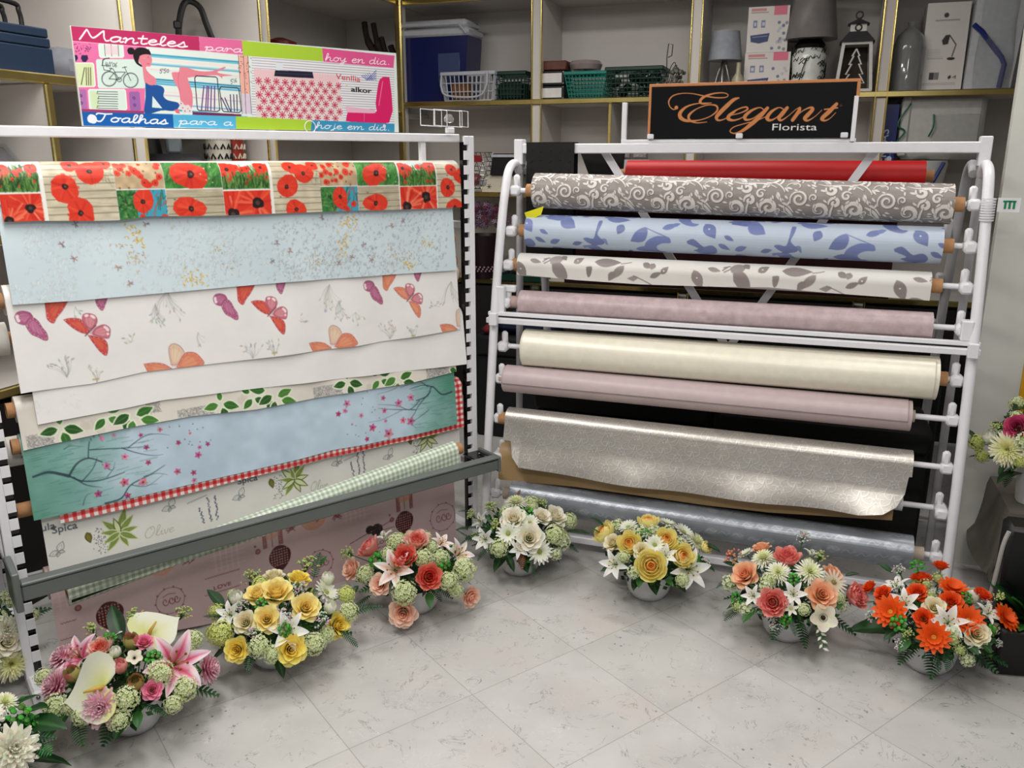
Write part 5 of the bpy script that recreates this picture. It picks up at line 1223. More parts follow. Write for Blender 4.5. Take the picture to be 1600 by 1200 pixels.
# woman: hair, head, torso, dress, legs
SK, HR, DR = (.90, .52, .58), (.09, .05, .07), (.10, .32, .60)
PL(z4, smooth([(585, 290), (600, 265), (640, 268), (655, 300), (640, 325), (600, 322), (585, 290)], 4), HR)
PL(z4, smooth([(640, 300), (680, 265), (740, 265), (790, 290), (800, 330), (730, 330), (700, 360), (690, 400), (725, 430), (715, 440), (670, 410), (645, 360), (640, 300)], 4), HR)
PL(z4, smooth([(700, 340), (740, 325), (795, 330), (815, 370), (812, 400), (800, 435), (760, 440), (765, 470), (800, 510), (850, 550), (850, 600), (800, 615), (750, 590), (735, 520), (725, 440), (700, 400), (688, 385), (695, 365), (700, 340)], 4), SK)
for k in range(6): LN(z4, [(725 + k * 12, 280), (728 + k * 12, 322)], .0018, HR)
cv.dot(*z4(742, 368), .0018, (.95, .95, .95)); cv.dot(*z4(742, 370), .0010, (.1, .1, .12)); LN(z4, [(770, 412), (790, 415)], .0012, (.75, .15, .25)); LN(z4, [(775, 350), (785, 352)], .0009, HR)
PL(z4, smooth([(1070, 450), (1120, 445), (1250, 480), (1380, 478), (1490, 440), (1480, 462), (1420, 488), (1460, 505), (1560, 520), (1470, 530), (1465, 550), (1420, 520), (1300, 525), (1160, 540), (1150, 560), (1190, 700), (1180, 830), (1110, 800), (1085, 760), (1060, 650), (1020, 580), (998, 500), (1030, 490), (1062, 488), (1070, 450)], 4), SK)
LN(z4, [(1065, 490), (1055, 560), (1075, 680), (1080, 770)], .0012, (.80, .38, .46))
PL(z4, smooth([(752, 585), (800, 612), (855, 608), (910, 625), (930, 660), (920, 710), (960, 750), (1060, 775), (1060, 820), (1010, 850), (900, 845), (750, 880), (755, 720), (752, 585)], 3), DR)
PL(z4, [(820, 710), (910, 825), (815, 818)], (.86, .92, .92)); PL(z4, [(1020, 840), (1060, 830), (1075, 875), (1040, 870)], (.92, .42, .50))
for x, y, r_ in ((1085, 780, 22), (1100, 820, 30), (1150, 830, 32), (1165, 850, 26), (1120, 850, 26)): q = z4(x, y); cv.poly(blob(q[0], q[1], r_ * .00029, 8, .25), (.90, .86, .86)); cv.dot(q[0], q[1], .002, (.6, .4, .45))
# crates with records
for (x0, y0, x1, y1) in ((1210, 525, 1420, 855), (1440, 625, 1620, 865)):
    o = [(x0 + 15, y0), (x1 - 15, y0 + 10), (x1, y0 + 25), (x1 + 22, y1 - 15), (x1, y1), (x0 + 40, y1 - 10), (x0 + 25, y1 - 25), (x0, y0 + 20)]; LN(z4, o + [o[0]], .0024, (.08, .07, .14))
for x, s_ in ((1285, -12), (1330, 0), (1355, 4), (1385, 8), (1315, -4)): LN(z4, [(x + 10, 620), (x + s_, 840)], .0034, (.45, .22, .50))
for x, s_ in ((1540, 8), (1570, 8), (1600, 4)): LN(z4, [(x, 700), (x + s_, 850)], .003, (.18, .16, .36))
LN(z4, [(1460, 730), (1520, 850)], .003, (.18, .16, .36)); LN(z4, [(1490, 730), (1540, 850)], .003, (.18, .16, .36))
PL(z4, [(1190, 860), (1640, 880), (1640, 905), (1190, 885)], (.45, .15, .32))
# giraffe-necked floor lamp panel
PL(z5, [(75, 155), (165, 165), (185, 515), (100, 510)], (.94, .70, .64)); PL(z5, [(100, 512), (188, 518), (200, 700), (115, 695)], (.86, .80, .86))
for x0, x1 in ((72, 110), (120, 145), (160, 195)): LN(z5, [(x0, 150), (x1, 700)], .0011, BK)
for k in range(26): x, y = R.uniform(75, 190), R.uniform(160, 500); p = z5(x, y); a = R.uniform(0, 3.1); cv.line([p, (p[0] + .004 * math.cos(a), p[1] + .004 * math.sin(a))], .0011, (.3, .12, .2))
# right half: pinstripe wall, table, chair
PL(z5, [(200, 165), (1515, 262), (1510, 800), (205, 720)], (.93, .92, .94))
for k in range(25): y = 170 + k * 24; LN(z5, [(200, y + 8), (1515, y + 8 + 97 - k * 2.4)], .0010, (.35, .34, .40))
PL(z5, [(215, 275), (960, 330), (1040, 410), (225, 372)], (.94, .84, .84))
for k in range(9):
    for j in range(60): x = 225 + j * 13; y = 290 + k * 12 + j * 1.0; LN(z5, [(x, y), (x + 6, y + (5 if j % 2 else -5))], .0010, (.84, .40, .50), .7)
PL(z5, [(225, 370), (1015, 408), (1050, 760), (240, 735)], (.90, .84, .83))
for j in range(6):
    for i in range(10):
        x = 262 + i * 82 + (40 if j % 2 else 0) + j * 3; y = 395 + j * 62 + i * 4.5 + R.uniform(-6, 6)
        if x > 1015: continue
        p = z5(x, y); a0 = R.uniform(0, 1)
        for k in range(8): a = a0 + k * .785; cv.line([p, (p[0] + .0098 * math.cos(a), p[1] + .0098 * math.sin(a))], [.0014, .0030], (.76, .10, .26))
PL(z5, [(415, 295), (760, 310), (772, 370), (405, 350)], (.10, .10, .19)); LN(z5, [(420, 320), (765, 338)], .0010, (.35, .35, .45)); PL(z5, [(418, 225), (490, 228), (485, 295), (425, 292)], (.88, .90, .92))
PL(z5, smooth([(1070, 765), (1085, 690), (1130, 680), (1340, 690), (1345, 600), (1370, 420), (1400, 365), (1450, 360), (1478, 400), (1470, 780), (1070, 765)], 3), (.86, .10, .40)); PL(z5, [(1065, 630), (1340, 660), (1330, 695), (1080, 685)], (.93, .72, .80)); LN(z5, [(1410, 400), (1375, 620)], .004, (.95, .50, .68), .8); LN(z5, [(1240, 690), (1238, 768)], .0012, (.95, .6, .75))
p = z5(975, 375); ctext(cv, 'Venilia', p[0], p[1], z5(1200, 375)[0] - p[0], .0165, (.80, .22, .22), rot=.06)
p = z5(1118, 492); ctext(cv, 'alkor', p[0], p[1], z5(1305, 500)[0] - p[0], .0145, (.04, .04, .05), rot=.03)
for dx in (0, .0006, .0012): ctext(cv, 'alkor', p[0] + dx, p[1], z5(1305, 500)[0] - p[0], .0145, (.04, .04, .05), rot=.03)
for k in range(5):
    LN(z5, [(1215 + k * 18, 345 + k * -6), (1262 + k * 14, 385)], .0018, (.10, .25, .60)); LN(z5, [(1265 + k * 20, 384 + k * 0), (1350, 298 + k * 22)], .0020, (.10, .25, .60))
for k in range(6): a = k * 1.047; p = z5(1075, 440); cv.line([p, (p[0] + .003 * math.cos(a), p[1] + .003 * math.sin(a))], .0013, (.86, .80, .35))
# bands
PL(z4, [(40, 60), (1250, 160), (1258, 292), (60, 200)], MG); PL(z4, [(1250, 150), (1700, 200), (1680, 334), (1258, 292)], (.90, .42, .62)); LN(z4, [(60, 202), (1680, 336)], .0010, (.95, .85, .9))
PL(z5, [(105, 20), (850, 90), (858, 214), (118, 160)], LM); PL(z5, [(850, 90), (1520, 160), (1510, 275), (860, 216)], (.88, .33, .56)); LN(z5, [(858, 216), (1512, 276)], .0010, (.95, .85, .9))
PL(z4, [(140, 855), (1010, 880), (1018, 1010), (140, 985)], BL_); PL(z4, [(1008, 882), (1700, 900), (1700, 1030), (1016, 1000)], LB_)
PL(z5, [(50, 722), (755, 756), (745, 880), (55, 860)], LM); PL(z5, [(755, 756), (1520, 790), (1520, 900), (745, 875)], (.22, .58, .74))
def sw(f, word, x0, y0, x1, y1, h, wt, sl=.25):
    a, b = f(x0, y0), f(x1, y1); L_ = math.hypot(b[0] - a[0], b[1] - a[1]); script(cv, word, a[0], a[1], L_, h, wt, (.97, .95, .96), rot=math.atan2(b[1] - a[1], b[0] - a[0]), slant=sl)
sw(z4, 'Manteles', 145, 185, 1140, 262, .0235, .0040); sw(z4, 'para', 1300, 285, 1650, 310, .0175, .0024)
sw(z5, 'hoy en dia', 875, 205, 1440, 245, .0210, .0023); cv.dot(*z5(1465, 240), .0016, (.97, .95, .96))
sw(z4, 'Toalhas', 290, 945, 960, 972, .0210, .0036); sw(z4, 'para a', 1060, 970, 1560, 985, .0175, .0024)
sw(z5, 'hoje em dia', 790, 832, 1440, 852, .0190, .0023); cv.dot(*z5(1465, 850), .0016, (.97, .95, .96))
q = z4(262, 925); cv.poly(blob(q[0], q[1], .012, 10, .12), (.93, .92, .95)); q = z5(1425, 812); cv.poly(blob(q[0], q[1], .006, 10, .12), (.90, .85, .90))
MB().box(-.4875, .4875, -.008, .004, .002, .252, .001).build('board_back', M_backs, BN, False)
S.build('board_face', M_matte, BN, (1.03, -2.575, 1.528))
p = onpl(FL, 'v', -2.555, 485, 198)
rg = fthing(FL, 'metal_ring', 'white metal ring hanging at the lower edge of the illustrated board', 'ring', p[0], -2.556, p[2])
MB().tube([(.018 * math.cos(a / 3), 0, .018 * math.sin(a / 3)) for a in range(20)], .0016, 6).build('ring_loop', M_white, rg)
# ---------------------------------------------------------------- goods on the shelves
def spot(F, axis, c, x0, x1, y, z=None):
    """centre and width of a thing seen between photo columns x0..x1 at row y, standing at depth c"""
    a, b = onpl(F, axis, c, x0, y), onpl(F, axis, c, x1, y); return a, b
def shelfthing(name, label, cat, x0, x1, ytop, z0, v=-4.85, group=None, turn=0):
    a = onpl(FR, 'v', v, x0, (ytop + 130) / 2); b = onpl(FR, 'v', v, x1, (ytop + 130) / 2); top = onpl(FR, 'v', v, (x0 + x1) / 2, ytop)[2]
    return fthing(FR, name, label, cat, (a[0] + b[0]) / 2, v, z0, group, turn), (b[0] - a[0]) / 2, top - z0
Z1, Z0 = ZS[2] + .022, ZS[1] + .022
M_navy = mat('navy_plastic', (.05, .09, .32), .3, var=.06)
M_lgrey = mat('light_grey_plastic', (.72, .73, .76), .35)
M_film = mat('clear_wrap', (.95, .96, .97), .12, trans=.92, bump=.8, bscale=9, ior=1.12)
M_teal = mat('teal_plastic', (.07, .48, .42), .4); M_dgreen = mat('dark_green_plastic', (.04, .20, .15), .4)
M_wicker = mat('brown_wood', (.36, .20, .14), .5, var=.2)
# navy cool box
t, w, h = shelfthing('cool_box', 'navy blue cool box with a grey lid on the upper shelf', 'cool box', 634, 746, 35, Z1, -4.84)
hh = h * .80
mb = MB(); p = [(-w * .86, 0), (w * .80, 0), (w * .92, hh), (-w * .98, hh)]; mb.prism(p, -.10, .12); mb.build('body', M_navy, t, False)
MB().box(-w, w * .96, -.115, .13, hh, h * .90, .012).build('lid_rim', M_lgrey, t)
MB().box(-w * .9, w * .88, -.10, .12, h * .90, h, .015).build('lid', M_lgrey, t)
MB().box(w * .1, w * .7, -.103, -.09, hh * .3, hh * .75, .004).build('front_panel', mat('blue_grey_panel', (.24, .29, .44), .3), t)
MB().tube([(-w * .95, -.118, h * .82), (-w * .8, -.14, h * .93), (w * .75, -.14, h * .93), (w * .92, -.118, h * .82)], .007, 8).build('handle', M_lgrey, t)
MB().box(-w * .3, w * .55, -.06, .08, h, h + .006).build('lid_vent', mat('vent_dark', (.3, .31, .34), .5), t)
# baskets
def basket(name, label, x0, x1, ytop, z0, m, v, d=.2, rows=5, cols=9, grp='baskets on the shelves', flare=1.12):
    t, w, h = shelfthing(name, label, 'basket', x0, x1, ytop, z0, v, grp)
    f = lambda q: w / flare + (w - w / flare) * q
    mb = MB(); mb.box(-f(0), f(0), -d / 2, d / 2, 0, .008, .002); mb.build('base', m, t, False)
    mb = MB()
    for k in range(rows + 1):
        q = k / rows; W, D = f(q), d / 2 * (W_ := f(q)) / w; z = .006 + h * .86 * q
        mb.tube([(-W, -D, z), (W, -D, z), (W, D, z), (-W, D, z), (-W, -D, z)], .003, 5)
    for k in range(cols + 1):
        s_ = -1 + 2 * k / cols
        for sy in (-1, 1): mb.tube([(s_ * f(0), sy * d / 2 * f(0) / w, .006), (s_ * f(1), sy * d / 2, h * .88)], .003, 5)
    for k in range(1, 5):
        s_ = -1 + 2 * k / 5
        for sx in (-1, 1): mb.tube([(sx * f(0), s_ * d / 2 * f(0) / w, .006), (sx * f(1), s_ * d / 2, h * .88)], .003, 5)
    mb.build('lattice', m, t)
    mb = MB(); mb.box(-w - .006, w + .006, -d / 2 - .008, -d / 2 + .004, h * .86, h * .99, .004); mb.box(-w - .006, w + .006, d / 2 - .004, d / 2 + .008, h * .86, h * .99, .004)
    mb.box(-w - .006, -w + .004, -d / 2, d / 2, h * .86, h * .99, .003); mb.box(w - .004, w + .006, -d / 2, d / 2, h * .86, h * .99, .003); mb.build('rim', m, t)
    return t, w, h
basket('dish_rack', 'white plastic dish drainer in front of the navy cool box', 694, 776, 112, Z1, M_lgrey, -4.73, .05 + .03, 3, 12)
t, w, h = shelfthing('drain_handle', 'white curved carrying handle standing on the dish drainer', 'handle', 690, 776, 112, Z1, -4.665)
MB().tube(smooth([(-w, 0, h * .9), (-w * 1.02, 0, h * .5), (-w * .8, 0, h * .2), (w * .3, 0, h * .15), (w * .62, 0, h * .5), (w * .66, 0, h)], 5), .006, 8).build('handle_loop', M_lgrey, t)
t, w, h = shelfthing('wooden_box', 'small brown wooden box inside the dish drainer', 'box', 708, 735, 130, Z1 + .012, -4.73); MB().box(-w, w, -.02, .02, 0, h, .003).build('box_body', mat('orange_wood', (.50, .30, .14), .5, var=.2), t)
t, w, h = basket('storage_basket', 'dark green basket beside the dish drainer', 779, 829, 113, Z1, M_dgreen, -4.83, .2)
MB().box(-.07, .07, -.08, .08, .01, .10, .01).build('basket_contents', mat('dark_green_bundle', (.05, .16, .12), .6, var=.4), t)
# black-white boxes with a brown one on top
for k, (y0, y1) in enumerate(((133, 152), (115, 134))):
    t, w, h = shelfthing('storage_box', ['white card box with black edges, lower of the stacked pair', 'white card box with black edges, upper of the stacked pair'][k], 'box', 848, 888, 0, Z1 + k * .078, -4.80, 'black-edged boxes')
    h = .074; MB().box(-w, w, -.07, .07, 0, h, .002).build('box_body', M_black, t, False); MB().box(-w * .86, w * .80, -.0715, -.07, h * .16, h * .84).build('label_panel', mat('white_card', (.85, .84, .83), .6), t, False)
    mb = MB()
    for sx in (-1, 1):
        for sz in (.06, .86): mb.box(sx * w * .93 - .005, sx * w * .93 + .005, -.073, -.07, h * sz, h * sz + .008, .001)
    mb.build('corner_fitting', M_steel, t)
t, w, h = shelfthing('wooden_box', 'reddish brown box on top of the black-edged boxes', 'box', 850, 890, 0, Z1 + .156, -4.80); MB().box(-w, w, -.06, .07, 0, .05, .006).build('box_body', M_wicker, t)
basket('storage_basket', 'teal plastic basket with a square lattice on the upper shelf', 890, 953, 113, Z1, M_teal, -4.82, .2, 6, 11, flare=1.25)
MB().lathe([(.0001, .0), (.085, .004), (.095, .03), (.08, .05), (.0001, .06)], 20, (0, 0, 0)).build('glass_tray', mat('greyish_glass', (.55, .5, .5), .2), thing('glass_dish', 'grey glass dish lying on the teal basket', 'dish', world(FR, onpl(FR, 'v', -4.82, 915, 112)[0], -4.82, Z1 + .155)))
t, w, h = basket('storage_basket', 'wide dark green basket full of dark bundles on the upper shelf', 954, 1040, 106, Z1, M_dgreen, -4.83, .22, 6, 13)
mb = MB()
for k in range(26): mb.ball((R.uniform(-.13, .13), R.uniform(-.08, .08), R.uniform(.03, .15)), R.uniform(.018, .03), 7, 5)
mb.build('basket_contents', mat('dark_bundle', (.06, .12, .10), .6, var=.6, scale=15), t)['kind'] = 'stuff'
# wire ornament with flowers
t, w, h = shelfthing('wire_ornament', 'wire flower stand with dried grey flowers behind the green basket', 'ornament', 1034, 1072, 68, Z1, -4.76)
mb = MB()
mb.tube([(-w * .5, 0, h * .1), (-w * .6, 0, h * .75), (-w * .5, 0, h), (-w * .15, 0, h * .98), (-w * .2, 0, h * .78), (-w * .5, 0, h * .75)], .0028, 6)
for k in range(5): mb.tube(smooth([(-w * .5, 0, h * .1), (-w * .4 + k * .016, .02, h * .5), (w * .1 + k * .01, 0, h * (.65 - k * .06)), (w * .3, 0, h * .3)], 5), .0022, 5)
mb.build('wire', mat('dark_wire', (.18, .18, .17), .5), t)
mb = MB()
for k in range(40): mb.ball((R.gauss(.01, w * .4), R.gauss(0, .025), R.uniform(h * .1, h * .55)), R.uniform(.006, .013), 6, 4)
mb.build('dried_flowers', mat('dried_flower', (.42, .42, .38), .8, var=.5, scale=60), t)['kind'] = 'stuff'
# lamps
def lamp(label, x0, x1, ytop, yb, z0, v, shade_m, base):
    t, w, h = shelfthing('table_lamp', label, 'lamp', x0, x1, ytop, z0, v, 'table lamps')
    zb = onpl(FR, 'v', v, (x0 + x1) / 2, yb)[2] - z0
    MB().lathe([(w, zb), (w * .78, h), (w * .77, h), (w * .985, zb)], 40).build('lamp_shade', shade_m, t)
    MB().lathe([(w * 1.02, zb - .002), (w * 1.02, zb + .004), (w * .80, h + .003), (w * .8, h)], 24).build('wrapping_film', M_film, t)
    base(t, w, h, zb); return t
def base_a(t, w, h, zb):
    MB().lathe([(w * .45, 0), (w * .45, .01), (w * .1, .014)], 20).build('foot', M_lgrey, t)
    mb = MB()
    for k in range(6):
        a = k * 1.047; mb.tube(smooth([(w * .1 * math.cos(a), w * .1 * math.sin(a), zb), (w * .5 * math.cos(a + .5), w * .5 * math.sin(a + .5), zb * .35), (w * .3 * math.cos(a + 1), w * .3 * math.sin(a + 1), .01)], 4), .005, 6)
    mb.build('twisted_stem', mat('silver_stem', (.55, .54, .53), .25, metal=.8), t)
lamp('small table lamp with a grey shade and twisted silver stem on the upper shelf', 1106, 1159, 50, 95, Z1, -4.82, mat('grey_shade', (.62, .63, .66), .6), base_a)
def base_b(t, w, h, zb):
    mb = MB(); mb.lathe([(w * .46, .0), (w * .66, .03), (w * .62, zb * .4), (w * .68, zb * .7), (w * .5, zb * .85), (w * .2, zb * .92)], 28); mb.build('ceramic_body', mat('white_ceramic', (.85, .86, .84), .2), t)
    mb = MB()
    for k in range(60):
        a = R.uniform(0, 6.28); z = R.uniform(.02, zb * .8); rr0 = w * .67
        P = smooth([((rr0) * math.cos(a + q[0]), (rr0) * math.sin(a + q[0]), z + q[1]) for q in ((0, 0), (.18, .012), (.3, .0), (.42, .02))], 3); mb.tube(P, .0022, 5)
    mb.build('leaf_decoration', mat('dark_green_glaze', (.12, .18, .13), .3), t)
    MB().lathe([(w * .55, zb * .84), (w * .6, zb * .9), (w * .45, zb * .98), (w * .1, zb)], 20).build('collar', M_black, t)
    MB().tube(smooth([(w * .3, -w * .3, zb), (-w * .1, -w * .68, zb * .6), (-w * .3, -w * .72, zb * .25), (-w * .5, -w * .7, .01)], 5), .003, 6).build('cable', M_black, t)
lamp('large table lamp with a taupe shade and leafy white ceramic base', 1226, 1308, -6, 62, Z1, -4.84, mat('taupe_shade', (.46, .42, .39), .6), base_b)
t, w, h = shelfthing('bottle', 'small cream bottle beside the grey-shaded lamp', 'bottle', 1144, 1163, 98, Z1, -4.75); MB().lathe([(w * .8, 0), (w, .01), (w, h * .5), (w * .4, h * .7), (w * .35, h)], 16, closed=True).build('bottle_body', mat('cream_glaze', (.66, .63, .52), .3), t)
# stacked boxes with blue drawings
def art_box(label, x0, x1, y0, y1, z0, v, draw, d=.16, group=None, side=(.7, .3, .4)):
    a = onpl(FR, 'v', v, x0, (y0 + y1) / 2)[0]; b = onpl(FR, 'v', v, x1, (y0 + y1) / 2)[0]; top = onpl(FR, 'v', v, (x0 + x1) / 2, y0)[2] if z0 is not None else 0
    t = fthing(FR, 'product_box', label, 'box', (a + b) / 2, v, z0, group); w, h = (b - a) / 2, top - z0
    MB().box(-w, w, 0, d, 0, h, .001).build('box_body', mat('box_card', (.80, .78, .77), .6), t, False)
    S = Sheet(FR, [(v + .0015, z0 + h), (v + .0015, z0)], a, b, (.84, .82, .80), .0022); draw(S.cv, 2 * w, h); S.build('printed_front', M_matte, t, ((a + b) / 2, v, z0))
    return t, w, h
def draw_cups(cv, w, h):
    cv.rect(w * .08, h * .04, w * .45, h * .10, (.75, .3, .3), .6); cv.rect(w * .08, h * .12, w * .5, h * .14, (.4, .3, .3), .6); cv.rect(w * .63, h * .0, w * .95, h * .2, (.86, .42, .52))
    for x in (.14, .34): cv.rect(w * x, h * .3, w * (x + .10), h * .46, (.35, .38, .55), .8); cv.rect(w * (x + .02), h * .34, w * (x + .08), h * .42, (.75, .76, .84))
    cv.poly([(w * .08, h * .62), (w * .55, h * .58), (w * .52, h * .76), (w * .3, h * .8), (w * .1, h * .76)], (.15, .20, .38)); cv.line([(w * .14, h * .66), (w * .5, h * .64)], .004, (.5, .55, .7))
    for k in range(16): x, y = R.uniform(.62, .95) * w, R.uniform(.3, .95) * h; cv.dot(x, y, .008, R.choice([(.3, .35, .5), (.45, .45, .5), (.7, .7, .75)]), .8)
    cv.rect(w * .63, h * .2, w * .635, h, (.6, .55, .55))
top_ = onpl(FR, 'v', -4.80, 1200, 82)[2]
art_box('white tableware box with pink corner and blue drawings, lower of the stacked pair', 1163, 1234, 82, 130, Z1, -4.80, draw_cups)
art_box('white tableware box with pink corner and blue drawings, upper of the stacked pair', 1168, 1232, 10, 82, top_ + .001, -4.80, draw_cups)
# lantern
t, w, h = shelfthing('lantern', 'white wooden lantern with a cut-out fir tree and grey roof', 'lantern', 1309, 1368, 18, Z1, -4.79)
Mlw = mat('whitewashed_wood', (.82, .81, .79), .6, var=.08); Mlg = mat('grey_roof_paint', (.22, .22, .23), .5); hb = h * .62
mb = MB(); mb.box(-w, w, -w, w, 0, .018, .002); mb.box(-w * .78, w * .78, -w * .78, w * .78, hb - .014, hb, .002)
for sx in (-1, 1):
    for sy in (-1, 1): mb.tube([(sx * w * .92, sy * w * .92, .01), (sx * w * .70, sy * w * .70, hb)], .011, 4)
mb.build('frame', Mlw, t, False)
MB().add([(-w * .85, -w * .85, .015), (w * .85, -w * .85, .015), (w * .66, -w * .66, hb), (-w * .66, -w * .66, hb), (-w * .85, w * .85, .015), (w * .85, w * .85, .015), (w * .66, w * .66, hb), (-w * .66, w * .66, hb)], [(4, 5, 6, 7), (0, 4, 7, 3), (1, 2, 6, 5)]).build('dark_interior', mat('lantern_inside', (.30, .26, .22), .7), t, False)
tree = [(0, .93), (.22, .76), (.12, .77), (.36, .56), (.2, .58), (.5, .33), (.28, .34), (.62, .12), (.1, .13), (.1, .02)]
tree = tree + [(-a, b) for a, b in tree[::-1]]; yy_ = lambda b: -w * (.87 - .2 * b) - .003
mb = MB(); o = [(a * w * .9, yy_(b), .02 + b * (hb - .04)) for a, b in tree]; mb.tube(o + [o[0]], .0042, 5); mb.build('fir_tree_cutout', Mlw, t)
mb = MB(); q = w * .92; zt = hb + h * .13
mb.add([(-q, -q, hb), (q, -q, hb), (q, q, hb), (-q, q, hb), (-q * .5, -q * .5, zt), (q * .5, -q * .5, zt), (q * .5, q * .5, zt), (-q * .5, q * .5, zt)], [(0, 1, 5, 4), (1, 2, 6, 5), (2, 3, 7, 6), (3, 0, 4, 7), (4, 5, 6, 7), (3, 2, 1, 0)]); mb.build('lower_roof', Mlg, t, False)
MB().box(-q * .46, q * .46, -q * .46, q * .46, zt, zt + h * .09).build('cupola', Mlw, t, False); MB().ring((0, -q * .47, zt + h * .045), (0, -q * .46, zt + h * .045), .018, .010, 16).build('cupola_window', M_black, t)
z2 = zt + h * .09; mb = MB(); mb.add([(-q * .62, -q * .62, z2), (q * .62, -q * .62, z2), (q * .62, q * .62, z2), (-q * .62, q * .62, z2), (0, 0, z2 + h * .08)], [(0, 1, 4), (1, 2, 4), (2, 3, 4), (3, 0, 4), (3, 2, 1, 0)]); mb.build('upper_roof', Mlg, t, False)
MB().tube([(.016 * math.cos(a / 2.5), 0, z2 + h * .08 + .014 + .016 * math.sin(a / 2.5)) for a in range(17)], .004, 6).build('hanging_ring', Mlg, t)
# glass cloche
t, w, h = shelfthing('glass_cloche', 'tall clear glass cloche bottle beside the desk-lamp box', 'cloche', 1394, 1446, 34, Z1, -4.80)
MB().lathe([(w, 0), (w, h * .62), (w * .8, h * .8), (w * .35, h * .9), (w * .22, h * .93), (w * .25, h), (w * .2, h), (w * .18, h * .93), (w * .75, h * .79), (w * .95, h * .6), (w * .95, .003)], 36).build('glass_body', mat('smoky_glass', (.80, .81, .80), .06, trans=.75), t)
# desk lamp box
def draw_lampbox(cv, w, h):
    cv.dot(w * .46, h * .14, .011, (.15, .15, .15)); cv.rect(w * .22, h * .19, w * .78, h * .205, (.45, .45, .45), .6)
    cv.poly([(w * .42, h * .42), (w * .50, h * .36), (w * .60, h * .36), (w * .57, h * .46), (w * .46, h * .47)], (.08, .08, .08)); cv.line([(w * .58, h * .36), (w * .76, h * .47), (w * .70, h * .60)], .004, (.1, .1, .1)); cv.dot(w * .68, h * .625, .018, (.08, .08, .08), 1, .007)
    for k in range(12): x = w * (.22 + .018 * k); cv.rect(x, h * .78, x + .002 + .002 * (k % 2), h * .86, (.2, .2, .2))
    for y in (.52, .54, .56, .58, .60, .62): cv.rect(w * .12, h * y, w * (.42 if y < .6 else .5), h * (y + .006), (.6, .6, .6), .7)
    for y in (.90, .915): cv.rect(w * .08, h * y, w * .85, h * (y + .005), (.5, .5, .5), .7)
    cv.poly([(w * .66, h * .83), (w * .72, h * .81), (w * .74, h * .84), (w * .68, h * .86)], (.1, .1, .1)); cv.line([(w * .78, h * .84), (w * .84, h * .82), (w * .84, h * .85)], .003, (.1, .1, .1))
art_box('tall white box with a drawing of a black desk lamp on the upper shelf', 1443, 1510, 4, 135, Z1, -4.80, draw_lampbox)
# wrapped white chest with blue strap
t, w, h = shelfthing('wrapped_chest', 'white plastic chest with a blue carrying strap wrapped in clear film', 'chest', 1510, 1592, -6, Z1, -4.88)
MB().prism([(-w, 0), (w * .75, 0), (w, h), (-w * .9, h)], -.12, .14).build('chest_body', mat('milky_plastic', (.78, .79, .80), .3), t, False)
MB().tube([(-w * .95, -.13, h * .68), (-w * .6, -.135, h * .60), (w * .25, -.135, h * .33), (w * .38, -.135, h * .26), (w * .30, -.135, 0.01)], .012, 6).build('strap', mat('strap_blue', (.08, .16, .45), .4), t)
MB().lathe([(w * 1.1, .0), (w * 1.13, h * .3), (w * 1.08, h * .7), (w * 1.1, h)], 24, sy=1.25).build('wrapping_film', M_film, t)
# lower shelf, right
t, w, h = shelfthing('cardboard_box', 'dark blue box lettered PUERTAS standing on end on the lower shelf', 'box', 1376, 1408, 163, Z0, -4.74)
MB().box(-w, w, 0, .2, 0, h, .002).build('box_body', mat('blue_card', (.08, .13, .38), .5), t, False)
S = Sheet(FR, [(-4.738, Z0 + h), (-4.738, Z0)], -w, w, (.08, .13, .38), .0018)
n_ = Canvas(h, 2 * w, .0018, (.08, .13, .38)); ctext(n_, 'PUERTAS', h * .22, 2 * w * .62, h * .52, .040, (.86, .88, .94)); n_.poly(blob(h * .42, 2 * w * .75, .014, 8, .2), (.85, .88, .94)); n_.rect(h * .3, 2 * w * .80, h * .62, 2 * w * .84, (.6, .66, .84), .7)
a_ = np.rot90(n_.a, 1); S.cv.a = np.ascontiguousarray(a_); S.cv.ny, S.cv.nx = a_.shape[:2]; S.cv.h, S.cv.w = (S.cv.ny - 1) * .0018, (S.cv.nx - 1) * .0018
S.build('printed_front', M_matte, t, (0, -4.74, Z0))
t, w, h = shelfthing('picnic_cooler', 'off-white picnic cooler with a recessed panel and green cord on the lower shelf', 'cooler', 1411, 1547, 145, Z0 + .19, -4.78)
MB().box(-w, w, -.02, .20, 0, h, .03).build('cooler_body', mat('offwhite_plastic', (.73, .73, .71), .35), t)
MB().box(-w * .2, w * .86, -.026, -.018, h * .12, h * .68, .004).build('recessed_panel', mat('panel_plastic', (.66, .66, .64), .4), t)
MB().box(-w * .985, -w * .76, -.03, -.015, h * .05, h * .95, .01).build('side_grip', mat('offwhite_plastic'), t)
mb = MB(); mb.tube(smooth([(-w * .78, -.035, h * .85), (-w * 1.0, -.04, h * .62), (-w * 1.02, -.04, h * .5), (-w * .86, -.04, h * .42), (-w * 1.1, -.04, h * .2), (-w * 1.2, -.02, 0)], 5), .004, 6); mb.tube(smooth([(-w * .22, -.03, h * .68), (-w * .20, -.04, h * .5), (-w * .28, -.03, h * .35)], 4), .004, 6); mb.build('green_cord', mat('green_cord', (.04, .36, .24), .4), t)
t, w, h = shelfthing('plastic_tub', 'white tub with a dark blue strap under the picnic cooler', 'tub', 1405, 1492, 222, Z0, -4.80)
h = .185; MB().lathe([(w * .8, 0), (w, h * .9), (w * .96, h), (w * .3, h)], 30).build('tub_body', mat('offwhite_plastic'), t)
MB().tube([(w * .1, -w * 1.02, .0), (w * .45, -w * .95, h * .5), (w * .75, -w * .75, h * .95)], .009, 6).build('strap', mat('strap_blue'), t)
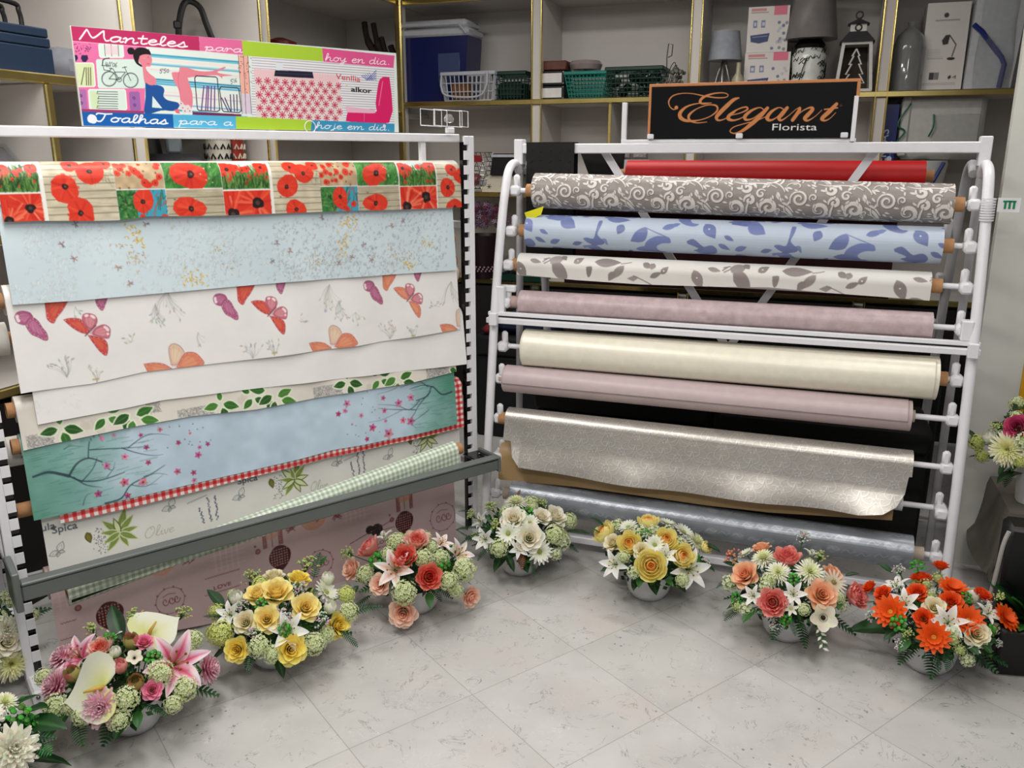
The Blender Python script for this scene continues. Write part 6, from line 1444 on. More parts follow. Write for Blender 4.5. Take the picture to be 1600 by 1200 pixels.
# below the sign: framed pictures and a cream board
for k, (x0, x1) in enumerate(((968, 988), (990, 1015))):
    t, w, h = shelfthing('picture_frame', ['small framed picture standing left of its twin on the lower shelf', 'small framed picture standing right of its twin on the lower shelf'][k], 'frame', x0, x1, 200, Z0 + .19, -4.82, 'small picture frames')
    MB().box(-w, w, 0, .01, 0, .085, .002).build('frame', mat('grey_frame', (.35, .33, .32), .5), t, False); MB().box(-w * .8, w * .8, -.002, 0, .012, .073).build('picture', mat('grey_picture', (.58, .54, .52), .5, var=.5, scale=70), t, False)
t, w, h = shelfthing('storage_box', 'pale grey storage box under the two picture frames', 'box', 960, 1025, 0, Z0, -4.86); MB().box(-w, w, -.06, .12, 0, .188, .01).build('box_body', M_lgrey, t)
t, w, h = shelfthing('cardboard_box', 'long cream box lying behind the beam of the A-frame rack', 'box', 1020, 1140, 0, Z0, -4.86); MB().box(-w, w, -.06, .12, 0, .13, .004).build('box_body', mat('cream_card', (.80, .77, .70), .6), t)
t, w, h = shelfthing('dried_bouquet', 'dark leafy dried bouquet lying on the lower shelf behind the red roll', 'bouquet', 1150, 1330, 0, Z0, -4.80)
mb = MB()
for k in range(90):
    a = R.uniform(-w, w); b = R.uniform(-.05, .1); z = R.uniform(.01, .15); l = R.uniform(.02, .05); th_ = R.uniform(0, 6)
    mb.add([(a, b, z), (a + l * .5 * math.cos(th_), b - .01, z + l * .5 * math.sin(th_) + .01), (a + l * math.cos(th_), b, z + l * math.sin(th_) * .4), (a + l * .5 * math.cos(th_), b + .01, z)], [(0, 1, 2, 3)])
mb.build('leaves', mat('dark_dried_leaf', (.22, .20, .18), .6, var=.6, scale=20), t)['kind'] = 'stuff'
# middle gap: lower shelf
t, w, h = shelfthing('cardboard_box', 'flat cream box with a small star mark in the gap between the racks', 'box', 752, 812, 292, Z0, -4.72); h = .10
MB().box(-w, w, 0, .18, 0, h, .002).build('box_body', mat('cream_card'), t, False)
mb = MB()
for k in range(3): a = k * 1.047; mb.tube([(-w * .6 - .014 * math.cos(a), -.001, h * .35 - .014 * math.sin(a)), (-w * .6 + .014 * math.cos(a), -.001, h * .35 + .014 * math.sin(a))], .0015, 5)
mb.build('star_mark', M_black, t)
t, w, h = shelfthing('tray_case', 'black shallow case on top of the flat cream box', 'case', 765, 815, 262, Z0 + .101, -4.70); MB().prism([(-w, 0), (w, 0), (w, .12), (-w * .8, .12)], 0, .16).build('case_body', M_black, t, False); MB().box(-w * .9, w, -.004, 0, .1, .115).build('case_edge', M_lgrey, t, False)
t, w, h = shelfthing('wire_basket', 'silver wire fruit basket with a red label beside the black case', 'basket', 732, 775, 246, Z0, -4.78)
mb = MB(); h = .24
for k in range(9):
    z = .02 + k * .026; rr0 = w * (.55 + .45 * math.sin(math.pi * (k + 1) / 10)); mb.tube([(rr0 * math.cos(a / 4), rr0 * math.sin(a / 4), z) for a in range(26)], .0022, 5, False)
for k in range(14):
    a = k * .449; mb.tube([(w * (.55 + .45 * math.sin(math.pi * (q + 1) / 10)) * math.cos(a + q * .1), w * (.55 + .45 * math.sin(math.pi * (q + 1) / 10)) * math.sin(a + q * .1), .02 + q * .026) for q in range(9)], .0022, 5, False)
mb.build('wire_mesh', mat('silver_wire', (.6, .6, .6), .25, metal=.9), t)
MB().box(-w * .35, w * .3, -w * .93, -w * .9, h * .72, h * .88).build('red_label', mat('red_label', (.55, .08, .12), .5), t, False)
for k, (dx, dz, c) in enumerate(((-.3, .18, (.55, .25, .30)), (.3, .12, (.6, .6, .62)))): MB().ball((w * dx, -w * .4, h * dz + .03), .036, 12, 8).build('wrapped_ball', mat('wrapped_%s' % ('rose', 'grey')[k], c, .3), t)
# purple flowers in a dark pot and the green crate, on the base cupboard
Zc = ZS[0] + .022
t, w, h = shelfthing('potted_flowers', 'purple artificial flowers in a dark pot with a lace band, between the racks', 'plant', 728, 782, 0, Zc, -4.74)
MB().lathe([(.075, 0), (.115, .26), (.105, .26), (.09, .2)], 28).build('pot', mat('dark_maroon_wrap', (.12, .06, .08), .4), t)
mb = MB()
for k in range(70):
    a = k * .0898; z = .05 + .012 * (k % 3); rr0 = .082 + z * .155; mb.ball((rr0 * math.cos(a), rr0 * math.sin(a), z), .006, 6, 4)
mb.build('lace_band', mat('pale_lace', (.62, .50, .52), .7), t)['kind'] = 'stuff'
mb = MB()
for k in range(320):
    th_ = R.uniform(0, 6.28); ph_ = math.acos(R.uniform(-.3, 1)); rr0 = R.uniform(.10, .155); c = (rr0 * math.sin(ph_) * math.cos(th_), rr0 * math.sin(ph_) * math.sin(th_), .33 + rr0 * .75 * math.cos(ph_))
    colr = R.choice([(.28, .14, .30), (.45, .30, .48), (.62, .50, .62), (.35, .10, .18), (.20, .10, .22), (.5, .14, .2)]); u_ = Vector((R.uniform(-1, 1), R.uniform(-1, 1), R.uniform(-1, 1))).normalized(); v_ = u_.orthogonal().normalized()
    for j in range(5):
        a = j * 1.2566; d = (u_ * math.cos(a) + v_ * math.sin(a)) * .016; e = (u_ * math.cos(a + .5) + v_ * math.sin(a + .5)) * .012; cc = Vector(c); mb.add([cc, cc + e, cc + d * 1.2, cc + d * .6], [(0, 1, 2, 3)], colr)
mb.build('flower_heads', mat('small_petals', attr=True, rough=.6), t, colattr=True)['kind'] = 'stuff'
a = onpl(FR, 'v', -4.72, 786, 440); b = onpl(FR, 'v', -4.72, 822, 440); zt = onpl(FR, 'v', -4.72, 800, 428)[2]
t = fthing(FR, 'storage_basket', 'dark green lattice crate on the base cupboard behind the left end of the A-frame rack', 'basket', (a[0] + b[0]) / 2 + .06, -4.72, Zc, 'baskets on the shelves'); w = .13; h = zt - Zc
mb = MB()
for k in range(12): z = .01 + k * h / 12; mb.tube([(-w, -.1, z), (w, -.1, z), (w, .1, z), (-w, .1, z), (-w, -.1, z)], .003, 4)
for k in range(14): x = -w + 2 * w * k / 13; mb.tube([(x, -.1, 0), (x, -.1, h)], .003, 4); mb.tube([(x, .1, 0), (x, .1, h)], .003, 4)
mb.build('lattice', M_dgreen, t); MB().box(-w * .95, w * .95, -.09, .09, .0, h * .85).build('liner', mat('black_liner', (.03, .06, .05), .7), t, False)
t = fthing(FR, 'ornament_bag', 'small grey and orange wrapped ornament on the green crate', 'ornament', (a[0] + b[0]) / 2, -4.75, zt + .002)
MB().ball((0, 0, .035), .035, 8, 5).build('grey_parcel', mat('grey_foil', (.35, .34, .33), .3, var=.5), t); MB().ball((.05, .0, .03), .028, 8, 5).build('orange_parcel', mat('orange_foil', (.5, .28, .12), .4, var=.4), t)
# ---- left wall
def lspot(u, x, y): return onpl(FR, 'u', u, x, y)
a, b = lspot(-2.45, 0, 100), lspot(-2.45, 84, 112)
t = thing('tool_box', 'dark navy stepped tool box with two carrying handles on the left wall shelf', 'tool box', world(FR, -2.52, (a[1] + b[1]) / 2 + .14, ZL[2] + .022), FR[2])
hl = (a[1] - b[1]) / 2 + .12; top = lspot(-2.45, 60, 45)[2] - ZL[2] - .022
Mtb = mat('dark_navy_enamel', (.05, .13, .22), .4)
for k, (q, z0, z1) in enumerate(((1.0, 0, .60), (.985, .61, .80), (.97, .81, 1.0))): MB().box(-.10 * q, .10 * q, -hl * q, hl * q, top * z0, top * z1, .004).build('box_tier', Mtb, t, False)
for dx in (-.04, .03): MB().tube(smooth([(dx, -hl * .8, top), (dx, -hl * .78, top + .05), (dx, -hl * .62, top + .075), (dx, hl * .62, top + .075), (dx, hl * .78, top + .05), (dx, hl * .8, top)], 5), .008, 8).build('handle', M_black, t)
a = lspot(-2.6, 100, 110); t = thing('cushion', 'grey cushion lying beside the tool box on the left wall shelf', 'cushion', world(FR, -2.6, a[1], ZL[2] + .022), FR[2]); MB().box(-.09, .09, -.10, .10, 0, .12, .04).build('cushion_cover', mat('grey_fabric', (.42, .43, .46), .8), t)
a = lspot(-2.55, 315, 60)
t = thing('handbag', 'grey shoulder bag with a thick black strap on the left wall shelf', 'bag', world(FR, -2.60, a[1], ZL[2] + .022), FR[2] + math.radians(45))
MB().prism([(-.15, 0), (.15, 0), (.12, .16), (.03, .22), (-.03, .22), (-.12, .16)], -.05, .05).build('bag_body', mat('grey_canvas', (.40, .38, .36), .8, var=.1), t)
mb = MB(); mb.tube(smooth([(-.06, -.05, .17), (-.055, -.05, .27), (-.03, -.04, .36), (.0, -.03, .385), (.04, -.04, .36), (.06, -.05, .29), (.09, -.05, .21), (.14, -.05, .15)], 6), .013, 8); mb.build('strap', M_black, t); MB().box(-.075, -.045, -.066, -.04, .27, .30, .004).build('buckle', M_black, t)
for (x, y, nm, lab, cat, colr, f_) in ((438, 66, 'enamel_pot', 'red pot in the corner bay of the left wall shelf', 'pot', (.42, .06, .05), lambda mb: mb.lathe([(.06, 0), (.085, .03), (.08, .15), (.02, .16)], 24)), (521, 80, 'small_case', 'small black case in the corner bay of the left wall shelf', 'case', (.05, .05, .05), lambda mb: mb.box(-.05, .05, -.04, .04, 0, .11, .01))):
    a = lspot(-2.62, x, y); zt = a[2]; t = thing(nm, lab, cat, world(FR, -2.62, a[1], ZL[2] + .022), FR[2]); mb = MB(); f_(mb); o = mb.build('body', mat(nm + '_paint', colr, .4), t); o.scale = (1, 1, 1); o.scale[2] = max(.5, (zt + .01 - ZL[2] - .022) / .155)
a = onpl(FR, 'v', -4.82, 606, 110); t = fthing(FR, 'driftwood_ornament', 'dark branching driftwood ornament in the corner bay', 'ornament', a[0], -4.82, Z1)
mb = MB()
for (x, l, r_) in ((-.12, .47, .026), (-.06, .46, .024), (-.01, .38, .024), (.05, .33, .028)): mb.tube(smooth([(.05, 0, 0), (x * .3 + .03, 0, l * .4), (x + .01, -.02, l * .75), (x - .02, -.01, l)], 5), [.03] * 5 + [.024] * 6 + [r_ * .7] * 5, 8)
mb.build('branches', mat('dark_driftwood', (.16, .12, .10), .7, var=.4, bump=.4), t)
# lower left shelf: wrapped cushion, black shoes, patterned mugs
ZLl = ZL[1] + .022
a = lspot(-2.5, 20, 200); t = thing('wrapped_cushion', 'large grey cushion wrapped in clear film on the lower left shelf', 'cushion', world(FR, -2.62, a[1] - .0, ZLl), FR[2]); MB().box(-.13, .13, -.24, .18, 0, .26, .08).build('cushion_cover', mat('silver_fabric', (.55, .55, .56), .5, var=.15), t); MB().box(-.145, .145, -.25, .19, .0, .28, .08).build('wrapping_film', M_film, t)
a = lspot(-2.5, 262, 238); t = thing('iron_kettle', 'black and grey electric iron set on the lower left shelf', 'appliance', world(FR, -2.55, a[1], ZLl), FR[2] + .8)
MB().box(-.14, .18, -.10, .10, 0, .25, .03).build('body', mat('dark_grey_plastic', (.17, .17, .18), .4), t); MB().lathe([(.07, .24), (.06, .33), (.02, .35)], 20, (-.05, 0, 0)).build('water_tank', M_black, t); MB().box(.03, .09, -.06, -.02, .25, .32, .01).build('label_block', mat('grey_label', (.45, .48, .5), .4), t)
for k, (x, c, lab) in enumerate(((341, (.80, .78, .72), 'cream mug with a black lattice pattern on the lower left shelf'), (362, (.55, .16, .12), 'red and cream patterned mug on the lower left shelf'))):
    a = lspot(-2.46, x, 235); t = thing('patterned_mug', lab, 'mug', world(FR, -2.46, a[1], ZLl), FR[2], 'mugs on the lower left shelf'); mb = MB(); mb.lathe([(.05, 0), (.055, .37), (.05, .37), (.046, .02)], 24); mb.build('mug_body', mat('mug_%s' % ('cream', 'red')[k], c, .4, var=.1), t)
    mb = MB()
    for i in range(12):
        for j in range(8): aa = i * .5236 + (.26 if j % 2 else 0); mb.tube([(.0555 * math.cos(aa - .16), .0555 * math.sin(aa - .16), .03 + j * .04), (.0565 * math.cos(aa), .0565 * math.sin(aa), .05 + j * .04), (.0555 * math.cos(aa + .16), .0555 * math.sin(aa + .16), .03 + j * .04)], .004, 4)
    mb.build('pattern_relief', mat('mug_pattern_%s' % ('dark', 'pale')[k], ((.1, .1, .1), (.82, .78, .7))[k], .5), t)
# ---- right side: covered stand with vase, crate, planter, yellow poster
HS = .37
t = fthing(FR, 'covered_stand', 'low stand covered with a dark taupe cloth, right of the A-frame rack', 'stand', .955, -3.0, 0)
x0, x1, y0, y1 = -.30, .55, -.17, .16
MB().box(x0 + .04, x1 - .04, y0 + .04, y1 - .04, 0, HS - .01).build('stand_body', M_dark, t, False)
M_taupe = mat('taupe_cloth', (.36, .34, .31), .75, var=.08, scale=10, bump=.15)
nx_, ny_ = 40, 34; vs = []; fs = []
for j in range(ny_ + 1):
    for i in range(nx_ + 1):
        u = x0 - .22 + (x1 - x0 + .44) * i / nx_; v = y0 - .22 + (y1 - y0 + .235) * j / ny_
        ox = max(x0 - u, 0, u - x1); oy = max(y0 - v, 0, v - y1); dr = math.hypot(ox, oy)
        cx, cy = min(max(u, x0), x1), min(max(v, y0), y1); fl = .12 + .06 * math.sin(9 * (u + v))
        z = HS - min(dr, HS - .03) * .97 + (.002 * math.sin(u * 20) if dr < .01 else 0)
        vs.append((cx + (u - cx) * fl * (1.5 if dr > .2 else 1), cy + (v - cy) * fl * (1.5 if dr > .2 else 1), z))
for j in range(ny_):
    for i in range(nx_): a = j * (nx_ + 1) + i; fs.append((a, a + 1, a + nx_ + 2, a + nx_ + 1))
o = MB().add(vs, fs).build('draped_cloth', M_taupe, t)
P = onfloor(1578, 824, .42)
t = thing('storage_crate', 'tall black plastic crate with a grey rim behind the orange flower arrangement', 'crate', (P[0], P[1], 0), ROTR)
MB().box(.0, .42, .0, .10, 0, .42, .012).build('crate_body', M_black, t)
MB().tube(smooth([(-.002, -.008, .41), (-.012, -.009, .36), (-.022, -.010, .22), (-.05, -.012, .02)], 5), .006, 8).build('grey_rim', mat('rim_grey', (.62, .62, .60), .4), t)
# dark chests added under, behind and between the racks to darken the gaps
for k, (ua, ub, va, vb, h_, c, lab) in enumerate(((-1.03, -.33, -3.53, -3.20, .54, (.030, .028, .030), 'low black chest added to darken under the left half of the A-frame rack'), (-.28, .462, -3.53, -3.20, .50, (.028, .028, .030), 'low black chest added to darken under the right half of the A-frame rack'), (-.95, -.28, -4.35, -3.75, .74, (.035, .032, .035), 'large black chest added as dark filling behind the left half of the A-frame rack'), (-.25, .56, -4.35, -3.75, .70, (.03, .03, .032), 'large black chest added as dark filling behind the right half of the A-frame rack'), (-1.62, -1.0, -4.5, -4.0, .55, (.035, .04, .06), 'dark blue-black chest added on the floor to darken the gap between the racks'))):
    q = fthing(FR, 'dark_filler_chest', lab, 'chest', (ua + ub) / 2, (va + vb) / 2, 0, 'dark chests added around the A-frame rack'); w_ = (ub - ua) / 2; d_ = (vb - va) / 2
    Mk = mat('chest_paint_' + 'abcde'[k], c, .7, var=.2); MB().box(-w_, w_, -d_, d_, 0, h_ * .8, .01).build('chest_body', Mk, q); MB().box(-w_ - .008, w_ + .008, -d_ - .008, d_ + .008, h_ * .8 + .002, h_, .015).build('chest_lid', Mk, q)
q = fthing(FR, 'folded_cloth', 'dark blue folded cloth on the chest between the racks', 'cloth', -1.38, -4.15, .552); MB().box(-.14, .2, -.12, .12, 0, .10, .04).build('cloth_fold', mat('navy_cloth', (.07, .12, .24), .8), q)
q = fthing(FR, 'folded_cloth', 'dark red folded cloth beside the blue cloth between the racks', 'cloth', -1.56, -4.10, .552); MB().box(-.03, .03, -.10, .10, 0, .05, .02).build('cloth_fold', mat('wine_cloth', (.40, .06, .08), .8), q)
P = onfloor(1556, 1062); 
t = thing('planter', 'black square planter at the right edge with glossy green leaves', 'planter', (P[0] + .145, P[1] + .10, 0), math.radians(-8))
MB().box(-.13, .16, -.10, .03, 0, .15, .01).build('planter_box', M_black, t)
PLANTER = t
t = fthing(FR, 'poster', 'yellow poster with a purple letter on the right wall above the vase', 'poster', .855, -3.20, .80)
u_, _, zb_ = onpl(FR, 'v', -3.2, 1588, 662); ut_, _, zt_ = onpl(FR, 'v', -3.2, 1598, 575)
t.location = world(FR, u_ + .14, -3.203, zb_ - .01)
MB().box(-.145, .145, -.003, .003, 0, zt_ - zb_ + .04).build('poster_sheet', mat('yellow_print', (.85, .62, .08), .45), t, False)
mb = MB(); mb.box(-.125, -.112, -.005, -.003, .03, .075)
for z in (.03, .048, .066): mb.box(-.125, -.085, -.005, -.003, z, z + .009)
mb.build('letter', mat('purple_print', (.40, .10, .35), .5), t, False)
# ---------------------------------------------------------------- artificial flowers
M_petal = mat('silk_petal', attr=True, rough=.55, var=.05, scale=120, sub=.30)
M_leafm = mat('silk_leaf', attr=True, rough=.45, var=.15, scale=60, sub=.12)
M_bowl = mat('white_bowl_plastic', (.80, .80, .80), .3, var=.02)
M_foam = mat('floral_foam', (.10, .16, .07), .9, var=.3)
F_ = random.Random(5)
def mixc(a, b, t): return tuple(x + (y - x) * t for x, y in zip(a, b))
def petal(mb, az, th0, th1, L, W, c0, c1, wrap=0.0, cup=0.0, r0=.02, z0=0.0, nu=6, nv=5, edge=None, ruf=0.0, tip=.5, a=.8, mid=None, curl=0.0):
    """one petal round the +z axis; th = lean of its centre line from the axis at base and tip"""
    ce, se = math.cos(az), math.sin(az); rho, z = r0, z0; vs = []; cs = []; ph = F_.uniform(0, 6)
    for i in range(nu + 1):
        t = i / nu
        if i: th = th0 + (th1 - th0) * (t - .5 / nu) ** 1.2 + curl * max(0, t - .7); rho += L / nu * math.sin(th); z += L / nu * math.cos(th)
        thc = th0 + (th1 - th0) * t ** 1.2 + curl * max(0, t - .7)
        w = W / 2 * max(.10 if i else .25, (math.sin(math.pi * min(1, t ** a * .97 + .015)) ** tip))
        if i == nu: w = W / 2 * (.30 if tip < .6 else .06)
        for j in range(nv):
            q = -1 + 2 * j / (nv - 1); x = q * w; 
            lift = cup * w * q * q + ruf * W * math.sin(q * 5 + ph + i) * t
            # flat version
            fx = rho - lift * math.cos(thc); fz = z + lift * math.sin(thc); fy = x
            if wrap:
                rr0 = max(rho, .05); an = x / rr0
                wx, wy = rr0 * math.cos(an), rr0 * math.sin(an)
                fx = fx * (1 - wrap) + (wx - (lift * .3)) * wrap; fy = fy * (1 - wrap) + wy * wrap
            vs.append((fx * ce - fy * se, fx * se + fy * ce, fz))
            c = mixc(c0, c1, t ** 1.1)
            if mid is not None: c = mixc(mid, c1, min(1, abs(q) ** .8 * 1.15 + max(0, t - .45) * 1.6))
            if edge is not None and (abs(q) > .9 or i == nu): c = mixc(c, edge, .8)
            cs.append(tuple(min(1, k * F_.uniform(.98, 1.07)) for k in c))
    fs = [(i * nv + j, i * nv + j + 1, (i + 1) * nv + j + 1, (i + 1) * nv + j) for i in range(nu) for j in range(nv - 1)]
    mb.add(vs, fs, cs)
def sepals(mb, n=4, s=.6, col=(.30, .48, .16)):
    for k in range(n): petal(mb, k * 6.28 / n + .4, 2.2, 1.3, s, .25, col, col, r0=.02, z0=-.25, nu=3, nv=3, tip=1)
def fl_rose(c0, c1, cin=None, open_=1.0):
    """unit radius rose facing +z"""
    mb = MB(); cin = cin or c0
    for ring, (n, th0, th1, L, W, r0, z0) in enumerate(((3, -.15, .05, .62, .5, .06, .0), (3, .0, .12, .66, .62, .14, -.04), (4, .10, .30, .72, .72, .22, -.08), (4, .28, .62 * open_, .78, .85, .28, -.14), (5, .50 * open_, .95 * open_, .88, .98, .31, -.24), (5, .80 * open_, 1.25 * open_, .88, 1.0, .30, -.34))):
        for k in range(n):
            t = ring / 5; a, b = mixc(cin, c0, t), mixc(c0, c1, t)
            petal(mb, k * 6.2832 / n + ring * .7 + F_.uniform(-.12, .12), th0, th1, L, W, a, b, wrap=.75 - .11 * ring, cup=.25, r0=r0, z0=z0, edge=c1, curl=.9 if ring > 2 else .2, ruf=.03, tip=.45)
    sepals(mb); return mb
def fl_ranun(c0, c1, cin):
    mb = MB()
    for ring in range(7):
        t = ring / 6; n = 4 + (ring > 2); th0 = -.35 + .85 * t; th1 = -.9 + .95 * t
        for k in range(n): petal(mb, k * 6.2832 / n + ring * .8, th0 + .25, th1, .5 + .45 * t, .35 + .75 * t, mixc(cin, c0, min(1, t * 1.5)), mixc(cin, c1, min(1, t * 1.4)), wrap=.85, cup=.1, r0=.08 + .58 * t, z0=.10 - .42 * t, tip=.4)
    for k in range(5): petal(mb, k * 1.2566, 1.15, .12, 1.0, .95, c0, c1, wrap=.7, cup=.2, r0=.25, z0=-.55, tip=.45)
    mb.ball((0, 0, .12), .2, 10, 6)
    for i in range(len(mb.c)):
        if mb.c[i] == (1, 1, 1): mb.c[i] = cin
    sepals(mb); return mb
def fl_peony(c0, c1, cin):
    mb = MB()
    for ring in range(6):
        t = ring / 5; n = 7 if ring < 3 else 6
        for k in range(n): petal(mb, k * 6.2832 / n + ring * .55 + F_.uniform(-.2, .2), -.2 + .85 * t, -.25 + .85 * t, .42 + .5 * t, .36 + .55 * t, mixc(cin, c0, t), mixc(cin, c1, t), wrap=.5, cup=.35, r0=.06 + .36 * t, z0=.18 - .46 * t, ruf=.10, tip=.38, edge=mixc(cin, c1, t), curl=-.5 if ring > 3 else .3)
    for k in range(22):
        a, r_ = F_.uniform(0, 6.28), F_.uniform(0, .32); petal(mb, a, -.2, .3, .30, .20, cin, mixc(cin, c1, .3), r0=r_, z0=.25, nu=3, nv=3, ruf=.1)
    sepals(mb); return mb
def fl_lily(c0, c1, mid=None, cth=(.75, .85, .45)):
    mb = MB()
    for k in range(6):
        petal(mb, k * 1.0472 + F_.uniform(-.06, .06), .45 if k % 2 else .55, 1.75 + F_.uniform(-.2, .25), 1.12, .50 if k % 2 else .40, mixc(c0, cth, .6) if not mid else mid, c1, cup=.22, r0=.05, z0=-.35, nu=9, tip=.85, a=.75, mid=mid or mixc(c0, cth, .15), ruf=.02, edge=c1)
    return mb
def lily_stamens(c=(.55, .62, .25), tip=(.62, .35, .12)):
    mb = MB()
    for k in range(6):
        a = k * 1.047 + .5; e = (.26 * math.cos(a), .26 * math.sin(a), .28); mb.col = c; mb.tube([(0, 0, -.2), (.1 * math.cos(a), .1 * math.sin(a), .1), e], .014, 4); mb.col = tip; mb.ball(e, .045, 5, 3)
    mb.col = c; mb.tube([(0, 0, -.2), (0, 0, .34)], .02, 5); return mb
def fl_tulip(c0, c1, base=(.75, .80, .5)):
    mb = MB()
    for k in range(6): petal(mb, k * 1.0472, .95, -.55, 1.35, .95, mixc(c0, base, .5), c1, wrap=.7, cup=.1, r0=.05, z0=-.75, nu=8, tip=.6, a=1.0)
    for k in range(3): petal(mb, k * 2.094 + .5, .6, -.6, 1.1, .7, c0, c1, wrap=.7, r0=.05, z0=-.6, nu=6, tip=.6)
    sepals(mb, 3, .5); return mb
def fl_bud(c0, c1):
    mb = MB()
    for r_ in (0, 1, 2):
        for k in range(5): petal(mb, k * 1.2566 + r_ * .6, 1.0, -.75 + .12 * r_, 1.3 - .1 * (2 - r_), .8, c0, c1 if k % 2 else mixc(c0, c1, .3), wrap=.75, r0=.04, z0=-.65, nu=7, tip=.55, a=1)
    sepals(mb, 5, .7); return mb
def fl_daisy(c0, c1, n=14, rows=2, cen=(.85, .75, .3), W=.26, flat=1.35):
    mb = MB()
    for r_ in range(rows):
        for k in range(n): petal(mb, (k + .5 * r_) * 6.2832 / n + F_.uniform(-.06, .06), flat - .35 * r_, flat + .15 - .3 * r_, .95 - .16 * r_, W, mixc(c0, cen, .25), c1, cup=.15, r0=.08, z0=0, nu=4, nv=3, tip=.45)
    mb.col = cen; mb.ball((0, 0, .05), .20, 10, 5, .5)
    for k in range(18): a = k * .7; r_ = .04 + .012 * k; mb.col = mixc(cen, c0, .4); mb.ball((r_ * math.cos(a), r_ * math.sin(a), .13), .035, 4, 3)
    return mb
def fl_mum(c0, c1, cin, n=26, rows=6, W=.13):
    mb = MB()
    for r_ in range(rows):
        t = r_ / (rows - 1); m = max(6, int(n * (.35 + .65 * t)))
        for k in range(m): petal(mb, (k + .37 * r_) * 6.2832 / m + F_.uniform(-.1, .1), .15 + 1.3 * t, .45 + 1.35 * t + F_.uniform(-.1, .1), .45 + .5 * t, W, mixc(cin, c0, t), mixc(cin, c1, .3 + .7 * t), cup=.3, r0=.04 + .05 * t, z0=.15 - .2 * t, nu=4, nv=3, tip=.5)
    return mb
def fl_carn(c0, c1):
    mb = MB()
    for r_ in range(7):
        t = r_ / 6; m = 8 + r_
        for k in range(m): petal(mb, k * 6.2832 / m + r_ * .5 + F_.uniform(-.15, .15), .1 + 1.1 * t, .2 + 1.35 * t, .55 + .42 * t, .30, c0, c1, cup=.1, r0=.03, z0=.2 - .35 * t, nu=4, nv=5, ruf=.16, tip=.3)
    sepals(mb); return mb
def fl_anth(c0, c1, gr=(.84, .86, .42)):
    mb = MB(); n = 26; P = []
    for i in range(n + 1):
        t = -math.pi + 2 * math.pi * i / n; x = 1.08 * math.sin(t) ** 3; y = .75 * math.cos(t) - .32 * math.cos(2 * t) - .15 * math.cos(3 * t) - .05 * math.cos(4 * t); P.append((x, y))
    vs = []; cs = []; m = 6
    for i in range(n + 1):
        for j in range(m + 1):
            q = j / m; x, y = P[i][0] * q, .35 + (P[i][1] - .35) * q
            vs.append((x, y, .10 * math.sin(3 * x) * q + .22 * x * x - .06 * abs(y) + .05 * (1 - q))); cs.append(mixc(mixc(gr, c0, min(1, q * 1.3)), gr if (y > .2 and x > -.1) else c1, q * .5))
    mb.add(vs, [(i * (m + 1) + j, i * (m + 1) + j + 1, (i + 1) * (m + 1) + j + 1, (i + 1) * (m + 1) + j) for i in range(n) for j in range(m)], cs); return mb
def spadix(): mb = MB(); mb.col = (.86, .70, .32); mb.tube([(0, .35, .0), (.02, .20, .22), (.06, -.08, .42)], [.07, .065, .03], 8); return mb
def fl_anem(c0, cen):
    mb = MB()
    for k in range(5): petal(mb, k * 1.2566 + F_.uniform(-.1, .1), 1.0, 1.35, .98, .92, mixc(c0, (.75, .78, .6), .3), c0, cup=.25, r0=.06, z0=-.1, tip=.42, nu=6)
    mb.col = cen; mb.ball((0, 0, .03), .17, 8, 5); mb.col = (.45, .35, .2)
    for k in range(16): a = k * .3927; mb.ball((.27 * math.cos(a), .27 * math.sin(a), .08), .03, 4, 3)
    return mb
def fl_hydr(c0, c1, n=84, s=.16):
    mb = MB()
    for k in range(n):
        y = 1 - (k + .5) / n * 1.25; rr0 = math.sqrt(max(0, 1 - y * y)); a = k * 2.4; N_ = Vector((rr0 * math.cos(a), rr0 * math.sin(a), y)); q = N_.orthogonal().normalized(); q2 = N_.cross(q); C = N_ * F_.uniform(.70, .98); ph = F_.uniform(0, 1.5); c = mixc(c0, c1, F_.random())
        for j in range(4):
            b = ph + j * 1.5708; d = q * math.cos(b) + q2 * math.sin(b); e = q * math.cos(b + .785) + q2 * math.sin(b + .785); f2 = q * math.cos(b - .785) + q2 * math.sin(b - .785)
            mb.add([C, C + e * s * .75 + N_ * .03, C + d * s * 1.15 + N_ * .07, C + f2 * s * .75 + N_ * .03], [(0, 1, 2, 3)], [mixc(c, (.5, .62, .2), .5), c, c, c])
        mb.col = (.80, .85, .50); mb.ball(C + N_ * .05, .035, 4, 3)
    mb.col = (.68, .75, .46); mb.ball((0, 0, -.05), .64, 8, 6); return mb
def fl_gyp(col, n=46, sp=1.0, r_=.06, stem=(.35, .50, .22)):
    mb = MB()
    for k in range(n):
        th_ = F_.uniform(0, 6.28); ph_ = F_.uniform(0, 1.15); R0 = F_.uniform(.55, 1.0) * sp; e = (R0 * math.sin(ph_) * math.cos(th_), R0 * math.sin(ph_) * math.sin(th_), -.4 + 1.2 * R0 * math.cos(ph_))
        mb.col = stem; mb.tube([(0, 0, -.6), (e[0] * .5, e[1] * .5, e[2] * .4), e], .012, 3, False)
        mb.col = tuple(min(1, c * F_.uniform(.85, 1.05)) for c in col)
        for j in range(3): mb.ball((e[0] + F_.uniform(-.06, .06), e[1] + F_.uniform(-.06, .06), e[2] + F_.uniform(-.04, .04)), r_, 5, 3)
    return mb
def fl_clover(col=(.25, .55, .15)):
    mb = MB()
    for k in range(14):
        y = 1 - (k + .5) / 14 * 1.2; rr0 = math.sqrt(max(0, 1 - y * y)); a = k * 2.4; C = Vector((rr0 * math.cos(a), rr0 * math.sin(a), y)) * .7; c = tuple(q * F_.uniform(.7, 1.2) for q in col)
        mb.col = c; mb.lathe([(.0001, .04), (.16, .05), (.24, .0), (.15, -.03), (.0001, -.02)], 7, C)
    return mb
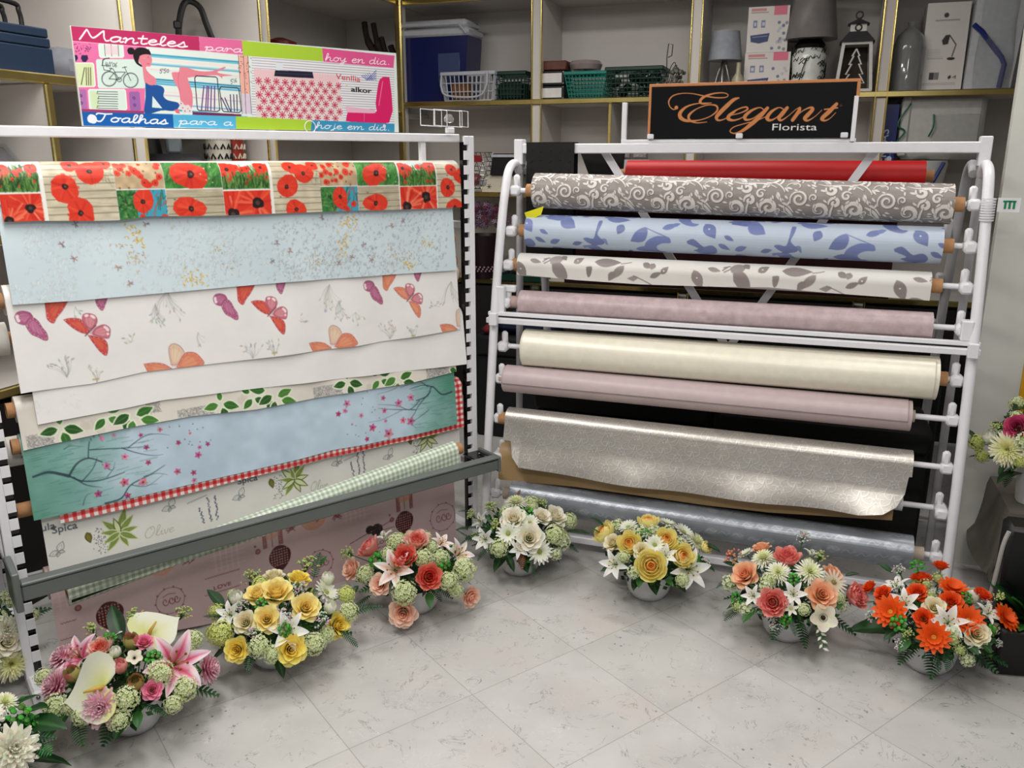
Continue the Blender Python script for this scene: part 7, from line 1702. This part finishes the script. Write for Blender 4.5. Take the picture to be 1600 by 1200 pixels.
def frond(L=1.0, n=13, W=.42, col=(.08, .24, .10), droop=.5, simple=False):
    """fern frond along +y rising from the origin"""
    mb = MB(); pts = []
    for i in range(n + 1):
        t = i / n; pts.append(Vector((0, L * (t - .10 * t * t * droop), L * (.22 * t - droop * .55 * t * t))))
    mb.col = tuple(c * .9 for c in col); mb.tube(pts, [.012 * L * (1 - .7 * i / n) for i in range(n + 1)], 4)
    for i in range(1, n + 1):
        t = i / n; w = W * L * (math.sin(math.pi * (t * .86 + .1)) ** .7) * .5; p = pts[i]
        for s_ in (-1, 1):
            c = tuple(min(1, q * F_.uniform(.75, 1.35)) for q in col); d = Vector((s_ * w, w * .45, -.10 * w)); h_ = L / n * .36
            a = p + Vector((0, -h_, 0)); b = p + Vector((0, h_, 0)); m1 = p + d * .55 + Vector((0, -h_ * .9, .02 * L)); m2 = p + d * .55 + Vector((0, h_ * .9, .02 * L)); mb.add([a, m1, p + d, m2, b, p + d * .5 + Vector((0, 0, .03 * L))], [(0, 1, 5), (1, 2, 5), (2, 3, 5), (3, 4, 5), (4, 0, 5)], c)
    return mb
def broad(L=1.0, W=.45, col=(.07, .22, .09), droop=.4, vein=(.20, .38, .18)):
    mb = MB(); n = 8; m = 6; vs = []; cs = []
    for i in range(n + 1):
        t = i / n; w = W * L * .5 * math.sin(math.pi * min(.999, t ** .8)) ** .8
        for j in range(m + 1):
            q = -1 + 2 * j / m; vs.append((q * w, L * (t - .1 * t * t * droop), L * (.25 * t - droop * .6 * t * t) + .18 * w * abs(q) + .01 * L * math.sin(t * 30) * abs(q))); cs.append(mixc(col, vein, .9 if abs(q) < .1 else F_.uniform(0, .25)))
    mb.add(vs, [(i * (m + 1) + j, i * (m + 1) + j + 1, (i + 1) * (m + 1) + j + 1, (i + 1) * (m + 1) + j) for i in range(n) for j in range(m)], cs); return mb
def sprig_white(col=(.92, .92, .88)):
    mb = MB(); mb.col = (.25, .42, .18); mb.tube(smooth([(0, 0, 0), (.05, .4, .05), (0, .8, -.1), (.02, 1, -.2)], 4), .014, 4)
    for k in range(7):
        t = .35 + .65 * k / 6; p = Vector((.03, t, .05 - .25 * t * t)); s_ = 1 if k % 2 else -1; mb.col = col; e = p + Vector((s_ * .14, .12, .04)); mb.tube([p, (p + e) / 2, e], [.02, .05, .012], 5)
    for k in range(8):
        t = .1 + .8 * k / 7; p = Vector((.03, t, .04 - .2 * t * t)); s_ = -1 if k % 2 else 1; e = p + Vector((s_ * .16, .10, .0)); mb.add([p, p + Vector((s_ * .05, .08, .02)), e, p + Vector((s_ * .1, 0, 0))], [(0, 1, 2, 3)], (.16, .36, .14))
    return mb
WH, CR = (.93, .93, .90), (.92, .88, .76)
KINDS = {}
def kind(k, name, fn, label=None, m=None, extra=None):
    KINDS[k] = dict(name=name, fn=fn, label=label, m=m or M_petal, extra=extra, me=None, xme=None)
kind('roseY', 'rose', lambda: fl_rose((.95, .84, .30), (.96, .92, .55), (.95, .72, .12)), 'yellow rose')
kind('roseY2', 'rose', lambda: fl_rose((.97, .87, .50), (.97, .92, .66), (.97, .76, .30)), 'pale orange-yellow rose')
kind('roseP', 'rose', lambda: fl_rose((.96, .75, .65), (.97, .85, .78), (.94, .60, .48)), 'peach rose')
kind('roseW', 'rose', lambda: fl_rose((.93, .90, .82), (.95, .94, .90), (.88, .84, .60)), 'white rose')
kind('roseC', 'rose', lambda: fl_rose((.91, .86, .70), (.93, .91, .82), (.82, .74, .45)), 'cream rose')
kind('roseO', 'rose', lambda: fl_rose((.88, .28, .08), (.93, .38, .14), (.78, .16, .05)), 'orange rose')
kind('roseK', 'rose', lambda: fl_rose((.90, .45, .58), (.93, .62, .72), (.85, .30, .50)), 'pink rose')
kind('roseM', 'rose', lambda: fl_rose((.66, .16, .34), (.76, .28, .44), (.5, .08, .22)), 'magenta rose')
kind('roseS', 'rose', lambda: fl_rose((.95, .70, .54), (.96, .78, .64), (.95, .56, .40)), 'salmon rose')
kind('ran', 'ranunculus', lambda: fl_ranun((.99, .92, .56), (.99, .94, .68), (.96, .56, .16)), 'yellow ranunculus with an orange heart')
kind('peoR', 'peony', lambda: fl_peony((.92, .38, .32), (.95, .62, .54), (.86, .14, .10)), 'coral red peony')
kind('peoK', 'peony', lambda: fl_peony((.94, .54, .50), (.96, .68, .64), (.90, .42, .40)), 'coral pink peony')
kind('peoL', 'peony', lambda: fl_peony((.95, .70, .64), (.96, .82, .76), (.90, .34, .26)), 'pale coral peony')
kind('lilyW', 'lily', lambda: fl_lily((.94, .94, .90), (.96, .96, .95)), 'white lily', extra=('stamens', lily_stamens))
kind('lilyK', 'lily', lambda: fl_lily((.90, .35, .50), (.95, .86, .90), (.86, .22, .40)), 'pink lily with white edges', extra=('stamens', lily_stamens))
kind('lilyP', 'lily', lambda: fl_lily((.93, .80, .74), (.96, .94, .93), (.92, .70, .60)), 'white lily flushed pink', extra=('stamens', lily_stamens))
kind('tulK', 'tulip', lambda: fl_tulip((.92, .48, .52), (.94, .62, .62)), 'pink tulip bud')
kind('tulW', 'tulip', lambda: fl_tulip((.94, .94, .88), (.95, .95, .92)), 'white tulip bud')
kind('bud', 'flower_bud', lambda: fl_bud((.70, .78, .42), (.80, .42, .42)), 'green and pink bud')
kind('budO', 'flower_bud', lambda: fl_bud((.62, .56, .28), (.70, .48, .36)), 'olive bud')
kind('dasW', 'daisy', lambda: fl_daisy(WH, WH, 16, 2, (.62, .68, .30)), 'white daisy')
kind('dasB', 'daisy', lambda: fl_daisy((.90, .84, .76), (.92, .88, .82), 16, 1, (.6, .55, .3), .2), 'beige daisy')
kind('gerO', 'gerbera', lambda: fl_daisy((.90, .28, .06), (.92, .36, .08), 13, 3, (.95, .70, .25), .40, 1.2), 'orange gerbera')
kind('mumW', 'chrysanthemum', lambda: fl_mum((.93, .93, .86), (.95, .95, .92), (.86, .88, .62)), 'white chrysanthemum')
kind('mumC', 'chrysanthemum', lambda: fl_mum((.92, .91, .74), (.94, .93, .84), (.88, .88, .58), 30, 7), 'cream chrysanthemum')
kind('carP', 'carnation', lambda: fl_carn((.86, .45, .58), (.94, .82, .85)), 'pink and white carnation')
kind('carW', 'carnation', lambda: fl_carn((.92, .91, .84), (.95, .94, .88)), 'ivory carnation')
kind('anth', 'anthurium', lambda: fl_anth((.93, .94, .84), (.95, .95, .90)), 'cream and yellow-green anthurium', extra=('spadix', spadix))
kind('anem', 'anemone', lambda: fl_anem((.94, .91, .84), (.20, .10, .06)), 'white anemone with a dark heart')
kind('hydG', 'hydrangea', lambda: fl_hydr((.88, .91, .70), (.96, .97, .87)), 'pale green hydrangea cluster')
kind('hydY', 'hydrangea', lambda: fl_hydr((.86, .88, .48), (.94, .95, .66)), 'yellow-green hydrangea cluster')
kind('hydW', 'hydrangea', lambda: fl_hydr((.90, .92, .80), (.95, .95, .90), 26, .26), 'white hydrangea cluster')
kind('gypW', 'babys_breath', lambda: fl_gyp((.95, .95, .92)), "white baby's breath")
kind('gypG', 'blossom_spray', lambda: fl_gyp((.84, .88, .58), 40, 1.0, .07), 'pale green blossom spray')
kind('gypP', 'blossom_spray', lambda: fl_gyp((.92, .62, .52), 34, 1.0, .09), 'pink blossom spray')
kind('scab', 'scabiosa', lambda: fl_hydr((.82, .85, .62), (.90, .91, .76), 40, .12), 'pale green button flower')
kind('clo', 'clover_sprig', lambda: fl_clover(), 'bright green leaf sprig', M_leafm)
kind('star', 'star_flower', lambda: fl_daisy(WH, WH, 6, 1, (.85, .86, .6), .42, 1.1), 'small white star flower')
kind('fern', 'fern_frond', lambda: frond(), None, M_leafm)
kind('fernL', 'fern_frond', lambda: frond(1, 15, .5, (.10, .34, .12), .35), None, M_leafm)
kind('fernB', 'fern_frond', lambda: frond(1, 9, .5, (.42, .22, .12), .6), 'rust brown frond', M_leafm)
kind('leaf', 'broad_leaf', lambda: broad(), None, M_leafm)
kind('leafS', 'broad_leaf', lambda: broad(1, .38, (.05, .16, .07), .55), None, M_leafm)
kind('leafG', 'broad_leaf', lambda: broad(1, .5, (.16, .38, .12), .4), None, M_leafm)
kind('spr', 'white_sprig', lambda: sprig_white(), 'hanging sprig of white buds', M_leafm)
LEAFY = {'fern', 'fernL', 'fernB', 'leaf', 'leafS', 'leafG', 'spr'}
def put(k, parent, loc, nrm, size, roll=None, up=None):
    K = KINDS[k]
    if K['me'] is None:
        o = K['fn']().build(K['name'], K['m'], None, True, colattr=True, angle=0); K['me'] = o.data; bpy.data.objects.remove(o)
        if K['extra']: x = K['extra'][1]().build(K['extra'][0], K['m'], None, True, colattr=True, angle=0); K['xme'] = x.data; bpy.data.objects.remove(x)
    o = bpy.data.objects.new(K['name'], K['me']); COL.objects.link(o); o.parent = parent
    n = Vector(nrm).normalized(); q = n.to_track_quat('Z', 'Y').to_matrix().to_4x4()
    M = Matrix.Translation(Vector(loc)) @ q @ Matrix.Rotation(F_.uniform(0, 6.28) if roll is None else roll, 4, 'Z') @ Matrix.Scale(size, 4)
    o.matrix_local = M
    if K['label']: o['label'] = K['label']
    if K['xme']:
        x = bpy.data.objects.new(K['extra'][0], K['xme']); COL.objects.link(x); x.parent = o
    return o
def put_leaf(k, parent, base, tip, roll=0):
    """leaf-like piece from base towards tip (parent space)"""
    if KINDS[k]['me'] is None: bpy.data.objects.remove(put(k, parent, (0, 0, 0), (0, 0, 1), 1))
    K = KINDS[k]; o = bpy.data.objects.new(K['name'], K['me']); COL.objects.link(o); o.parent = parent
    b, t = Vector(base), Vector(tip); d = t - b; L_ = d.length; y = d.normalized(); x = y.cross(Vector((0, 0, 1))); x = x.normalized() if x.length > 1e-3 else Vector((1, 0, 0)); z = x.cross(y)
    M = Matrix((x, y, z)).transposed().to_4x4(); o.matrix_local = Matrix.Translation(b) @ M @ Matrix.Rotation(roll, 4, 'Y') @ Matrix.Scale(L_, 4)
    if K['label']: o['label'] = K['label']
    return o
CAM = Vector((0, 0, CAMH))
def arrangement(label, base_px, flowers, leaves, RX=.185, RZ=.14, ZC=.115, pot='bowl', z0=0.0, loc=None, fill=('hydG',), nfill=9, nfern=12, pots=1.0, group='flower arrangements in white bowls'):
    if loc is None: x, y = onfloor(*base_px, z0); d = Vector((x, y, 0)).normalized(); x += d.x * .055; y += d.y * .055
    else: x, y = loc
    t = thing('flower_arrangement', label, 'flowers', (x, y, z0), 0, group); O = Vector((x, y, z0))
    if pot == 'bowl':
        MB().lathe([(.044, 0), (.056, .004), (.070, .026), (.077, .058), (.079, .092), (.076, .092), (.074, .058), (.064, .026), (.001, .010)], 36).build('bowl', M_bowl, t)
        MB().lathe([(.072, .065), (.070, .10), (.04, .13), (.001, .135)], 20).build('floral_foam', M_foam, t)
    else:
        MB().lathe([(.040, 0), (.044, .01), (.050, .10), (.058, .13), (.055, .13), (.046, .10), (.001, .02)], 30).build('vase', M_bowl, t)
        MB().lathe([(.05, .12), (.04, .16), (.001, .17)], 16).build('floral_foam', M_foam, t)
    C = Vector((0, 0, ZC)); E = Vector((RX, RX, RZ))
    def hit(px, py, k=1.0):
        r = Vector(ray(px, py)); o = CAM - O - C; e = E * k
        o2 = Vector((o.x / e.x, o.y / e.y, o.z / e.z)); d2 = Vector((r.x / e.x, r.y / e.y, r.z / e.z)); A = d2.dot(d2); B = 2 * o2.dot(d2); Cc = o2.dot(o2) - 1; D = B * B - 4 * A * Cc
        tt = (-B - math.sqrt(D)) / (2 * A) if D > 0 else -B / (2 * A)
        return CAM - O + r * tt, tt
    done = []
    for f in flowers:
        k, px, py, dia = f[:4]; p, tt = hit(px, py, .93); R_ = dia / 2 / FPX * tt
        n = Vector(((p.x - C.x) / E.x ** 2, (p.y - C.y) / E.y ** 2, (p.z - C.z) / E.z ** 2)).normalized(); v = (CAM - O - p).normalized(); w = f[4] if len(f) > 4 else .38
        nn = (n * (1 - w) + v * w).normalized()
        if k[:3] in ('tul', 'bud'): nn = (n * .45 + Vector((0, -.25, 1)) * .8).normalized(); R_ *= 1.15
        if len(f) > 5: nn = Vector(f[5])
        put(k, t, p, nn, R_ * (.92 if k[:3] == 'hyd' else 1.14), f[6] if len(f) > 6 else None); done.append((p, R_))
    # fillers over the whole dome
    g_ = 0
    for i in range(400):
        if g_ >= nfill: break
        th_ = F_.uniform(0, 6.28); ph_ = math.acos(F_.uniform(.02, 1)); p = C + Vector((E.x * math.sin(ph_) * math.cos(th_), E.y * math.sin(ph_) * math.sin(th_), E.z * math.cos(ph_))) * .88; r_ = F_.uniform(.018, .028)
        if all((p - q).length > .75 * (s_ + r_) for q, s_ in done):
            n = Vector(((p.x) / E.x ** 2, (p.y) / E.y ** 2, (p.z - C.z) / E.z ** 2)); put(F_.choice(fill), t, p, n, r_); done.append((p, r_)); g_ += 1
    mb = MB(); mb.col = (.16, .34, .12)
    for q, s_ in done:
        b = Vector((q.x * .25, q.y * .25, .10 if pot == 'bowl' else .14)); mb.tube([b, (b + q) / 2 + Vector((0, 0, .012)), q], .0016, 5)
    mb.build('stems', M_leafm, t, colattr=True)
    mb = MB()
    for i in range(560):
        th_ = F_.uniform(0, 6.28); ph_ = math.acos(F_.uniform(-.15, 1)); q = F_.uniform(.55, .84); p = C + Vector((E.x * math.sin(ph_) * math.cos(th_), E.y * math.sin(ph_) * math.sin(th_), E.z * math.cos(ph_))) * q
        if p.z < .085: p.z = .085
        a = Vector((F_.uniform(-1, 1), F_.uniform(-1, 1), F_.uniform(-.3, 1))).normalized(); b = a.orthogonal().normalized(); l = F_.uniform(.014, .030); c = F_.choice([(.08, .22, .09), (.13, .31, .12), (.06, .16, .07), (.22, .42, .15)])
        mb.add([p, p + a * l * .5 + b * l * .28, p + a * l, p + a * l * .5 - b * l * .28], [(0, 1, 2, 3)], c)
    mb.build('foliage', M_leafm, t, True, colattr=True, angle=0)['kind'] = 'stuff'
    for f in leaves:
        k, bx, by, tx, ty = f[:5]; kk = f[5] if len(f) > 5 else 1.12
        b, _ = hit(bx, by, .8); e, _ = hit(tx, ty, kk)
        if e.z < .012 - z0: e.z = .012
        put_leaf(k, t, b, e, F_.uniform(-.3, .3))
    for i in range(nfern):
        a = 6.2832 * i / nfern + F_.uniform(-.2, .2); l = F_.uniform(.95, 1.25); fa = math.atan2(-O.y, -O.x)
        if math.cos(a - fa) > .45 and pot == 'bowl': l *= .78; a += .5
        put_leaf(F_.choice(['fern', 'leafS', 'fern', 'leaf']), t, (.06 * math.cos(a), .06 * math.sin(a), .11), (RX * l * math.cos(a), RX * l * math.sin(a), F_.uniform(.06, .12)), F_.uniform(-.4, .4))
    return t, hit
arrangement('arrangement with pink lilies and a large cream anthurium, nearest the left rack foot', (215, 1150),
    [('anth', 146, 1080, 92, .3, (-.1, -.8, .7), -1.15), ('anth', 245, 986, 74, .3, (.1, -.35, .95), 2.2), ('lilyK', 275, 1036, 96, .55), ('lilyK', 122, 1024, 70, .45), ('tulK', 187, 1040, 34, .5), ('roseK', 238, 1078, 30, .6), ('bud', 114, 1053, 38, .5), ('budO', 212, 1067, 38, .6), ('bud', 205, 1002, 36, .2), ('roseK', 225, 1004, 26, .3),
     ('carP', 322, 1046, 48, .3), ('carP', 90, 1072, 52, .3), ('carP', 160, 1106, 58, .4), ('carP', 100, 1028, 44, .3), ('peoL', 158, 1015, 36, .3), ('tulW', 180, 1018, 26, .3), ('hydG', 250, 1052, 48), ('hydG', 288, 1076, 46), ('hydG', 88, 1104, 48), ('hydG', 198, 1092, 46), ('hydG', 186, 1124, 42), ('gypG', 145, 985, 32), ('gypG', 208, 966, 34), ('gypG', 284, 960, 34), ('hydG', 302, 1000, 36), ('hydG', 68, 1058, 32), ('anem', 210, 1028, 24), ('star', 180, 990, 24), ('clo', 170, 1000, 26), ('clo', 240, 1028, 26), ('hydG', 270, 1100, 34), ('hydG', 128, 1120, 34), ('leafG', 150, 1050, 20)][:-1],
    [('leafS', 190, 1000, 172, 940, 1.15), ('fern', 220, 1100, 262, 1118), ('leaf', 205, 1100, 178, 1160, 1.1), ('leaf', 110, 1110, 60, 1170, 1.35), ('leafG', 215, 1110, 215, 1140, 1.02), ('fern', 120, 1120, 128, 1165, 1.2)], RX=.19, RZ=.14)
arrangement('yellow and cream rose arrangement with yellow hydrangea, second from the left rack foot', (432, 1047),
    [('roseY', 371, 1015, 37, .5), ('roseY', 454, 1014, 46, .6), ('roseY', 527, 977, 38, .6), ('roseY2', 477, 950, 42, .55), ('roseY2', 417, 968, 40, .6), ('roseY2', 432, 927, 48, .2), ('roseY2', 402, 930, 36, .2), ('roseY', 467, 906, 34, .2), ('tulW', 370, 934, 34, .3), ('roseC', 384, 973, 34, .5), ('tulW', 516, 948, 30, .5), ('roseC', 428, 903, 32, .2), ('tulW', 512, 903, 30, .2), ('lilyW', 358, 960, 42, .4), ('dasW', 509, 926, 40, .4), ('lilyW', 450, 986, 60, .5), ('hydY', 540, 930, 34), ('hydY', 346, 990, 48), ('hydG', 405, 1010, 42), ('hydG', 490, 1006, 42), ('hydG', 544, 956, 38), ('gypG', 478, 885, 40), ('gypW', 445, 962, 32), ('gypW', 500, 970, 36), ('gypW', 380, 948, 28), ('gypW', 468, 922, 34), ('gypG', 396, 905, 36), ('gypW', 398, 990, 30), ('clo', 408, 945, 22), ('clo', 444, 984, 24), ('hydG', 425, 1022, 34), ('hydG', 510, 992, 30)],
    [('fern', 490, 905, 500, 862, 1.2), ('leaf', 350, 950, 322, 920, 1.1), ('fern', 350, 965, 318, 962, 1.15), ('fern', 540, 960, 598, 945, 1.25), ('fern', 530, 985, 560, 1010, 1.2), ('leafS', 430, 1020, 445, 1062, 1.1), ('fern', 400, 1010, 385, 1050, 1.1), ('leafG', 500, 885, 512, 868, 1.1)], RX=.195, fill=('hydY', 'gypG', 'hydG'))
arrangement('coral peony and peach rose arrangement, third from the left rack foot', (652, 962),
    [('peoR', 670, 902, 42, .55), ('peoR', 633, 872, 40, .3), ('peoL', 651, 848, 40, .2), ('peoK', 580, 858, 40, .2), ('roseP', 630, 957, 42, .7), ('roseP', 595, 913, 32, .5), ('roseP', 551, 890, 34, .4), ('roseP', 734, 932, 32, .5), ('lilyP', 616, 890, 62, .45), ('lilyP', 718, 866, 50, .4), ('lilyP', 690, 848, 36, .3), ('lilyW', 600, 838, 34, .2), ('hydG', 632, 926, 46), ('hydG', 724, 890, 46), ('hydG', 572, 898, 36), ('hydG', 700, 908, 36), ('hydG', 662, 872, 34), ('gypG', 546, 866, 30), ('hydG', 688, 872, 32), ('hydG', 618, 848, 34), ('hydG', 712, 922, 28), ('clo', 590, 876, 28), ('clo', 692, 880, 24), ('hydG', 606, 866, 26), ('star', 640, 850, 24)],
    [('leafG', 670, 925, 672, 952, 1.05), ('fern', 580, 930, 545, 958, 1.2), ('fern', 720, 850, 752, 830, 1.2), ('leaf', 560, 915, 545, 935, 1.1)], RX=.18, RZ=.14)
arrangement('all-white rose and daisy arrangement with dark ferns, standing in the gap between the racks', (812, 902),
    [('roseW', 827, 841, 42, .55), ('roseW', 866, 808, 36, .4), ('roseW', 803, 812, 38, .3), ('mumW', 806, 787, 36, .15), ('lilyW', 750, 814, 34, .3), ('dasW', 843, 862, 36, .5), ('dasW', 794, 834, 34, .45), ('lilyW', 757, 843, 38, .5), ('lilyW', 811, 857, 32, .5), ('hydG', 780, 856, 34), ('hydG', 866, 836, 38), ('hydG', 889, 814, 30), ('gypG', 738, 806, 24), ('gypG', 768, 794, 28), ('roseW', 846, 808, 28, .3), ('dasW', 828, 817, 26, .3), ('hydW', 878, 848, 30), ('hydG', 830, 786, 28), ('clo', 824, 803, 24), ('gypG', 845, 790, 26), ('hydW', 868, 866, 22), ('gypG', 775, 822, 26), ('hydG', 790, 800, 22)],
    [('fern', 880, 850, 905, 862, 1.15), ('fern', 885, 830, 922, 832, 1.2), ('fern', 750, 825, 712, 826, 1.2), ('fern', 770, 850, 745, 875, 1.2), ('fernB', 815, 860, 815, 890, 1.02), ('fernB', 790, 825, 780, 808, 1.0), ('leafS', 790, 865, 805, 895, 1.0), ('fernB', 808, 780, 812, 764, 1.15), ('fern', 830, 870, 835, 900, 1.05), ('fern', 740, 800, 716, 798, 1.2)], RX=.18, RZ=.14, fill=('hydG', 'hydW', 'gypG'))
arrangement('yellow ranunculus and white lily arrangement, in front of the left half of the A-frame rack', (1012, 941),
    [('ran', 984, 850, 34, .55), ('ran', 1040, 844, 32, .5), ('ran', 1017, 884, 44, .65), ('ran', 1065, 869, 34, .5), ('ran', 1013, 818, 30, .2), ('ran', 946, 834, 34, .3), ('ran', 1102, 856, 18, .3), ('lilyW', 960, 882, 46, .5), ('lilyW', 1078, 890, 62, .55), ('lilyW', 1040, 868, 36, .4), ('roseC', 958, 849, 28, .4), ('roseC', 1003, 861, 26, .4), ('dasW', 1023, 852, 30, .4), ('dasW', 982, 824, 28, .3), ('hydW', 1000, 832, 28), ('dasW', 1068, 832, 32, .3), ('mumW', 1086, 847, 34, .3), ('dasW', 1042, 819, 28, .2), ('hydW', 965, 822, 26), ('hydW', 990, 894, 24), ('gypW', 1010, 842, 22), ('hydG', 1066, 906, 26), ('clo', 1006, 836, 22), ('hydG', 975, 870, 24), ('clo', 1085, 872, 20), ('gypW', 1100, 880, 24), ('hydW', 1045, 830, 22)],
    [('leaf', 945, 825, 922, 808, 1.15), ('leafG', 940, 835, 920, 826, 1.1), ('leafG', 1000, 900, 998, 920, 1.0), ('leafG', 1040, 905, 1052, 918, 1.05), ('leaf', 1090, 875, 1118, 895, 1.15), ('leafG', 1025, 905, 1015, 915, 1.0), ('leafS', 1100, 850, 1128, 862, 1.1)], RX=.18, RZ=.14, fill=('hydW', 'gypW', 'hydG'))
arrangement('coral peony, white chrysanthemum and anemone arrangement before the right half of the A-frame rack', (1226, 1005),
    [('peoK', 1208, 942, 46, .6), ('peoK', 1230, 874, 42, .3), ('peoK', 1334, 932, 42, .4), ('roseS', 1190, 858, 28, .2), ('roseS', 1165, 899, 40, .5), ('roseS', 1283, 930, 44, .55), ('roseS', 1300, 898, 32, .3), ('mumW', 1194, 874, 38, .3), ('mumW', 1265, 895, 42, .45), ('mumW', 1216, 896, 36, .4), ('lilyW', 1176, 931, 34, .5), ('lilyW', 1240, 928, 40, .5), ('lilyW', 1268, 864, 28, .2), ('anem', 1286, 965, 40, .6), ('gypP', 1146, 872, 32), ('hydW', 1141, 912, 32), ('hydG', 1200, 908, 28), ('dasB', 1302, 910, 38, .4), ('scab', 1153, 947, 20), ('hydG', 1256, 952, 24), ('gypW', 1254, 842, 30), ('clo', 1152, 935, 22), ('clo', 1240, 905, 20), ('star', 1236, 951, 22), ('hydG', 1310, 935, 24), ('gypG', 1280, 872, 28), ('dasW', 1166, 866, 26, .2), ('hydW', 1196, 918, 24), ('clo', 1228, 968, 20)],
    [('fern', 1212, 965, 1216, 992, 1.02), ('fern', 1235, 965, 1243, 993, 1.02), ('fern', 1155, 950, 1132, 968, 1.2), ('leaf', 1150, 885, 1128, 878, 1.1), ('fern', 1150, 900, 1118, 918, 1.2), ('spr', 1275, 960, 1290, 1010, 1.15), ('leafG', 1300, 925, 1310, 955, 1.0), ('leafS', 1320, 900, 1345, 895, 1.1), ('leafG', 1180, 950, 1160, 975, 1.1)], RX=.185, RZ=.14, fill=('hydW', 'hydG', 'gypW'))
arrangement('orange gerbera and white lily arrangement, nearest the black planter on the right', (1445, 1055),
    [('gerO', 1392, 957, 48, .5), ('gerO', 1459, 996, 46, .6), ('gerO', 1512, 970, 44, .5), ('gerO', 1568, 966, 42, .4), ('gerO', 1488, 922, 42, .3), ('roseO', 1443, 966, 28, .6), ('roseO', 1434, 927, 30, .4), ('roseO', 1486, 941, 32, .5), ('roseO', 1440, 906, 32, .2), ('roseO', 1380, 928, 26, .4), ('roseO', 1359, 918, 22, .3), ('lilyW', 1414, 942, 46, .5), ('lilyW', 1482, 972, 54, .6), ('lilyW', 1400, 914, 42, .3), ('lilyW', 1545, 958, 40, .4), ('roseC', 1460, 950, 32, .5), ('roseC', 1525, 991, 38, .6), ('tulW', 1518, 930, 36, .4), ('scab', 1448, 914, 20), ('scab', 1466, 904, 22), ('scab', 1455, 930, 20), ('scab', 1490, 1001, 22), ('scab', 1500, 1016, 20), ('clo', 1433, 886, 26), ('clo', 1508, 934, 22), ('clo', 1404, 974, 28), ('gypW', 1405, 893, 26), ('roseO', 1535, 930, 26, .3), ('roseO', 1470, 885, 24, .1), ('gypW', 1540, 945, 22), ('gypG', 1420, 990, 24), ('star', 1522, 1012, 20), ('star', 1372, 960, 16), ('gypG', 1560, 935, 26), ('clo', 1545, 985, 22), ('hydW', 1490, 990, 22)],
    [('fern', 1460, 1010, 1468, 1050, 1.02), ('fern', 1480, 1010, 1480, 1048, 1.04), ('leaf', 1510, 1005, 1530, 1025, 1.1), ('leaf', 1525, 1000, 1550, 1022, 1.15), ('leafG', 1420, 995, 1405, 1020, 1.0), ('leaf', 1395, 895, 1370, 880, 1.1), ('fern', 1380, 945, 1352, 940, 1.15), ('leafS', 1400, 985, 1380, 1000, 1.1)], RX=.19, RZ=.14, fill=('gypW', 'hydW', 'clo'))
# at the left edge, partly outside the photograph
arrangement('white mum and ivory rose arrangement cut by the left edge, beside the rack foot', (-30, 1072),
    [('carW', 8, 985, 46, .4), ('roseW', 10, 1003, 44, .4), ('mumC', 16, 1036, 54, .5), ('hydW', -10, 970, 44), ('roseP', 24, 1018, 14), ('mumW', -40, 1000, 60), ('roseW', -60, 1040, 60), ('hydW', -15, 1040, 40)],
    [('fern', 20, 1010, 52, 1000, 1.1), ('leafS', 15, 1020, 42, 1030, 1.1), ('leaf', 10, 990, 45, 978, 1.1)], RX=.185, RZ=.14, fill=('hydW', 'hydG'), nfern=7)
arrangement('cream carnation arrangement with big dark green ferns at the bottom left corner', (-45, 1290),
    [('carW', 18, 1172, 76, .5), ('mumW', 6, 1100, 40, .4), ('carW', -30, 1120, 60, .4), ('carW', -60, 1180, 70, .4), ('clo', 30, 1120, 40)],
    [('leaf', 10, 1110, 65, 1085, 1.15), ('leaf', 30, 1120, 78, 1105, 1.2), ('fernL', 20, 1130, 62, 1120, 1.1), ('leaf', 35, 1130, 108, 1140, 1.3), ('fern', 20, 1190, 62, 1220, 1.2), ('fernL', 30, 1150, 82, 1180, 1.2), ('fern', 10, 1160, 90, 1150, 1.25), ('fern', 25, 1140, 70, 1165, 1.1), ('leafG', 10, 1110, 40, 1090, 1.1)], RX=.19, RZ=.15, nfern=12, fill=('clo', 'hydG'))
# on the covered stand at the right
P = onfloor(1606, 792, HS)
arrangement('cream chrysanthemum and magenta rose arrangement in a white vase on the covered stand', None,
    [('mumC', 1576, 702, 52, .5), ('tulW', 1546, 682, 32, .3), ('roseM', 1590, 668, 36, .4), ('hydY', 1528, 692, 32), ('hydY', 1536, 712, 26), ('gypG', 1560, 668, 26), ('hydW', 1600, 690, 34), ('mumW', 1625, 700, 46), ('hydY', 1595, 720, 26), ('roseM', 1640, 670, 36), ('mumC', 1650, 720, 40)],
    [('leafS', 1530, 690, 1500, 665, 1.2), ('leafS', 1530, 700, 1505, 688, 1.2), ('leafS', 1540, 715, 1512, 712, 1.2), ('leaf', 1575, 720, 1560, 745, 1.1), ('fern', 1580, 730, 1570, 760, 1.1), ('leafG', 1590, 720, 1580, 738, 1.0)],
    RX=.17, RZ=.15, ZC=.20, pot='vase', z0=HS, loc=(P[0] + .03, P[1] + .04), fill=('hydY', 'hydG'), nfern=5, group='flower arrangement on the stand')
t = PLANTER
for i in range(26):
    a = F_.uniform(2.6, 6.1); r_ = F_.uniform(.10, .20); put_leaf(F_.choice(['leaf', 'leafS', 'leafG']), t, (.015 + .04 * math.cos(a), -.03 + .03 * math.sin(a), .14), (.015 + r_ * math.cos(a), -.03 + r_ * math.sin(a) * .8, F_.uniform(.12, .28)), F_.uniform(-.5, .5))
